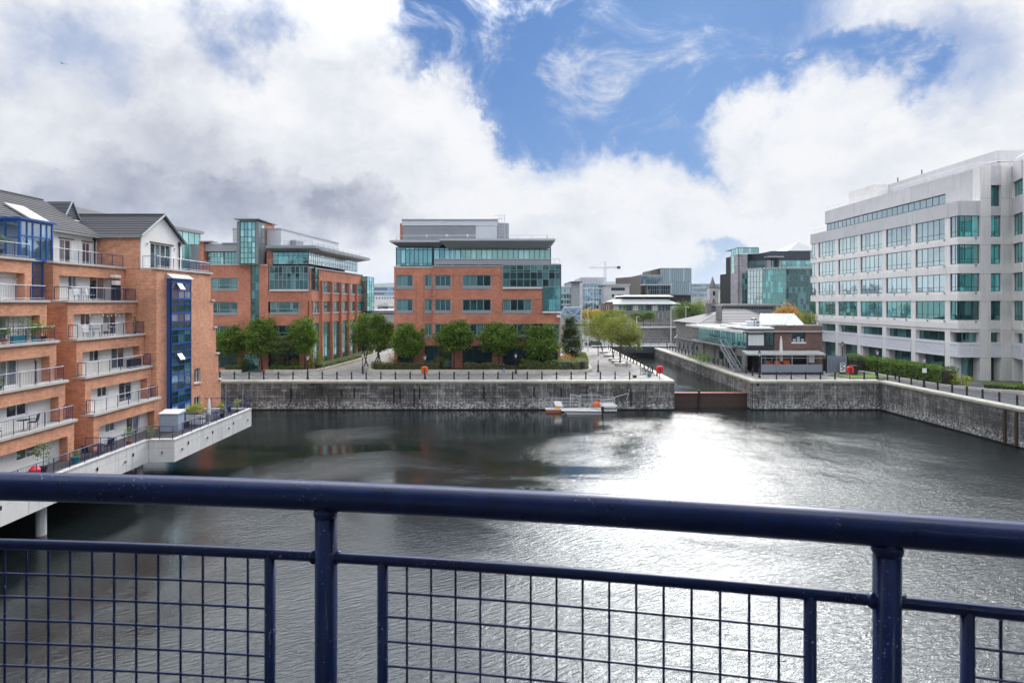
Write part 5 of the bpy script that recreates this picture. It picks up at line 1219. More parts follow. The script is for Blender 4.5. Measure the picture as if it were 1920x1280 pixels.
window(pb, FGl, .05, 3.0, za + .4, zb_, 1, (.78, .22), 'frame_dark', 'curtain', -.05, .22, .15, name='picture_window'); window(pb, FGl, 3.02, FGl.L, za + .4, zb_, 2, (.7, .3), 'frame_dark', 'glass_teal_dark', -.05, .14, .15, name='picture_window')
MB().fbox(FGl, 0, FGl.L, za, za + .39, -.5, .05).build('floor_band', 'frame_dark', pb)
MB().box(38.2, 49, 93.0, 118, GZ, 10.5).build('core', 'interior_dark', pb)
FSd = Fr((37.9, 120), (36.95, 92.45)); window(pb, FSd, .5, FSd.L, 7.95, 10.5, 20, (1,), 'frame_grey', 'glass_teal', 0, .09, .1, name='glazed_wall')
m = MB(); wall(m, FSd, 2, FSd.L - .5, GZ, 7.8, [(20, 22, GZ, 6.6), (23, 25.5, GZ + .9, 6.6), (14, 16.5, GZ + .9, 6.6)], -.3, 0); m.build('ground_wall', 'stone_rubble', pb)
for a, b, c, d in ((20, 22, GZ, 6.6), (23, 25.5, GZ + .9, 6.6), (14, 16.5, GZ + .9, 6.6)): window(pb, FSd, a, b, c, d, 2, (1,), 'frame_dark', 'glass_ground', -.1, .08, .08)
MB().prism([(35.9, 121), (36.1, 92.0), (49, 92.2), (49, 121)], 10.62, 10.82).build('flat_roof', 'roof_pale', pb)
MB().prism([(35.85, 121), (36.05, 92.0), (36.15, 92.0), (35.95, 121)], 10.45, 10.86).build('roof_edge', 'white_paint', pb)
MB().prism([(36.0, 117.5), (36.05, 97.2), (37.0, 97.2), (37.6, 117.5)], 7.75, 7.93).build('deck', 'cladding_grey', pb)
railing(pb, [(36.2, 117.3), (36.2, 99.4)], 7.93, 1.05, 1.4, 'frame_grey', 'metal_mid', .16, r=.03)
for y in (117, 111, 105, 99.5): MB().tube([(36.3, y, GZ), (36.3, y, 7.8)], .09, 6).build('column', 'frame_dark', pb)
# stairs down from the deck
for xx in (35.1, 36.1):
    m = MB(); m.hexa([(xx, 92.6, GZ), (xx + .07, 92.6, GZ), (xx + .07, 98.9, 7.6), (xx, 98.9, 7.6)], [(xx, 92.6, GZ + .35), (xx + .07, 92.6, GZ + .35), (xx + .07, 98.9, 7.95), (xx, 98.9, 7.95)]); m.build('stair_string', 'metal_mid', pb)
    MB().tube([(xx, 92.6, GZ + 1.2), (xx, 98.9, 8.95), (xx, 99.5, 8.95)], .035, 6).build('handrail', 'metal_light', pb)
for i in range(20): y = 92.7 + i * .32; MB().box(35.1, 36.12, y, y + .3, GZ + .1 + i * .187, GZ + .15 + i * .187).build('tread', 'metal_mid', pb)
# lean-to canopy and glazed screens in front
m = MB(); XA, XE = 37.6, 48.2
m.hexa([(XA - 1.4, 90.2, 7.15), (XE, 90.2, 7.15), (XE, 92.3, 7.45), (XA - 1.4, 92.3, 7.45)], [(XA - 1.4, 90.2, 7.38), (XE, 90.2, 7.38), (XE, 92.3, 7.75), (XA - 1.4, 92.3, 7.75)]); m.build('canopy', 'roof_pale', pb)
FS_ = Fr((38.4, 90.3), (XU(1543, 90.3), 90.3)); n = 4
for i in range(n):
    a, b = FS_.L * i / n, FS_.L * (i + 1) / n
    MB().fbox(FS_, a + .07, b - .07, GZ + .35, 5.75, -.05, .0).build('screen_panel', 'grey_fence', pb)
    window(pb, FS_, a + .06, b - .06, 5.78, 6.9, 1, (1,), 'frame_grey', 'glass_ground', 0, .04, .05, name='glass_screen') if 0 else MB().fbox(FS_, a + .06, b - .06, 6.72, 6.78, -.04, 0).build('screen_rail', 'metal_light', pb)
for i in range(n + 1): q = FS_.L * i / n; MB().fbox(FS_, q - .05, q + .05, GZ, 7.2, -.08, .02).build('screen_post', 'frame_dark' if i == n else 'metal_mid', pb)
MB().fbox(FS_, 0, FS_.L, GZ, GZ + .33, -.3, .03).build('plinth', 'frame_dark', pb)
# pitched glass roof
rf = MB(); rf.v = [(XU(1423, 99), 99, 11.55), (XU(1472, 99), 99, 11.55), (XU(1425, 103), 103, 13.35), (XU(1487, 103), 103, 13.35), (XU(1423, 107), 107, 11.55), (XU(1506, 107), 107, 11.55)]
rf.f = [(0, 1, 3, 2), (2, 3, 5, 4), (0, 2, 4)]; rf.build('zinc_roof', 'glass_white_roof', pb)
g2 = MB(); g2.poly([(XU(1472, 99), 99, 11.56), (XU(1507, 99), 99, 11.56), (XU(1487, 103), 103, 13.34)]); g2.build('roof_gable_glazing', 'glass_blue', pb)
for i in range(7):
    u = 1428 + i * 7; p, q = Vector((XU(u, 99), 99, 11.6)), Vector((XU(u + 2 + i * 1.2, 103), 103, 13.4)); MB().tube([p, q], .05, 4).build('roof_seam', 'white_paint', pb)
for a, b in (((XU(1472, 99), 98.95, 11.6), (XU(1487, 103), 102.9, 13.4)), ((XU(1507, 99), 98.95, 11.6), (XU(1487, 103), 102.9, 13.4)), ((XU(1489, 99), 98.95, 11.6), (XU(1487, 103), 102.9, 13.4))): MB().tube([a, b], .07, 4).build('glazing_bar', 'white_paint', pb)
MB().box(XU(1415, 98), XU(1530, 98), 98, 110, 10.8, 11.5).build('roof_upstand', 'roof_pale', pb)
# rooftop plant
for i, (u, v0, w, h, lab) in enumerate(((1394, 600, .9, .9, 'small white air vent at the left of the pub roof'), (1407, 592, 1.3, 1.3, 'white air conditioning cabinet on the pub roof'), (1418, 592, 1.1, 1.4, 'twin fan air conditioner on the pub roof before the zinc roof'))):
    x = XU(u, 96.5); o = root('air_conditioner', (x, 96.5, 10.82), lab, 'air conditioner'); MB().box(x - w / 2, x + w / 2, 96.2, 96.9, 10.95, 10.95 + h).build('casing', 'white_paint', o)
    MB().box(x - w / 2, x + w / 2, 96.25, 96.85, 10.82, 10.949).build('base', 'frame_dark', o)
    if i == 2:
        for k in (0, 1): MB().tube([(x + .1, 96.2, 11.35 + k * .68), (x + .1, 96.14, 11.35 + k * .68)], .28, 14).build('fan', 'frame_grey', o)
    if i == 1: MB().box(x - .5, x + .5, 96.14, 96.19, 11.1, 12.1).build('grille', 'cladding_light', o)
tag(MB().lathe((XU(1414, 101), 101, 11.3), [(.15, 0), (.15, .9), (.5, 1.0), (.45, 1.25), (.05, 1.35)], 10).build('roof_cowl', 'iron_black'), 'dark extract cowl on the pub roof above the air conditioners', 'cowl')
# stone part with slate hipped roof, chimneys
sb = root('stone_building', (47, 130, GZ), 'old stone building with slate hipped roofs and tall chimneys behind the pub', 'stone building')
def hip(x0, x1, y0, y1, ze, zr, rx0, rx1, ry, n=8, mat='slate'):
    tiles(sb, (x0, y0, ze), (x1, y0, ze), (rx0, ry, zr), (rx1, ry, zr), n, mat, .05)
    m = MB(); m.v = [(x0, y0, ze), (x0, y1, ze), (rx0, ry, zr), (rx1, ry, zr), (x1, y0, ze), (x1, y1, ze)]; m.f = [(1, 0, 2), (3, 4, 5), (1, 2, 3, 5)]; m.build('roof', mat, sb)
    r_ = MB(); r_.tube([(x0, y0, ze + .06), (rx0, ry, zr + .08)], .1, 5); r_.tube([(rx0, ry, zr + .08), (rx1, ry, zr + .08)], .1, 5); r_.tube([(rx1, ry, zr + .08), (x1, y0, ze + .06)], .1, 5); r_.build('ridge', 'roof_pale', sb)
hip(38.4, 56, 121, 141, 10.95, 13.7, 47.5, 52, 131, 9)
MB().box(39.2, 55.5, 121.6, 140, GZ, 10.93).build('stone_wall', 'stone_rubble', sb); MB().box(38.3, 56.1, 120.9, 121.5, 10.75, 10.94).build('gutter', 'white_paint', sb)
tiles(sb, (38.6, 139, 6.9), (38.6, 121.2, 6.9), (42.5, 138, 10.4), (42.5, 121.2, 10.4), 7, 'slate', .05)
MB().prism([(38.9, 138.5), (38.9, 121.3), (39.18, 121.3), (39.18, 138.5)], GZ, 6.88).build('stone_wall', 'stone_rubble', sb)
MB().tube([(38.5, 139.2, 6.9), (42.5, 138.6, 10.45)], .18, 5).build('verge', 'white_paint', sb)
Fsw = Fr((38.88, 138), (38.88, 121.5))
for i in range(5): window(sb, Fsw, 1.5 + i * 3.2, 2.5 + i * 3.2, GZ + .6, 6.3, 1, (1, 1), 'frame_dark', 'glass_ground', .06, .08, .05)
for x, y, zt_, lab in ((XU(1328, 134), 134, 15.1, 0), (XU(1348, 124), 124, 14.6, 0)):
    MB().box(x - .5, x + .5, y - .5, y + .5, 10.5, zt_).build('chimney', 'stone_rubble', sb); MB().box(x - .6, x + .6, y - .6, y + .6, zt_ + .003, zt_ + .25).build('chimney_cap', 'coping', sb)
    for q in (-.25, .25): MB().lathe((x + q, y, zt_ + .25), [(.12, 0), (.1, .55)], 8).build('chimney_pot', 'terracotta', sb)
# louvred cupola
x, y = XU(1338, 138), 138.; c = root('cupola', (x, y, 12), 'dark louvred cupola with a pointed roof on the stone building', 'cupola')
MB().box(x - .9, x + .9, y - .9, y + .9, 11, 14.4).build('drum', 'cladding_dark', c); MB().lathe((x, y, 14.4), [(1.35, 0), (1.2, .2), (.5, .9), (.05, 1.9)], 8).build('cap', 'slate', c)
for k in range(6): MB().box(x - .95, x + .95, y - .98, y - .9, 11.6 + k * .45, 11.75 + k * .45).build('louvre', 'metal_mid', c)
# pub terrace things
parasol(XU(1465, 91.3), 91.4, GZ, 5.9, 'tall closed white parasol standing before the brick block of the pub', r=.26)
for i, u in enumerate((1436, 1448)): parasol(XU(u, 91), 91.2, GZ, 2.8, ['short folded green parasol', 'second folded green parasol'][i] + ' under the pub canopy', 'teal_paint')
for i, u in enumerate((1442, 1462, 1474)):
    x = XU(u, 91.1); o = root('bench', (x, 91.1, GZ), ['orange bench behind the first grey screen of the pub terrace', 'orange bench behind the second grey screen of the pub terrace', 'short orange bench right of the tall white parasol'][i], 'bench')
    MB().box(x - .7, x + .7, 91.0, 91.5, GZ + .45 + 1.0, GZ + 1.55).build('seat', 'orange_paint', o); MB().box(x - .7, x + .7, 91.5, 91.56, GZ + 1.0, GZ + 2.05).build('backrest', 'orange_paint', o)
    for q in (-.6, .6): MB().box(x + q - .04, x + q + .04, 91.0, 91.45, GZ, GZ + 1.45).build('leg', 'frame_dark', o)
tag(MB().box(XU(1517, 91.2), XU(1527, 91.2), 91.2, 91.3, 5.95, 7.0).build('notice_board', 'white_paint'), 'white board on the brick wall under the pub canopy', 'notice board')
# slatted fence right of the pub
fx0, fx1, fy = 49.3, 52.4, 91.8
fe = root('fence', (50.8, fy, GZ), 'blue grey fence of upright slats between the pub and the hedge', 'fence')
sm = None
for i in range(14): x = fx0 + (fx1 - fx0) * i / 14; MB().box(x + .01, x + .19, fy - .03 + .02 * (i % 2), fy + .02 + .02 * (i % 2), GZ + .1, GZ + 2.75).build('slat', 'grey_fence', fe)
for z in (GZ + .4, GZ + 2.3): MB().box(fx0, fx1, fy + .045, fy + .1, z, z + .1).build('rail', 'frame_grey', fe)
for x in (fx0 - .06, fx1 + .06): MB().box(x - .05, x + .05, fy - .05, fy + .1, GZ, GZ + 2.8).build('post', 'frame_dark', fe)
b = root('sign_board', (XU(1580, 90.8), 90.8, GZ), 'white poster board with dark print by the end of the slatted fence', 'sign board')
x = XU(1580, 90.8); MB().box(x - .42, x + .42, 90.75, 90.8, GZ + .3, GZ + 1.75).build('poster', 'white_paint', b); MB().box(x - .46, x + .46, 90.81, 90.86, GZ, GZ + 1.8).build('backing', 'frame_dark', b)
MB().box(x - .36, x + .36, 90.735, 90.748, GZ + 1.45, GZ + 1.62).build('print', 'blue_cloth', b)
for k, (dx, dz, w, h) in enumerate(((-.15, 1.1, .3, .2), (.12, .85, .35, .18), (-.1, .6, .25, .16))): MB().box(x + dx - w / 2, x + dx + w / 2, 90.735, 90.748, GZ + dz, GZ + dz + h).build('print', 'dark_fabric', b)
b = root('litter_bin', (XU(1600, 90), 90, GZ), 'black wheeled bin at the corner behind the red lifebuoy housing', 'bin'); x = XU(1600, 90)
MB().hexa([(x - .4, 89.6, GZ + .08), (x + .4, 89.6, GZ + .08), (x + .4, 90.4, GZ + .08), (x - .4, 90.4, GZ + .08)], [(x - .5, 89.5, GZ + 1.35), (x + .5, 89.5, GZ + 1.35), (x + .5, 90.5, GZ + 1.35), (x - .5, 90.5, GZ + 1.35)]).build('body', 'iron_black', b); MB().box(x - .55, x + .55, 89.45, 90.55, GZ + 1.353, GZ + 1.45).build('lid', 'frame_dark', b)
# ================================================================ BACKGROUND CITY
def far_block(label, Y, u0, u1, vt, mat, wins, depth=18, cat='office building', name='office_building', parent=None, cap=None, du=0):
    """far building: wins = [(u0,u1,v0,v1,cols,rows,frame,glass)]"""
    x0, x1 = XU(u0, Y), XU(u1, Y)
    o = parent or root(name, ((x0 + x1) / 2, Y + depth / 2, GZ), label, cat)
    F = Fr((x0, Y), (x1, Y)); m = MB(); ops = [PX(F, *w[:4]) for w in wins]
    wall(m, F, 0, F.L, GZ, ZV(vt, Y), ops, -.5, 0); m.build('wall', mat, o)
    MB().box(x0 + .003, x1 - .003, Y + .9, Y + depth, GZ, ZV(vt, Y) - .3).build('body', mat, o)
    for w, op in zip(wins, ops): window(o, F, *op, w[4], (1,) * w[5], w[6], w[7], -.1, .12, .15)
    if cap: MB().box(x0 - .4, x1 + .4, Y - .5, Y + depth + .4, ZV(vt, Y), ZV(vt, Y) + cap[1]).build('roof_edge', cap[0], o)
    return o
# between the two brick offices
o = far_block('far building with long blue glass bands between the two brick offices', 330, 694, 748, 537, 'cladding_light', [(695, 747, 539, 545, 10, 1, 'frame_grey', 'glass_blue'), (695, 747, 548, 553, 10, 1, 'frame_grey', 'glass_blue'), (695, 747, 556, 559, 10, 1, 'frame_grey', 'glass_blue')], 30)
o = far_block('long white building with small dark windows below the blue banded one', 260, 692, 748, 555.5, 'render_white', [(700 + i * 5.2, 702.4 + i * 5.2, 557, 560.5, 1, 1, 'frame_grey', 'glass_ground') for i in range(9)], 20)
pv = root('pavilion', (XU(718, 190), 195, GZ), 'grey pavilion with a low hipped roof between the brick offices', 'pavilion'); y = 190.
MB().box(XU(708, y), XU(728, y), y, y + 9, GZ, ZV(574, y)).build('wall', 'concrete_roof', pv)
hp = MB(); a, b = XU(704, y), XU(731, y); hp.v = [(a, y - 1, ZV(574, y)), (b, y - 1, ZV(574, y)), (b, y + 10, ZV(574, y)), (a, y + 10, ZV(574, y)), (a + 2, y + 4.5, ZV(567.5, y)), (b - 2, y + 4.5, ZV(567.5, y))]; hp.f = [(0, 1, 5, 4), (1, 2, 5), (2, 3, 4, 5), (3, 0, 4), (3, 2, 1, 0)]; hp.build('roof', 'slate', pv)
Fv = Fr((XU(709, y), y - .05), (XU(727, y), y - .05)); window(pv, Fv, 0, Fv.L, ZV(582, y), ZV(575, y), 6, (1,), 'frame_grey', 'glass_far', 0, .1, .05)
o = far_block('flat roofed grey shed seen below the pavilion between the offices', 160, 688, 745, 583, 'cladding_grey', [(690, 743, 587, 590, 8, 1, 'frame_grey', 'glass_ground')], 20, 'shed', 'shed', cap=('cladding_light', .3))
# right of the middle office
o = far_block('glass fronted block with white floor bands right of the middle brick office', 215, 1040, 1086, 538, 'roof_pale', [(1041, 1083, 540, 549, 8, 1, 'frame_white', 'glass_far'), (1041, 1083, 551, 560, 8, 1, 'frame_white', 'glass_teal_dark'), (1041, 1083, 562, 570, 8, 1, 'frame_white', 'glass_teal_dark'), (1041, 1083, 572, 581, 8, 1, 'frame_white', 'glass_teal_dark')], 25)
MB().box(XU(1071, 213), XU(1087, 213), 213, 240, GZ, ZV(528.5, 213)).build('stair_block', 'cladding_grey', o); MB().box(XU(1069.5, 212), XU(1092, 212), 211.5, 240, ZV(529, 213), ZV(527.8, 213)).build('roof_edge', 'cladding_dark', o)
o = far_block('taller pale office with a wide glass front under the crane', 250, 1088, 1136, 519.8, 'cladding_light', [(1092, 1112, 541, 585, 4, 7, 'frame_white', 'glass_far'), (1112.8, 1128, 541, 585, 3, 7, 'frame_white', 'glass_far'), (1092, 1134, 532, 539.5, 6, 1, 'frame_white', 'glass_far')], 25)
for i in range(8): MB().box(XU(1091 + i * 5.6, 250), XU(1091.6 + i * 5.6, 250), 249.8, 249.99, ZV(531, 250), ZV(521, 250)).build('fin', 'cladding_grey', o)
o = far_block('grey block of small arched windows left of the bronze office', 240, 1136, 1180, 534.5, 'concrete_roof', [(1146, 1172, 539, 545, 6, 1, 'frame_grey', 'glass_ground'), (1147, 1152, 551.5, 558, 1, 1, 'frame_grey', 'glass_ground'), (1157, 1170, 551.5, 557, 4, 1, 'frame_grey', 'glass_ground')], 20, cap=('cladding_light', .4))
o = far_block('narrow reddish brick house below the grey block', 175, 1134, 1149, 566, 'brick_old', [(1137, 1142, 572, 580, 1, 2, 'frame_white', 'glass_ground')], 8, 'house', 'house')
# bronze and blue glass office
dO = root('office_building', (XU(1240, 290), 305, GZ), 'large bronze clad office with tall blue glass fins on the skyline', 'office building'); y = 290.
Fq = Fr((XU(1238, y), y), (XU(1296.5, y), y)); z = lambda v: ZV(v, y)
window(dO, Fq, 0, Fq.L, z(553), z(502.5), 15, (1, 1), 'frame_grey', 'glass_far', 0, .25, .4, name='curtain_wall')
Fq2 = Fr((XU(1201, y), y - 1), (XU(1238, y), y - 1)); window(dO, Fq2, 0, Fq2.L, z(533), z(514.5), 10, (1, 1), 'frame_grey', 'glass_far', 0, .2, .4, name='curtain_wall')
window(dO, Fr((XU(1208, y), y - 7), (XU(1250, y), y - 7)), 0, 11.0, z(553), z(535.5), 10, (1, 1), 'frame_grey', 'glass_ground', 0, .25, .4, name='curtain_wall')
Fb = Fr((XU(1180, y + 26), y + 26), (XU(1200.8, y), y - .8))
n = 16
for i in range(n): a, b = Fb.L * i / n, Fb.L * (i + 1) / n; MB().fbox(Fb, a + .1, b - .1, GZ, ZV(514.5, y) - .2, -.4, .0).build('bronze_panel', 'cladding_bronze', dO)
MB().prism([Fb.p(0, -.5), Fb.p(Fb.L, -.5), (XU(1238, y), y + .1), (XU(1238, y), y + 40), (XU(1181, y), y + 40)], GZ, z(514.8)).build('body', 'cladding_bronze', dO)
MB().box(XU(1238.5, y), XU(1296, y), y + .5, y + 40, GZ, z(502.7)).build('body', 'interior_dark', dO); MB().box(XU(1222, y), XU(1238.4, y), y + 2, y + 20, z(514.7), z(507)).build('roof_block', 'cladding_bronze', dO)
MB().box(XU(1208, y), XU(1250, y), y - 6.5, y - 1.1, GZ, z(536)).build('lower_block', 'cladding_bronze', dO); MB().box(XU(1200, y), XU(1252, y), y - 7.6, y - .7, z(535.4), z(534)).build('roof_edge', 'cladding_light', dO)
# white roofed stone pavilion
sp_ = root('stone_building', (XU(1208, 200), 210, GZ), 'wide stone building with a two tier pale hipped roof beyond the bridge', 'stone building'); y = 200.
def frust(parent, x0, x1, y0, y1, z0, z1, i_, mat, nm): return MB().hexa([(x0, y0, z0), (x1, y0, z0), (x1, y1, z0), (x0, y1, z0)], [(x0 + i_, y0 + i_, z1), (x1 - i_, y0 + i_, z1), (x1 - i_, y1 - i_, z1), (x0 + i_, y1 - i_, z1)]).build(nm, mat, parent)
frust(sp_, XU(1145, y), XU(1275, y), y - 1, y + 24, ZV(570, y), ZV(560, y), 4, 'roof_pale', 'lower_roof'); frust(sp_, XU(1168, y), XU(1267, y), y + 2, y + 20, ZV(556, y), ZV(552.5, y), 1.4, 'roof_pale', 'upper_roof')
MB().box(XU(1172, y), XU(1262, y), y + 4, y + 18, ZV(560, y), ZV(556, y)).build('clerestory', 'interior_dark', sp_)
Fq = Fr((XU(1148, y), y), (XU(1272, y), y)); m = MB(); ops = [PX(Fq, 1150 + i * 12.2, 1160.5 + i * 12.2, 571.5, 583) for i in range(10)] + [PX(Fq, 1236 + i * 18, 1241 + i * 18, 588, 595) for i in range(2)]
wall(m, Fq, 0, Fq.L, GZ, ZV(570.5, y), ops, -.5, 0); m.build('stone_wall', 'stone_rubble', sp_); MB().box(XU(1149, y), XU(1271, y), y + 1, y + 20, GZ, ZV(571, y)).build('body', 'interior_dark', sp_)
for i, op in enumerate(ops): window(sp_, Fq, *op, 3 if i < 10 else 1, (1,), 'frame_grey', 'glass_far' if i % 3 else 'curtain', -.1, .12, .1)
for u in (1233.5, 1242): MB().box(XU(u, y), XU(u + 1.2, y), y - .06, y - .003, ZV(598, y), ZV(586, y)).build('window_surround', 'coping', sp_)
rw_ = root('retaining_wall', (XU(1250, 163), 163, GZ), 'rubble stone wall with a pale coping beyond the channel bridge', 'wall'); MB().box(XU(1188, 163), XU(1330, 163), 163, 164, GZ, ZV(615.5, 163)).build('stonework', 'stone_rubble', rw_); MB().box(XU(1188, 163), XU(1330, 163), 162.8, 164.1, ZV(615.4, 163), ZV(612.5, 163)).build('coping', 'coping', rw_)
railing(rw_, [(XU(1188, 163), 163.4), (XU(1330, 163), 163.4)], ZV(612.5, 163), 1.0, 3.0, 'metal_mid', 'metal_light', 0)
# right background
o = far_block('long low office with glass bands left of the spire', 320, 1292, 1372, 531.5, 'cladding_light', [(1297, 1370, 534, 538, 16, 1, 'frame_grey', 'glass_far'), (1297, 1370, 541, 547, 16, 1, 'frame_grey', 'glass_far'), (1297, 1370, 550, 556, 16, 1, 'frame_grey', 'glass_far')], 25)
o = far_block('cream building with pairs of dark windows right of the spire', 235, 1344, 1369, 540.5, 'render_white', [(1351.5 + i * 9, 1355.5 + i * 9, 543 + j * 11, 549 + j * 11, 1, 1, 'frame_grey', 'glass_ground') for i in range(2) for j in range(2)], 12, 'building', 'building', cap=('slate', .4))
x, y = XU(1336, 205), 205.; ch = root('church_tower', (x, y, GZ), 'grey stone church tower with a pointed spire on the skyline', 'church tower')
MB().box(x - 1.5, x + 1.5, y - 1.5, y + 1.5, GZ, ZV(541, y)).build('tower', 'concrete_roof', ch); MB().lathe((x, y, ZV(541, y)), [(1.4, 0), (1.2, .6), (.05, 4.2)], 8).build('spire', 'stone_rubble', ch); MB().box(x - .4, x + .4, y - 1.56, y - 1.5, ZV(554, y), ZV(546, y)).build('belfry_opening', 'interior_dark', ch)
for sx in (-1.3, 1.3): MB().lathe((x + sx, y - 1.3, ZV(541, y)), [(.25, 0), (.2, .6), (.02, 1.5)], 6).build('pinnacle', 'stone_rubble', ch)
lr = root('warehouse', (XU(1400, 152), 158, GZ), 'long low building with a row of small clerestory windows under a pale roof', 'warehouse'); y = 152.
MB().box(XU(1352, y), XU(1462, y), y - 1, y + 12, ZV(573, y), ZV(569.5, y)).build('roof', 'roof_pale', lr); Fq = Fr((XU(1357, y), y), (XU(1455, y), y)); ops = [PX(Fq, 1359 + i * 4.6, 1362.2 + i * 4.6, 575.5, 579.5) for i in range(20)]
m = MB(); wall(m, Fq, 0, Fq.L, GZ, ZV(573, y), ops, -.4, 0); m.build('wall', 'cladding_grey', lr)
for op in ops: window(lr, Fq, *op, 1, (1,), 'frame_dark', 'glass_far', -.1, .06, .1)
# green glass office
go = root('office_building', (XU(1450, 190), 205, GZ), 'dark green glass office with a pale stone stair tower', 'office building'); y = 188.; z = lambda v: ZV(v, y)
Ft1 = Fr((XU(1383, y), y), (XU(1401, y), y)); Ft0 = Fr((XU(1370, y + 8), y + 8), (XU(1383, y), y))
for F_ in (Ft1, Ft0):
    n = 2; hgt = (z(476) - GZ) / 14
    for i in range(n):
        for j in range(14): MB().fbox(F_, F_.L * i / n + .03, F_.L * (i + 1) / n - .03, GZ + j * hgt + .03, GZ + (j + 1) * hgt - .03, -.3, 0).build('stone_panel', 'stone_tower', go)
MB().prism([Ft0.p(0, -.31), Ft0.p(Ft0.L, -.31), Ft1.p(Ft1.L, -.31), (XU(1401, y), y + 12), (XU(1370, y + 8) + .6, y + 14)], GZ, z(477)).build('tower_core', 'interior_dark', go)
window(go, Fr((XU(1370, y + 8), y + 7.8), (XU(1383, y), y - .2)), 0, 8.3, z(477), z(464.5), 3, (1,), 'frame_teal', 'glass_teal_light', 0, .12, .15, name='lantern_glazing'); window(go, Fr((XU(1383, y), y - .2), (XU(1423, y), y - .2)), 0, 6.8, z(474.5), z(464.5), 8, (1,), 'frame_teal', 'glass_teal_light', 0, .12, .15, name='lantern_glazing')
MB().prism([(XU(1370, y + 8), y + 8), (XU(1383, y), y + .1), (XU(1422, y), y + .1), (XU(1422, y), y + 12), (XU(1370, y + 8) + .3, y + 14)], z(464.4), z(463.6)).build('lantern_roof', 'metal_mid', go)
window(go, Fr((XU(1372, y + 6.6), y + 6.5), (XU(1377.5, y + 3.2), y + 3.1)), 0, 3, z(511), z(478), 1, (1,) * 4, 'frame_white', 'glass_teal_light', .12, .1, .1)
F1 = Fr((XU(1391, y), y - .05), (XU(1401, y), y - .05)); window(go, F1, 0, F1.L, z(592), z(512), 2, (1,) * 8, 'frame_grey', 'glass_teal', .05, .15, .15, name='curtain_wall')
F2 = Fr((XU(1401, y - 1), y - 1), (XU(1430, y - 6), y - 6)); F3 = Fr((XU(1430, y - 6), y - 6), (XU(1474, y - 9), y - 9)); F4 = Fr((XU(1474, y - 9), y - 9), (XU(1528, y - 9), y - 9))
rw7 = (1, 1, 1, 1, 1, 1, 1, 1)
window(go, F2, 0, F2.L, z(592), z(508), 5, rw7, 'frame_grey', 'glass_sky', 0, .15, .15, name='curtain_wall'); window(go, F3, 0, F3.L, z(592), z(507), 9, rw7, 'frame_grey', 'glass_teal', 0, .1, .15, name='curtain_wall'); window(go, F4, 0, F4.L, z(592), z(507), 10, rw7, 'frame_grey', 'glass_teal_dark', 0, .1, .15, name='curtain_wall')
MB().prism([F2.p(0, -.5), F2.p(F2.L, -.5), F3.p(F3.L, -.5), F4.p(F4.L, -.5), (XU(1528, y), y + 25), (XU(1402, y), y + 25)], GZ, z(508)).build('core', 'interior_dark', go)
for F_ in (F2, F3, F4):
    m = MB(); k = int(F_.L / .9)
    for i in range(k): m.fbox(F_, i * .9 + .05, i * .9 + .75, z(507) + .1, z(507) + .55, -.3, .25)
    m.fbox(F_, 0, F_.L, z(507) + .001, z(507) + .09, -.4, .3); m.build('brise_soleil', 'metal_light', go)
F5 = Fr((XU(1401, y + 4), y + 4), (XU(1447, y + 1), y + 1)); F6 = Fr((XU(1447, y + 1), y + 1), (XU(1520, y + 1), y + 1)); zr2_, zr1_ = z(504), z(487.5)
window(go, F5, 0, F5.L, zr2_, zr1_, 5, (1, 1), 'frame_grey', 'glass_teal_dark', 0, .12, .15, name='curtain_wall'); window(go, F6, 0, F6.L, zr2_, zr1_, 8, (1, 1), 'frame_grey', 'glass_teal', 0, .12, .15, name='curtain_wall')
for u0, u1 in ((1439, 1446), (1461, 1465)): MB().box(XU(u0, y - 1), XU(u1, y - 1), y - 1, y + .9, z(505), z(488)).build('pier', 'roof_pale', go)
m = MB(); m.fbox(F5, 0, F5.L, zr1_ + .003, z(474), -10, -.2); m.fbox(F6, 0.01, F6.L, zr1_ + .003, z(470), -10, -.2); m.build('plant_screen', 'cladding_dark', go)
MB().box(XU(1440, y - 2), XU(1470, y - 2), y - 2, y + 1, z(483.5), z(481)).build('canopy', 'roof_pale', go)
tn = root('glass_roof', (XU(1505, 230), 235, 30), 'white pyramid shaped roof light peeping over the dark glass office', 'roof'); y = 230.
m = MB(); a, b, c = XU(1478, y), XU(1535, y), XU(1509, y); m.v = [(a, y, ZV(470, y)), (b, y, ZV(470, y)), (b, y + 18, ZV(470, y)), (a, y + 18, ZV(470, y)), (c, y + 6, ZV(451, y))]; m.f = [(0, 1, 4), (1, 2, 4), (2, 3, 4), (3, 0, 4)]; m.build('glazing', 'roof_pale', tn); MB().box(a + 1, b - 1, y + .5, y + 17, GZ, ZV(470.3, y)).build('base', 'cladding_light', tn)
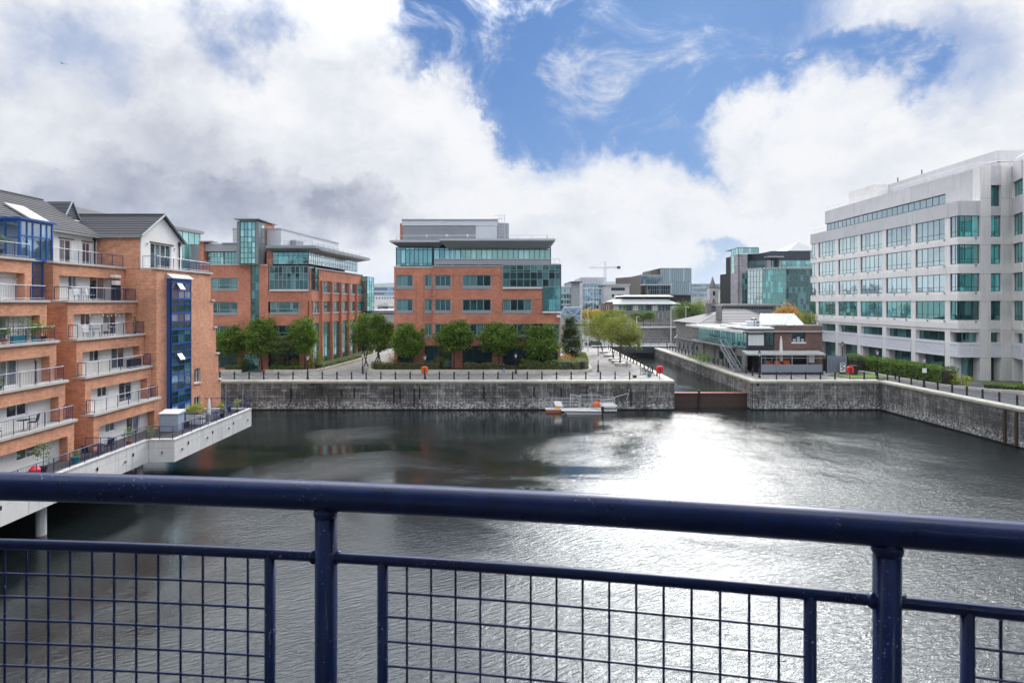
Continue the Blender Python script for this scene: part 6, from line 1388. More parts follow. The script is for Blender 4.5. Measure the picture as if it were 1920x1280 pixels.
# tower crane
cr = root('tower_crane', (XU(1134, 500), 500, GZ), 'pale tower crane with its jib pointing right on the skyline', 'crane'); y = 500.; cx = XU(1134.5, y)
def lattice(a, b, w, n, r):
    m = MB(); a, b = Vector(a), Vector(b); d = (b - a).normalized(); s_ = d.cross(Vector((0, 1, 0))).normalized() * w / 2; q = Vector((0, w / 2, 0))
    for i in range(n):
        p0, p1 = a.lerp(b, i / n), a.lerp(b, (i + 1) / n)
        for sg in (-1, 1): m.tube([p0 + s_ * sg, p1 + s_ * sg], r, 4, False)
        m.tube([p0 + s_ * (1 if i % 2 else -1), p1 - s_ * (1 if i % 2 else -1)], r * .7, 3, False)
    return m
lattice((cx, y, GZ), (cx, y, ZV(502, y)), 1.8, 26, .22).build('mast', 'metal_light', cr); lattice((cx, y, ZV(501.5, y)), (XU(1164, y), y, ZV(501, y)), 1.0, 12, .17).build('jib', 'metal_light', cr); lattice((cx, y, ZV(501.5, y)), (XU(1104, y), y, ZV(502, y)), 1.0, 12, .14).build('counter_jib', 'metal_light', cr)
MB().tube([(cx, y, ZV(501, y)), (cx, y, ZV(490, y))], .3, 4).build('apex', 'metal_light', cr); MB().tube([(cx, y, ZV(491, y)), (XU(1160, y), y, ZV(501, y))], .08, 3).tube([(cx, y, ZV(491, y)), (XU(1106, y), y, ZV(501, y))], .08, 3).build('tie_bar', 'metal_light', cr)
MB().box(XU(1157, y), XU(1163, y), y - 1, y + 1, ZV(504, y), ZV(499, y)).build('counterweight', 'cladding_dark', cr)
# channel bridge
br = root('bridge', (29.5, 146, GZ), 'low road bridge with a dark blue girder and black railings over the channel', 'bridge')
MB().box(22, 40.5, 144.6, 145.0, 2.9, 4.45).build('girder', 'cladding_dark', br); MB().box(20, 42, 145.01, 158, 4.0, 4.5).build('deck', 'road', br); MB().box(19.5, 42, 144.5, 145.1, 4.451, 4.62).build('deck_edge', 'metal_light', br)
for y_ in (144.9, 157.5): railing(br, [(15 if y_ > 150 else 19, y_), (42, y_)], 4.62, 1.25, 1.9, 'iron_black', 'metal_mid', 0, r=.05, mid=True)
MB().box(22, 36, 150, 151, -1, 4.1).build('abutment', 'stone_rubble', br)
# lifting bridge truss
tb = root('bridge_truss', (XU(1075, 172), 172, GZ), 'blue grey riveted steel truss of an old lifting bridge behind the conifer', 'bridge truss'); y = 172.
m = MB(); Z = lambda v: ZV(v, y); X = lambda u: XU(u, y)
for yy in (172, 177):
    for a, b in (((1060, 577), (1090, 577)), ((1060, 577), (1056, 590)), ((1090, 577), (1090, 605)), ((1056, 590), (1090, 594)), ((1060, 578), (1076, 592)), ((1076, 592), (1090, 578)), ((1068, 577), (1068, 592)), ((1080, 577), (1080, 593)), ((1056, 590), (1066, 606)), ((1066, 606), (1090, 606)), ((1068, 606), (1078, 594)), ((1078, 594), (1089, 606))): m.tube([(X(a[0]), yy, Z(a[1])), (X(b[0]), yy, Z(b[1]))], .28, 4)
m.build('truss', 'blue_steel', tb); MB().box(X(1062), X(1089), 172.6, 176.5, Z(591), Z(579)).build('counterweight', 'blue_steel', tb); MB().box(X(1058), X(1120), 173, 178, Z(611), Z(608)).build('deck', 'cladding_dark', tb)
for u in (1064, 1088): MB().box(X(u) - .5, X(u) + .5, 173, 174, GZ, Z(608)).build('pier', 'blue_steel', tb)
# ================================================================ PROMENADE, TREES, PEOPLE, BOATS
def bed(pts, h, label, wmat='coping_stone', w=.4):
    o = root('planter_wall', (*pts[0], GZ), label, 'planter wall')
    for i, (a, b) in enumerate(zip(pts, pts[1:])):
        F = Fr(a, b); n = max(1, round(F.L / 1.4))
        for k in range(n): MB().fbox(F, F.L * k / n + .01, F.L * (k + 1) / n - .01, GZ + .01, GZ + h, -w, .0 + .01 * (k % 2)).build('stone_block', wmat, o)
    return o
def soil(pts, h, label): struct(MB().prism(pts, GZ + .02, GZ + h).build('planting_bed', 'soil'), label)
bm = [(-22.5, 97.5), (-23.0, 93.4), (-21.8, 92.0), (-20, 91.7), (10.5, 91.7), (12.0, 92.3), (12.8, 94), (13.6, 104), (14.6, 118)]
bed(bm, .55, 'low pale stone wall of the long bed before the middle office'); soil([(-22.1, 97.5), (-22.5, 93.6), (-20, 92.1), (10.5, 92.1), (12.3, 94), (13.1, 104), (14.0, 118), (8.4, 118), (8.4, 95.4), (-19.6, 95.4), (-19.6, 97.5)], .45, 'soil of the bed before the middle office')
bl = [(-46, 92.3), (-42.6, 92.2)]; bed(bl, .5, 'short low stone wall left of the glass door of the left office')
bl2 = [(-38.9, 92.3), (-33, 92.1), (-31, 93.2), (-30.2, 96), (-28.9, 108), (-28.4, 124)]; bed(bl2, .5, 'curved low stone wall along the path by the left office')
soil([(-46, 92.7), (-42.8, 92.6), (-42.8, 95.3), (-46, 95.3)], .4, 'soil left of the office door'); soil([(-38.8, 92.7), (-33, 92.6), (-31.4, 93.5), (-30.6, 96), (-29.3, 108), (-28.8, 124), (-30.9, 124), (-32.2, 95.4), (-38.8, 95.3)], .4, 'soil of the curved bed by the left office')
# hedges
hedge([(-21.9, 94.6), (-21.2, 92.9), (-11.5, 92.9)], 1.5, 1.15, GZ + .35, 'clipped brownish green hedge under the big tree left of the orange lifebuoy', 'leaf_hedge_brown', seed=1)
hedge([(-7.6, 93.1), (-1.5, 93.1)], 1.5, 1.1, GZ + .35, 'clipped hedge in the middle of the long bed, left of the walking person', 'leaf_hedge_brown', seed=2)
hedge([(2.2, 92.9), (7.5, 92.9)], 1.6, 1.4, GZ + .35, 'glossy green hedge right of the walking person', 'leaf_hedge', seed=3, lump=.2)
hedge([(7.2, 93.0), (10.6, 93.2), (11.6, 95.2)], 2.1, 1.6, GZ + .35, 'rounded grey green shrub mass at the right end of the long bed', 'leaf_grey', seed=4, lump=.25)
hedge([(-1.4, 93.6), (2.2, 93.6)], 1.0, .6, GZ + .35, 'low sparse hedge behind the walking person', 'leaf_hedge_brown', seed=14, dens=60)
hedge([(11.6, 97.5), (12.4, 104), (13.3, 114)], 1.8, 1.1, GZ + .35, 'low brownish hedge running back beside the promenade lamp', 'leaf_hedge_brown', seed=5)
hedge([(-45.5, 93.5), (-43, 93.4)], 1.2, .7, GZ + .3, 'low hedge left of the glass door behind the apartments', 'leaf_hedge', seed=6); hedge([(-38.4, 93.5), (-33, 93.3)], 1.3, .65, GZ + .3, 'low mat of green hedge right of the glass door', 'leaf_hedge', seed=7)
hedge([(-31.4, 95), (-30.4, 104), (-29.6, 122)], 1.3, .8, GZ + .3, 'low hedge along the side of the left office', 'leaf_grey', seed=8)
shrub((9.2, 97.2, GZ + .4), (1.9, 1.3, 1.1), 'orange leaved bush between the conifer and the hedge', 'leaf_orange', n=1500, seed=9)
shrub((-19.4, 95.0, GZ + .6), (1.1, .8, 1.5), 'yellow orange maple bush at the left corner of the middle office', 'leaf_orange', n=1100, seed=10)
shrub((-11.2, 93.6, GZ + .4), (1.2, .7, 1.7), 'thin golden shrub beside the orange lifebuoy housing', 'leaf_autumn', n=900, seed=11)
shrub((1.8, 93.4, GZ + .4), (.7, .6, .9), 'small lime green shrub beside the lamp in the long bed', 'leaf_lime', n=400, seed=12)
shrub((-44.0, 94.4, GZ + .4), (1.4, .7, 1.2), 'golden shrub left of the office glass door', 'leaf_autumn', n=1000, seed=13)
shrub((-37.3, 94.3, GZ + .4), (1.5, .7, 1.1), 'golden shrub just right of the office glass door', 'leaf_autumn', n=1000, seed=14)
shrub((-34.9, 94.0, GZ + .4), (1.0, .7, .9), 'low golden shrub under the spreading maple', 'leaf_autumn', n=700, seed=15)
shrub((-31.6, 95.2, GZ + .4), (.9, .8, 1.5), 'dense upright golden shrub at the corner of the left office', 'leaf_autumn', n=900, seed=16)
shrub((-32.3, 94.4, GZ + .4), (.6, .5, 1.6), 'narrow green shrub beside the corner of the left office', 'leaf_green', n=500, seed=17)
# right hedge along the white office
hedge([(49.3, 96.4), (52.5, 95.6), (56.0, 93.5)], 1.8, 2.3, GZ, 'dark trimmed hedge behind the slatted fence', 'leaf_conifer', seed=20)
hedge([(56.3, 97.5), (57.2, 91), (57.6, 84), (57.9, 77.5)], 2.2, 2.35, GZ, 'long bright green hedge before the white concrete office', 'leaf_hedge', seed=21, dens=110, lump=.22, size=.2)
shrub((58.6, 76.2, GZ), (1.3, .9, .85), 'yellow green shrub at the near end of the long hedge', 'leaf_lime', n=1100, seed=22); shrub((58.0, 77.4, GZ), (.8, .7, .9), 'brownish green shrub between the long hedge and the yellow one', 'leaf_hedge_brown', n=600, seed=23)
hedge([(60.2, 74.8), (64, 71.6), (70, 69.5)], 1.0, .75, GZ, 'low clipped hedge curving right along the white office', 'leaf_hedge', seed=24)
bed([(54.6, 97), (55.3, 84), (56.4, 77), (59.2, 72.8), (64, 70.0), (70, 68.2)], .35, 'low grey kerb wall in front of the long hedge', 'coping')
# trees
tree((XU(432, 94), 94, GZ + .3), [((XU(431, 94), 94, 9.2), (2.15, 2.0, 2.3))], 6, 'round green tree close beside the brick apartments', seed=31, n=5200)
tree((XU(492, 93.8), 93.8, GZ + .3), [((XU(489, 93.8), 93.8, 9.7), (2.3, 2.0, 2.6))], 6, 'round green tree right of the office glass door', seed=32, n=6500)
tree((XU(572, 94), 94, GZ + .3), [((XU(568, 94), 94, 10.0), (2.15, 2.0, 2.75))], 6, 'round green tree at the corner of the left office', seed=33, n=6500)
tree((XU(538, 93.4), 93.4, GZ + .3), [((XU(534, 93.4), 93.4, 8.5), (2.5, 1.6, 1.3)), ((XU(548, 93.4), 93.4, 9.3), (1.8, 1.5, .9)), ((XU(520, 93.2), 93.2, 7.7), (1.5, 1.2, .7))], 5, 'spreading pale maple with a low crown between two round trees', mat='leaf_mid', seed=34, n=4600, size=.2, tr=.12, name='maple_tree')
tree((-23.6, 99.5, GZ + .3), [((-23.9, 100, 10.6), (3.1, 2.8, 2.7)), ((-25.5, 99.5, 9.2), (1.8, 2, 1.7)), ((-21.6, 99.5, 8.9), (2.0, 2, 1.9)), ((-22.2, 100, 11.0), (2.0, 2, 1.8))], 7, 'large many stemmed green tree on the bed between the two offices', seed=35, n=12000, trunks=5, tr=.11, spread=1.6)
tree((XU(770, 93.8), 93.8, GZ + .3), [((XU(766, 93.8), 93.8, 9.1), (2.5, 2.0, 2.45))], 6, 'green tree before the left end of the middle office', seed=36, n=8000)
tree((XU(850, 93.8), 93.8, GZ + .3), [((XU(852, 93.8), 93.8, 9.8), (2.75, 2.0, 2.25))], 6, 'green street tree left of centre before the middle office', seed=37, n=8500)
tree((XU(935, 93.8), 93.8, GZ + .3), [((XU(936, 93.8), 93.8, 9.6), (3.0, 2.0, 2.3))], 6, 'green street tree at the centre before the middle office', seed=38, n=9000)
tree((XU(1010, 93.8), 93.8, GZ + .3), [((XU(1013, 93.8), 93.8, 8.9), (2.55, 2.0, 2.75))], 6, 'green street tree at the right end of the middle office', seed=39, n=8500)
tree((10.6, 106, GZ + .3), [((10.6, 106, 8.0), (2.1, 1.9, 3.0)), ((10.5, 106, 10.4), (1.3, 1.2, 2.0))], 5, 'dark conical evergreen at the right corner of the middle office', mat='leaf_conifer', name='conifer_tree', seed=40, n=9000, size=.22)
tree((19.0, 103, GZ), [((19.3, 103, 10.2), (3.1, 2.6, 2.7)), ((21.2, 103, 8.7), (1.5, 1.8, 1.4))], 6, 'green and gold tree nearest the camera in the channel side row', mat='leaf_autumn', seed=41, n=7000, size=.24)
tree((19.4, 112, GZ), [((18.6, 112, 11.2), (2.9, 2.6, 2.6)), ((19.8, 112, 12.6), (1.8, 1.8, 1.5))], 6, 'middle gold tinged tree of the channel side row', mat='leaf_autumn', seed=42, n=6000, size=.24)
tree((20.0, 128, GZ), [((18.0, 128, 9.6), (3.1, 2.6, 2.5)), ((19.8, 127, 11), (2.2, 2.2, 2))], 6, 'yellowest tree of the channel side row, farthest back', mat='leaf_autumn', seed=43, n=5500, size=.26)
for i, (u, y) in enumerate(((1097, 185), (1109, 186), (1121, 184))): tree((XU(u, y), y, GZ), [((XU(u, y), y, 11.6), (1.7, 1.6, 1.5))], 5, ['small yellow tree, leftmost of three beyond the road', 'small yellow tree, middle of three beyond the road', 'small yellow tree, rightmost of three beyond the road'][i], mat='leaf_yellow', seed=44 + i, n=1300, size=.3, tr=.1)
tree((XU(1290, 158), 158, GZ), [((XU(1288, 158), 158, 12.2), (4.0, 3, 3.4)), ((XU(1300, 158), 158, 12.9), (2.6, 2.6, 2.4))], 8, 'big dark green tree left of the stone building chimneys', mat='leaf_mid', seed=47, n=6500, size=.3)
tree((XU(1309, 162), 162, GZ), [((XU(1311, 162), 162, 13.2), (1.9, 2, 2.6))], 8, 'yellow leaved tree tucked behind the big dark green tree', mat='leaf_autumn', seed=48, n=2000, size=.3)
tree((XU(1478, 135), 135, GZ), [((XU(1478, 135), 135, 12.5), (2.5, 2.3, 2.1)), ((XU(1462, 135), 135, 12.2), (1.7, 2, 1.6)), ((XU(1493, 135), 135, 11.9), (1.7, 2, 1.6))], 8, 'orange autumn tree above the pub roof', mat='leaf_orange', seed=49, n=5200, size=.26)
tree((XU(1512, 118), 118, GZ), [((XU(1511, 118), 118, 11.3), (1.9, 2, 2.2))], 6, 'yellow autumn tree between the pub and the white office', mat='leaf_autumn', seed=50, n=2600, size=.24)
for i, u in enumerate((1192, 1206, 1219)): tree((XU(u, 178), 178, GZ + 3.5), [((XU(u, 178), 178, 11.2), (1.6, 1.4, 1.5))], 5, ['box clipped tree, leftmost of three before the stone building', 'box clipped tree, middle of three before the stone building', 'box clipped tree, rightmost of three before the stone building'][i], mat='leaf_mid', seed=51 + i, n=1300, size=.28, tr=.1)
shrub((XU(1322, 104), 106, GZ + .1), (1.6, 4, .9), 'bright green bush below the pub deck', 'leaf_hedge', n=1500, seed=55); shrub((XU(1330, 118), 117.5, 8.0), (.9, 1.2, 1.3), 'yellow green climber at the left end of the pub deck', 'leaf_lime', n=500, seed=56)
# raised seats round the channel side trees
for i, (x, y) in enumerate(((19.0, 103), (19.2, 107.6), (19.4, 112), (19.7, 120), (20.0, 128))):
    o = root('tree_seat', (x, y, GZ), ordn(i) + ' round concrete tree seat from the camera along the channel promenade', 'tree seat', 'concrete seats along the channel promenade')
    MB().lathe((x, y, GZ), [(.95, 0), (1.0, .42), (1.1, .42), (1.1, .52), (.1, .53)], 16).build('seat_ring', 'concrete_pale', o)
# bollards and chains
def bollard_proto():
    o = root('bollard', (0, 0, GZ), 'x', 'bollard', 'g')
    MB().lathe((0, 0, GZ), [(.15, 0), (.15, .06), (.105, .1), (.095, .95), (.12, .97), (.12, 1.02), (.09, 1.09), (.02, 1.12)], 10).build('shaft', 'iron_black', o)
    MB().lathe((0, 0, GZ), [(.125, .78), (.125, .84)], 10).build('ring', 'iron_black', o)
    return o
bp = bollard_proto(); first = [True]; chain_m = {}
def put_bollard(x, y, label, group):
    if first[0]: o = bp; first[0] = False; o.location = (x, y, GZ)
    else: o = copy_tree(bp, loc=(x, y, GZ))
    WL[o.name] = Vector((x, y, GZ)); o['label'] = label; o['group'] = group; return o
def chain(a, b, label, group, z=.8, sag=.28):
    pts = []
    for i in range(9): f = i / 8; pts.append((a[0] + (b[0] - a[0]) * f, a[1] + (b[1] - a[1]) * f, GZ + z - sag * 4 * f * (1 - f)))
    o = MB().tube(pts, .022, 4, False).build('chain', 'iron_black'); tag(o, label, 'chain', group)
def row(pts, what, side, skip=(), ch=True):
    last = None
    for i, p in enumerate(pts):
        if p is None: last = None; continue
        if i not in skip: put_bollard(p[0], p[1], 'black iron bollard ' + what + ', ' + ordn(i) + ' from the ' + side, 'bollards ' + what)
        if last and ch: chain(last, p, 'slack chain ' + what + ', ' + ordn(i - 1) + ' span from the ' + side, 'chains ' + what)
        last = p
B1 = [(XU(439.6 + 27.45 * k, 84.7), 84.7) for k in range(-1, 30)]
row(B1, 'along the far dock wall', 'left', skip=(6, 14, 29, 30))
B2 = [(21.9 + .022 * k * 3.2, 88.6 + 3.2 * k) for k in range(17)]
row(B2, 'along the left side of the channel', 'camera end')
B3 = [(XU(u, y), y) for u, y in ((1432, 86.2),)] and [(36.4 + .016 * k * 2.6, 86.3 + 2.6 * k) for k in range(22)]
row(B3, 'along the right side of the channel', 'camera end', skip=(0,))
B4 = [(XU(1456 + 27.4 * k, 84.7), 84.7) for k in range(7)]
row(B4, 'on the dock corner by the pub', 'left', skip=(5,))
B5 = [(rw(y) + 1.2, y) for y in (83.6, 81.2, 78.9, 76.6, 74.3, 72.0, 69.8, 67.6, 65.4, 63.2, 61.0, 58.8, 56.6, 54.4, 52.2, 50.0, 47.8)]
row(B5, 'along the right dock wall', 'far corner', skip=(3, 11))
for i, (x, y) in enumerate(((54.6, 88), (55.2, 84.5), (56.0, 81.0), (56.9, 77.5))): put_bollard(x, y, 'black bollard at the foot of the long hedge, ' + ordn(i) + ' from the pub end', 'bollards at the foot of the hedge')
# lamps
def lamp(x, y, label, h=3.9, sign=None):
    o = root('street_lamp', (x, y, GZ), label, 'street lamp')
    MB().lathe((x, y, GZ), [(.19, 0), (.19, .25), (.13, .35), (.13, 1.1), (.15, 1.15), (.07, 1.25), (.05, h - .9), (.09, h - .86), (.05, h - .8)], 10).build('post', 'iron_black', o)
    MB().lathe((x, y, GZ + h - .8), [(.10, 0), (.22, .5)], 6).build('lantern_glass', 'curtain', o); MB().lathe((x, y, GZ + h - .3), [(.27, 0), (.24, .06), (.10, .2), (.09, .28), (.02, .36)], 8).build('lantern_cap', 'iron_black', o)
    MB().tube([(x - .3, y, GZ + h - .95), (x + .3, y, GZ + h - .95)], .02, 5).build('ladder_bar', 'iron_black', o)
    if sign: MB().box(x - .28, x + .28, y - .08, y - .05, GZ + 1.9, GZ + 2.5).build('sign_plate', sign, o)
    return o
lamp(B1[6][0], 84.7, 'black lamp post at the mouth of the path by the left office', 3.6); lamp(B1[14][0], 84.9, 'black lamp post behind the orange lifebuoy housing', 3.6)
lamp(XU(684, 92.6), 91.3, 'black lamp post at the left end of the long bed', 3.4); lamp(XU(967, 92.2), 91.3, 'black lamp post right of the walking person', 3.3)
lamp(XU(1119, 95), 93.5, 'black lamp post with a small pale sign where the promenade turns', 4.2, 'white_paint')
lamp(36.4, 86.3, 'black lamp post at the left end of the pub terrace', 4.0)
lamp(B5[3][0], B5[3][1], 'black lamp post on the right dock wall, farther of two', 4.0, 'white_paint'); lamp(B5[11][0], B5[11][1], 'black lamp post on the right dock wall near the photo edge', 4.1)
lamp(XU(1645, 85), 85.0, 'black lamp post at the inner corner of the right dock wall', 4.3); lamp(XU(1577, 98), 97.6, 'black lamp post before the white office behind the slatted fence', 4.6)
for i, (u, y, vt) in enumerate(((1089.5, 128, 573), (1102.5, 133, 577), (1258, 148, 576), (1286, 150, 576), (1292, 175, 590), (1194, 165, 594))):
    x = XU(u, y); zt_ = ZV(vt, y); o = root('light_mast', (x, y, GZ), ['tall white light mast left of the yellow trees', 'second tall white light mast beside the yellow trees', 'white light mast at the middle of the channel bridge', 'white light mast at the right end of the channel bridge', 'short white light mast beyond the bridge on the right', 'short white light mast before the clipped trees'][i], 'light mast')
    MB().tube([(x, y, GZ), (x, y, zt_)], [.13, .08], 8).build('pole', 'white_paint', o); MB().box(x - .1, x + .75, y - .15, y + .15, zt_ + .002, zt_ + .12).build('luminaire', 'white_paint', o)
# lifebuoy housings
def buoy(x, y, mat, label):
    o = root('lifebuoy_housing', (x, y, GZ), label, 'lifebuoy')
    MB().tube([(x, y, GZ), (x, y, GZ + 1.75)], .05, 8).build('post', 'iron_black', o)
    m = MB(); n = 18; R0, R1 = .24, .50; z0 = GZ + 1.35
    ring = [(math.cos(2 * math.pi * k / n), math.sin(2 * math.pi * k / n)) for k in range(n)]
    prof = [(.0, 0), (R0 * .5, .0), (R0, -.02), (R1 * .8, -.16), (R1, -.06), (R1, .08)]
    for r, d in prof:
        for c, s_ in ring:
            k = (c ** 4 + s_ ** 4) ** -.25; m.v.append((x + c * r * k, y - .06 + d, z0 + s_ * r * k * 1.05))
    for a in range(len(prof) - 1):
        for k in range(n): m.f.append((a * n + k, a * n + (k + 1) % n, (a + 1) * n + (k + 1) % n, (a + 1) * n + k))
    m.build('housing', mat, o, smooth=True); MB().box(x - .07, x + .07, y - .30, y - .2, z0 - .55, z0 + .1).build('strap', 'dark_fabric', o); return o
buoy(B1[14][0], 84.55, 'orange_paint', 'orange lifebuoy housing on the long dock wall'); buoy(XU(1237, 85), 85.0, 'red_paint', 'red lifebuoy housing at the mouth of the channel'); buoy(XU(1593, 84.7), 84.6, 'red_paint', 'red lifebuoy housing on the grassy corner by the hedge')
# benches, bin, box
def bench(x, y, a, label):
    o = root('park_bench', (x, y, GZ), label, 'bench'); c, s_ = math.cos(a), math.sin(a)
    T = lambda px, py, pz: (x + px * c - py * s_, y + px * s_ + py * c, GZ + pz)
    for k in range(4): MB().tube([T(-.9, -.25 + k * .15, .45), T(.9, -.25 + k * .15, .45)], .035, 4).build('slat', 'iron_black', o)
    for k in range(3): MB().tube([T(-.9, .3 + k * .04, .6 + k * .15), T(.9, .3 + k * .04, .6 + k * .15)], .035, 4).build('slat', 'iron_black', o)
    for q in (-.8, 0, .8): MB().tube([T(q, -.3, 0), T(q, -.28, .43), T(q, .28, .43), T(q, .4, .95)], .04, 6).build('leg', 'iron_black', o); MB().tube([T(q, .3, 0), T(q, .26, .43)], .04, 6).build('leg', 'iron_black', o)
bench(XU(1178, 101), 100.8, 1.2, 'black bench beside the farther part of the channel chains'); bench(XU(1204, 93), 91.2, .9, 'black bench near the mouth of the channel'); bench(XU(1209, 93), 89.8, 1.9, 'black bench nearest the channel mouth, turned away from the other')
o = root('litter_bin', (XU(1217, 87.5), 87.5, GZ), 'dark green litter bin at the channel mouth', 'bin'); x = XU(1217, 87.5); MB().lathe((x, 87.5, GZ), [(.24, 0), (.26, .8), (.29, .8), (.29, .95), (.15, 1.02)], 12).build('body', 'teal_paint', o); MB().lathe((x, 87.5, GZ), [(.27, .55), (.27, .62)], 12).build('band', 'metal_light', o)
o = root('post', (XU(1221.5, 88), 88.6, GZ), 'short red post beside the dark green litter bin', 'post'); x = XU(1221.5, 88); MB().lathe((x, 88.6, GZ), [(.07, 0), (.07, .9)], 8).build('shaft', 'red_paint', o); MB().lathe((x, 88.6, GZ + .9), [(.1, 0), (.1, .2), (.03, .26)], 8).build('head', 'red_paint', o)
tag(MB().box(XU(1187, 86.5), XU(1193, 86.5), 86.3, 86.8, GZ + .005, GZ + .42).build('crate', 'timber_wet'), 'small brown box on the promenade left of the bench', 'box')
# walking person (dark top, light blue jeans) facing left
def person(x, y, z, label, top='dark_fabric', legs='denim', h=1.72):
    o = root('person', (x, y, z), label, 'person')
    import bmesh
    k = h / 1.72; J = {'pel': (0, 0, .93), 'che': (-.03, 0, 1.28), 'nec': (-.04, 0, 1.46), 'hea': (-.06, 0, 1.6), 'top': (-.06, 0, 1.7), 'hl': (-.0, -.09, .88), 'hr': (0, .09, .88), 'kl': (-.18, -.09, .52), 'al': (-.16, -.09, .1), 'fl': (-.32, -.09, .04),
         'kr': (.05, .09, .5), 'ar': (.27, .09, .16), 'fr': (.18, .09, .03), 'sl': (-.03, -.19, 1.4), 'sr': (-.03, .19, 1.4), 'el': (.06, -.24, 1.13), 'er': (-.08, .24, 1.13), 'wl': (-.04, -.23, .9), 'wr': (-.25, .22, .95), 'dl': (-.08, -.22, .82), 'dr': (-.31, .21, .9)}
    Rr = {'pel': .14, 'che': .155, 'nec': .055, 'hea': .10, 'top': .07, 'hl': .10, 'hr': .10, 'kl': .065, 'kr': .065, 'al': .04, 'ar': .04, 'fl': .035, 'fr': .035, 'sl': .06, 'sr': .06, 'el': .042, 'er': .042, 'wl': .028, 'wr': .028, 'dl': .03, 'dr': .03}
    E = [('pel', 'che'), ('che', 'nec'), ('nec', 'hea'), ('hea', 'top'), ('pel', 'hl'), ('hl', 'kl'), ('kl', 'al'), ('al', 'fl'), ('pel', 'hr'), ('hr', 'kr'), ('kr', 'ar'), ('ar', 'fr'), ('che', 'sl'), ('sl', 'el'), ('el', 'wl'), ('wl', 'dl'), ('che', 'sr'), ('sr', 'er'), ('er', 'wr'), ('wr', 'dr')]
    N = list(J)
    me = bpy.data.meshes.new('body'); me.from_pydata([tuple(c * k for c in J[n]) for n in N], [(N.index(a), N.index(b)) for a, b in E], []); b = bpy.data.objects.new('body', me); _link(b, o, (x, y, z))
    sk = b.modifiers.new('skin', 'SKIN'); me.skin_vertices[0].data[0].use_root = True
    for i, n in enumerate(N): me.skin_vertices[0].data[i].radius = (Rr[n] * k, Rr[n] * k)
    b.modifiers.new('sub', 'SUBSURF').levels = 1
    dg = bpy.context.evaluated_depsgraph_get(); ev = bpy.data.meshes.new_from_object(b.evaluated_get(dg)); b.modifiers.clear(); b.data = ev
    ev.materials.clear()
    for mm in (top, legs, 'skin', 'hair', 'white_paint'): ev.materials.append(MAT[mm])
    for p in ev.polygons:
        c = p.center / k; p.use_smooth = True
        if c.z > 1.5: p.material_index = 3 if (c.x > -.06 or c.z > 1.65) else 2
        elif c.z > 1.46: p.material_index = 2
        elif c.z < .09: p.material_index = 4
        elif c.z < .96 and abs(c.y) < .2: p.material_index = 1
        elif c.z < .92: p.material_index = 2
        else: p.material_index = 0
    MB().lathe((x - .06 * k, y, z + 1.56 * k), [(.09, 0), (.115, .08), (.1, .15), (.04, .19)], 10).build('hair', 'hair', o); return o
person(XU(945, 90.9), 90.9, GZ, 'person in a dark top and pale blue jeans walking past the planted bed')
# pontoon, work boat
px = lambda u: XU(u, 82.0)
po = root('pontoon', (px(1090), 82.2, 0), 'grey work pontoon with scaffold rails moored under the dock wall', 'pontoon')
MB().box(px(1050), px(1156), 81.7, 83.0, .12, .42).build('deck', 'concrete_pale', po)
for u in (1060, 1085, 1110, 1150): MB().tube([(px(u), 81.9, .0), (px(u), 82.9, .0)], .35, 10).build('float', 'iron_black', po)
def frame(u0, u1, v0, v1, posts, rails, y=82.0, mat='metal_light', nm='scaffold_rail'):
    m = MB(); yy = y
    for u in posts: m.tube([(px(u), yy, ZV(v1, 82)), (px(u), yy, ZV(v0, 82))], .028, 5)
    for v in rails: m.tube([(px(u0), yy, ZV(v, 82)), (px(u1), yy, ZV(v, 82))], .022, 5)
    return m.build(nm, mat, po)
frame(1022, 1086, 747.5, 768, (1022, 1034, 1054, 1070, 1086), (747.5, 754, 760)); frame(1089, 1128, 741.5, 766, (1089, 1109, 1110.5, 1128), (741.5, 749, 756)); frame(1129, 1153, 744.5, 766, (1131, 1153), (744.5, 760))
frame(1022, 1086, 747.5, 768, (1022, 1054, 1086), (747.5, 754, 760), 83.0); frame(1089, 1128, 741.5, 766, (1089, 1128), (741.5, 749), 83.0)
m = MB(); m.tube([(px(1153), 82, ZV(744, 82)), (px(1181), 83, ZV(739, 82))], .03, 4).tube([(px(1181), 83, ZV(739, 82)), (px(1177), 83, ZV(752, 82))], .03, 4).tube([(px(1070), 82, ZV(739, 82)), (px(1089), 82, ZV(743, 82))], .03, 4).tube([(px(1070), 82, ZV(739, 82)), (px(1069), 82, ZV(752, 82))], .03, 4); m.build('stay', 'white_paint', po)
m = MB()
for k in range(9): u = 1127 + k * 3; m.tube([(px(u), 82.1, ZV(755, 82)), (px(u + 1.5), 82.1, ZV(749 - k * .3, 82))], .03, 4)
m.tube([(px(1126), 82.1, ZV(755, 82)), (px(1154), 82.1, ZV(755, 82))], .035, 4).tube([(px(1127), 82.1, ZV(750, 82)), (px(1154), 82.1, ZV(746.5, 82))], .035, 4); m.build('ladder', 'white_paint', po)
MB().hexa([(px(1126), 81.6, ZV(763, 82)), (px(1154), 81.6, ZV(763, 82)), (px(1154), 82.8, ZV(763, 82)), (px(1126), 82.8, ZV(763, 82))], [(px(1126), 81.6, ZV(759.5, 82)), (px(1157), 81.6, ZV(759.5, 82)), (px(1150), 82.8, ZV(756, 82)), (px(1126), 82.8, ZV(756, 82))]).build('platform', 'white_paint', po)
for u in (1153, 1154.5): MB().tube([(px(u), 81.8, -.6), (px(u), 81.8, ZV(762, 82))], .06 if u < 1154 else .03, 6).build('leg', 'iron_black', po)
MB().box(px(1024), px(1052), 81.5, 82.9, -.15, .38).build('orange_float', 'rust_orange', po); MB().box(px(1023), px(1053), 81.45, 82.95, .381, .47).build('float_top', 'white_paint', po)
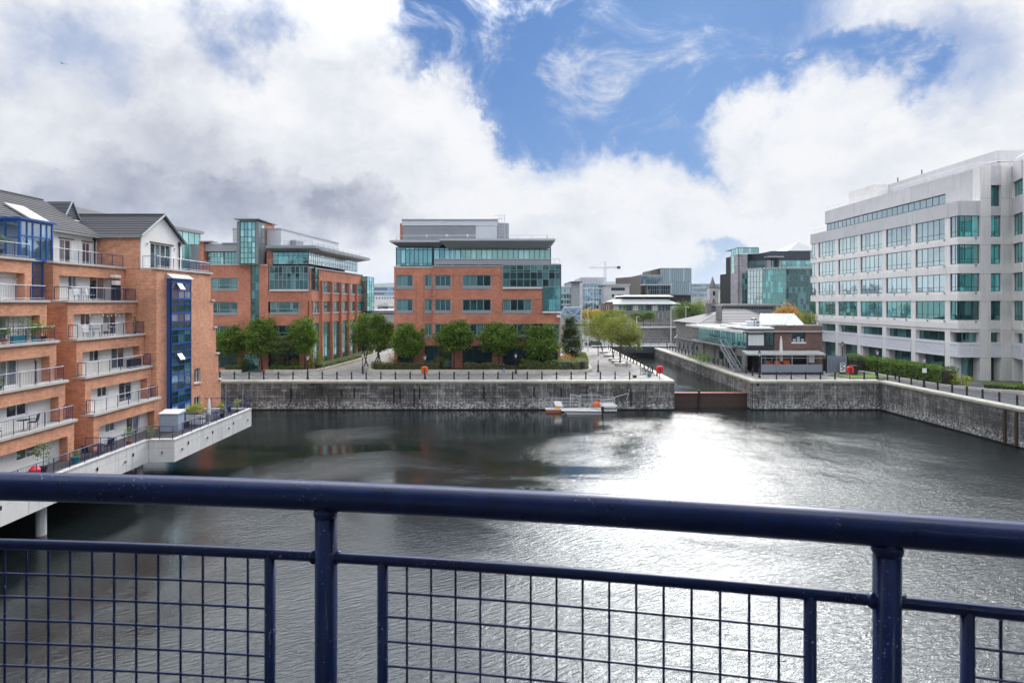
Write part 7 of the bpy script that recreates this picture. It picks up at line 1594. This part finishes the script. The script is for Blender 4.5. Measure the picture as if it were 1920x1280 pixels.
tag(MB().hexa([(px(1041), 81.6, .9), (px(1055), 81.6, .8), (px(1055), 81.65, .8), (px(1041), 81.65, .9)], [(px(1038), 81.9, ZV(752, 82)), (px(1051), 81.9, ZV(751.5, 82)), (px(1051), 81.95, ZV(751.5, 82)), (px(1038), 81.95, ZV(752, 82))]).build('tarpaulin', 'white_cloth'), 'pale blue white sheet leaning on the left pontoon rails', 'sheet')
tag(MB().hexa([(px(1040), 81.6, .48), (px(1051), 81.6, .48), (px(1051), 82.2, .48), (px(1040), 82.2, .48)], [(px(1042), 81.7, .95), (px(1047), 81.7, 1.1), (px(1047), 82.1, 1.0), (px(1042), 82.1, .9)]).build('canister', 'yellow_paint'), 'yellow container on the left end of the pontoon', 'container')
tag(MB().lathe((px(1118), 81.7, ZV(762, 82)), [(.1, 0), (.42, .1), (.46, .5), (.35, .75), (.05, .82)], 10).build('buoy', 'orange_paint'), 'orange red buoy in the middle of the pontoon', 'buoy')
bt = root('boat', (px(1090), 80.6, 0), 'small flat white open boat with an outboard moored at the pontoon', 'boat')
y0, y1 = 80.0, 81.3; xa, xb = XU(1053, 80.5), XU(1127, 80.5); m = MB()
m.v = [(xa + .9, y0 + .2, -.1), (xb, y0 + .15, -.1), (xb, y1 - .15, -.1), (xa + .9, y1 - .2, -.1), (xa, y0 + .12, .52), (xb, y0, .48), (xb, y1, .48), (xa, y1 - .12, .52), (xa + .25, y0 + .25, .52), (xb - .1, y0 + .14, .48), (xb - .1, y1 - .14, .48), (xa + .25, y1 - .25, .52), (xa + .9, y0 + .3, .12), (xb - .15, y0 + .25, .12), (xb - .15, y1 - .25, .12), (xa + .9, y1 - .3, .12)]
m.f = [(3, 2, 1, 0), (0, 1, 5, 4), (1, 2, 6, 5), (2, 3, 7, 6), (3, 0, 4, 7), (4, 5, 9, 8), (5, 6, 10, 9), (6, 7, 11, 10), (7, 4, 8, 11), (8, 9, 13, 12), (9, 10, 14, 13), (10, 11, 15, 14), (11, 8, 12, 15), (12, 13, 14, 15)]; m.build('hull', 'white_paint', bt)
MB().tube([(xa, y0 + .05, .42), (xb, y0 - .03, .38)], .045, 5).build('rubbing_strake', 'iron_black', bt)
for f in (.3, .6, .85): q = xa + (xb - xa) * f; MB().box(q - .12, q + .12, y0 + .2, y1 - .2, .36, .41).build('thwart', 'concrete_pale', bt)
MB().box(xb + .02, xb + .38, 80.45, 80.85, .35, .95).build('outboard_motor', 'dark_fabric', bt); MB().box(xb + .1, xb + .26, 80.58, 80.72, -.5, .349).build('outboard_leg', 'dark_fabric', bt); MB().box(xb - .3, xb, 80.5, 80.8, .5, .8).build('fuel_box', 'white_paint', bt)
# gull
gx, gy = XU(117, 90), 90.; gz = ZV(119.5, 90); gu = root('gull', (gx, gy, gz), 'small grey gull flying high against the left clouds', 'bird')
MB().tube([(gx - .2, gy, gz + .02), (gx - .08, gy, gz + .02), (gx + .1, gy, gz), (gx + .25, gy, gz - .02)], [.02, .06, .05, .01], 7).build('body', 'gull', gu, smooth=True)
for s_ in (-1, 1): MB().hexa([(gx - .08, gy, gz + .03), (gx + .08, gy, gz + .03), (gx + .22 * s_ + .1, gy + s_ * .32, gz + .16), (gx + .22 * s_, gy + s_ * .32, gz + .16)], [(gx - .08, gy, gz + .045), (gx + .08, gy, gz + .045), (gx + .22 * s_ + .1, gy + s_ * .32, gz + .17), (gx + .22 * s_, gy + s_ * .32, gz + .17)]).hexa([(gx + .22 * s_, gy + s_ * .32, gz + .16), (gx + .22 * s_ + .1, gy + s_ * .32, gz + .16), (gx + .42 * s_ + .1, gy + s_ * .5, gz - .04), (gx + .42 * s_ + .04, gy + s_ * .5, gz - .04)], [(gx + .22 * s_, gy + s_ * .32, gz + .172), (gx + .22 * s_ + .1, gy + s_ * .32, gz + .172), (gx + .42 * s_ + .1, gy + s_ * .5, gz - .03), (gx + .42 * s_ + .04, gy + s_ * .5, gz - .03)]).build('wing', 'gull', gu)
# dark car by the bridge
def car(x, y, label, mat):
    o = root('parked_car', (x, y, GZ), label, 'car'); z = GZ
    V = [(-2.1, .35), (-2.1, .75), (-1.9, .9), (-1.1, .95), (-.6, 1.4), (.9, 1.42), (1.6, .98), (2.1, .9), (2.15, .4)]
    m = MB(); n = len(V); m.v = [(x + a, y - .85, z + b) for a, b in V] + [(x + a, y + .85, z + b) for a, b in V]; m.f = [tuple(range(n)), tuple(reversed(range(n, 2 * n)))] + [(i, i + n, (i + 1) % n + n, (i + 1) % n) for i in range(n)]; m.build('body', mat, o)
    MB().hexa([(x - .95, y - .87, z + .96), (x + 1.4, y - .87, z + .98), (x + 1.4, y - .855, z + .98), (x - .95, y - .855, z + .96)], [(x - .52, y - .87, z + 1.33), (x + .88, y - .87, z + 1.35), (x + .88, y - .855, z + 1.35), (x - .52, y - .855, z + 1.33)]).build('side_window', 'glass_ground', o)
    for q in (-1.35, 1.35):
        for s_ in (-.8, .8): MB().tube([(x + q, y + s_ - .1, z + .32), (x + q, y + s_ + .1, z + .32)], .32, 14).build('wheel', 'rubber', o)
    return o
car(XU(1112, 151), 151, 'dark car on the road at the left end of the bridge', 'frame_dark')
# ================================================================ OUR OWN BALCONY RAIL
ux = [(0, 911), (700, 932), (960, 947), (1300, 967), (1662, 992), (1920, 1012)]; DR = .45
pp = [((u - CX) / FX * (DR * FX / (v - HV)), DR * FX / (v - HV)) for u, v in ux]
cf = np.polyfit([p[0] for p in pp], [p[1] for p in pp], 2)
RY = lambda x: float(np.polyval(cf, x))
bx0 = root('balcony_railing', (0, 1.3, H - 1.6), 'dark blue tubular balcony railing with square wire mesh panels close to the camera', 'railing')
RX = [-2.1 + .1 * i for i in range(41)]
MB().tube([(x, RY(x), H - DR) for x in RX], .034, 24).build('handrail', 'rail_fore', bx0, smooth=True)
MB().tube([(x, RY(x), H - .592) for x in RX], .0125, 12).build('mid_rail', 'rail_fore', bx0, smooth=True)
MB().tube([(x, RY(x), H - 1.47) for x in RX], .0125, 12).build('bottom_rail', 'rail_fore', bx0, smooth=True)
PXs = [-.434 - 1.18, -.434, .746, .746 + 1.18]
for x in PXs:
    if x < 2: MB().tube([(x, RY(x), H - 1.6), (x, RY(x), H - DR)], .0255, 16).build('post', 'rail_fore', bx0, smooth=True)
for x in PXs[1:3]:
    MB().lathe((x, RY(x), H - DR - .046), [(.0256, -.003), (.0285, .003), (.0290, .010), (.028, .018)], 16).build('weld', 'rail_fore', bx0, smooth=True)
    for sg in (-1, 1): MB().tube([(x + sg * .026, RY(x), H - .592), (x + sg * .034, RY(x + sg * .034), H - .592)], [.017, .0128], 12).build('weld', 'rail_fore', bx0, smooth=True)
for a, b in zip(PXs, PXs[1:]):
    x0, x1 = a + .136, b - .138
    for x in (x0, x1): MB().tube([(x, RY(x), H - 1.47), (x, RY(x), H - .592)], .0125, 10).build('panel_bar', 'rail_fore', bx0, smooth=True)
    n = 16
    for i in range(1, n): x = x0 + (x1 - x0) * i / n; MB().tube([(x, RY(x) + .004, H - 1.47), (x, RY(x) + .004, H - .6)], .0029, 6).build('mesh_wire', 'rail_fore', bx0)
    for j in range(15):
        z = H - .592 - .072 - j * .0563
        if z > H - 1.46: MB().tube([(x0 + (x1 - x0) * k / 8, RY(x0 + (x1 - x0) * k / 8) - .002, z) for k in range(9)], .0029, 6).build('mesh_wire', 'rail_fore', bx0)
struct(MB().prism([(-2.2, -.6)] + [(-2.1 + .35 * i, RY(-2.1 + .35 * i) + .08) for i in range(12)] + [(1.9, -.6)], H - 1.78, H - 1.6).build('balcony_floor', 'deck_dark'), 'concrete floor slab of our own balcony')
cam_d.dof.use_dof = True; cam_d.dof.focus_distance = 70; cam_d.dof.aperture_fstop = 7.1

# the block we stand in: unseen dark wall and door, added to darken railing
oh = root('apartment_block', (0, -4, 0), 'unseen dark clad apartment block behind the camera, added to darken the balcony railing', 'apartment building')
Fh = Fr((14, -1.3), (-16, -1.3)); dd = (9.0, 19.0, H - 1.6, H + .9); m = MB(); wall(m, Fh, 0, Fh.L, -2, 27, [dd], -.3, 0); m.box(-15.9, 13.9, -12, -1.7, -2, 26.9); m.build('wall', 'cladding_dark', oh)
window(oh, Fh, *dd, 6, (1,), 'frame_dark', 'glass_home', -.1, .08, .08, name='balcony_door')
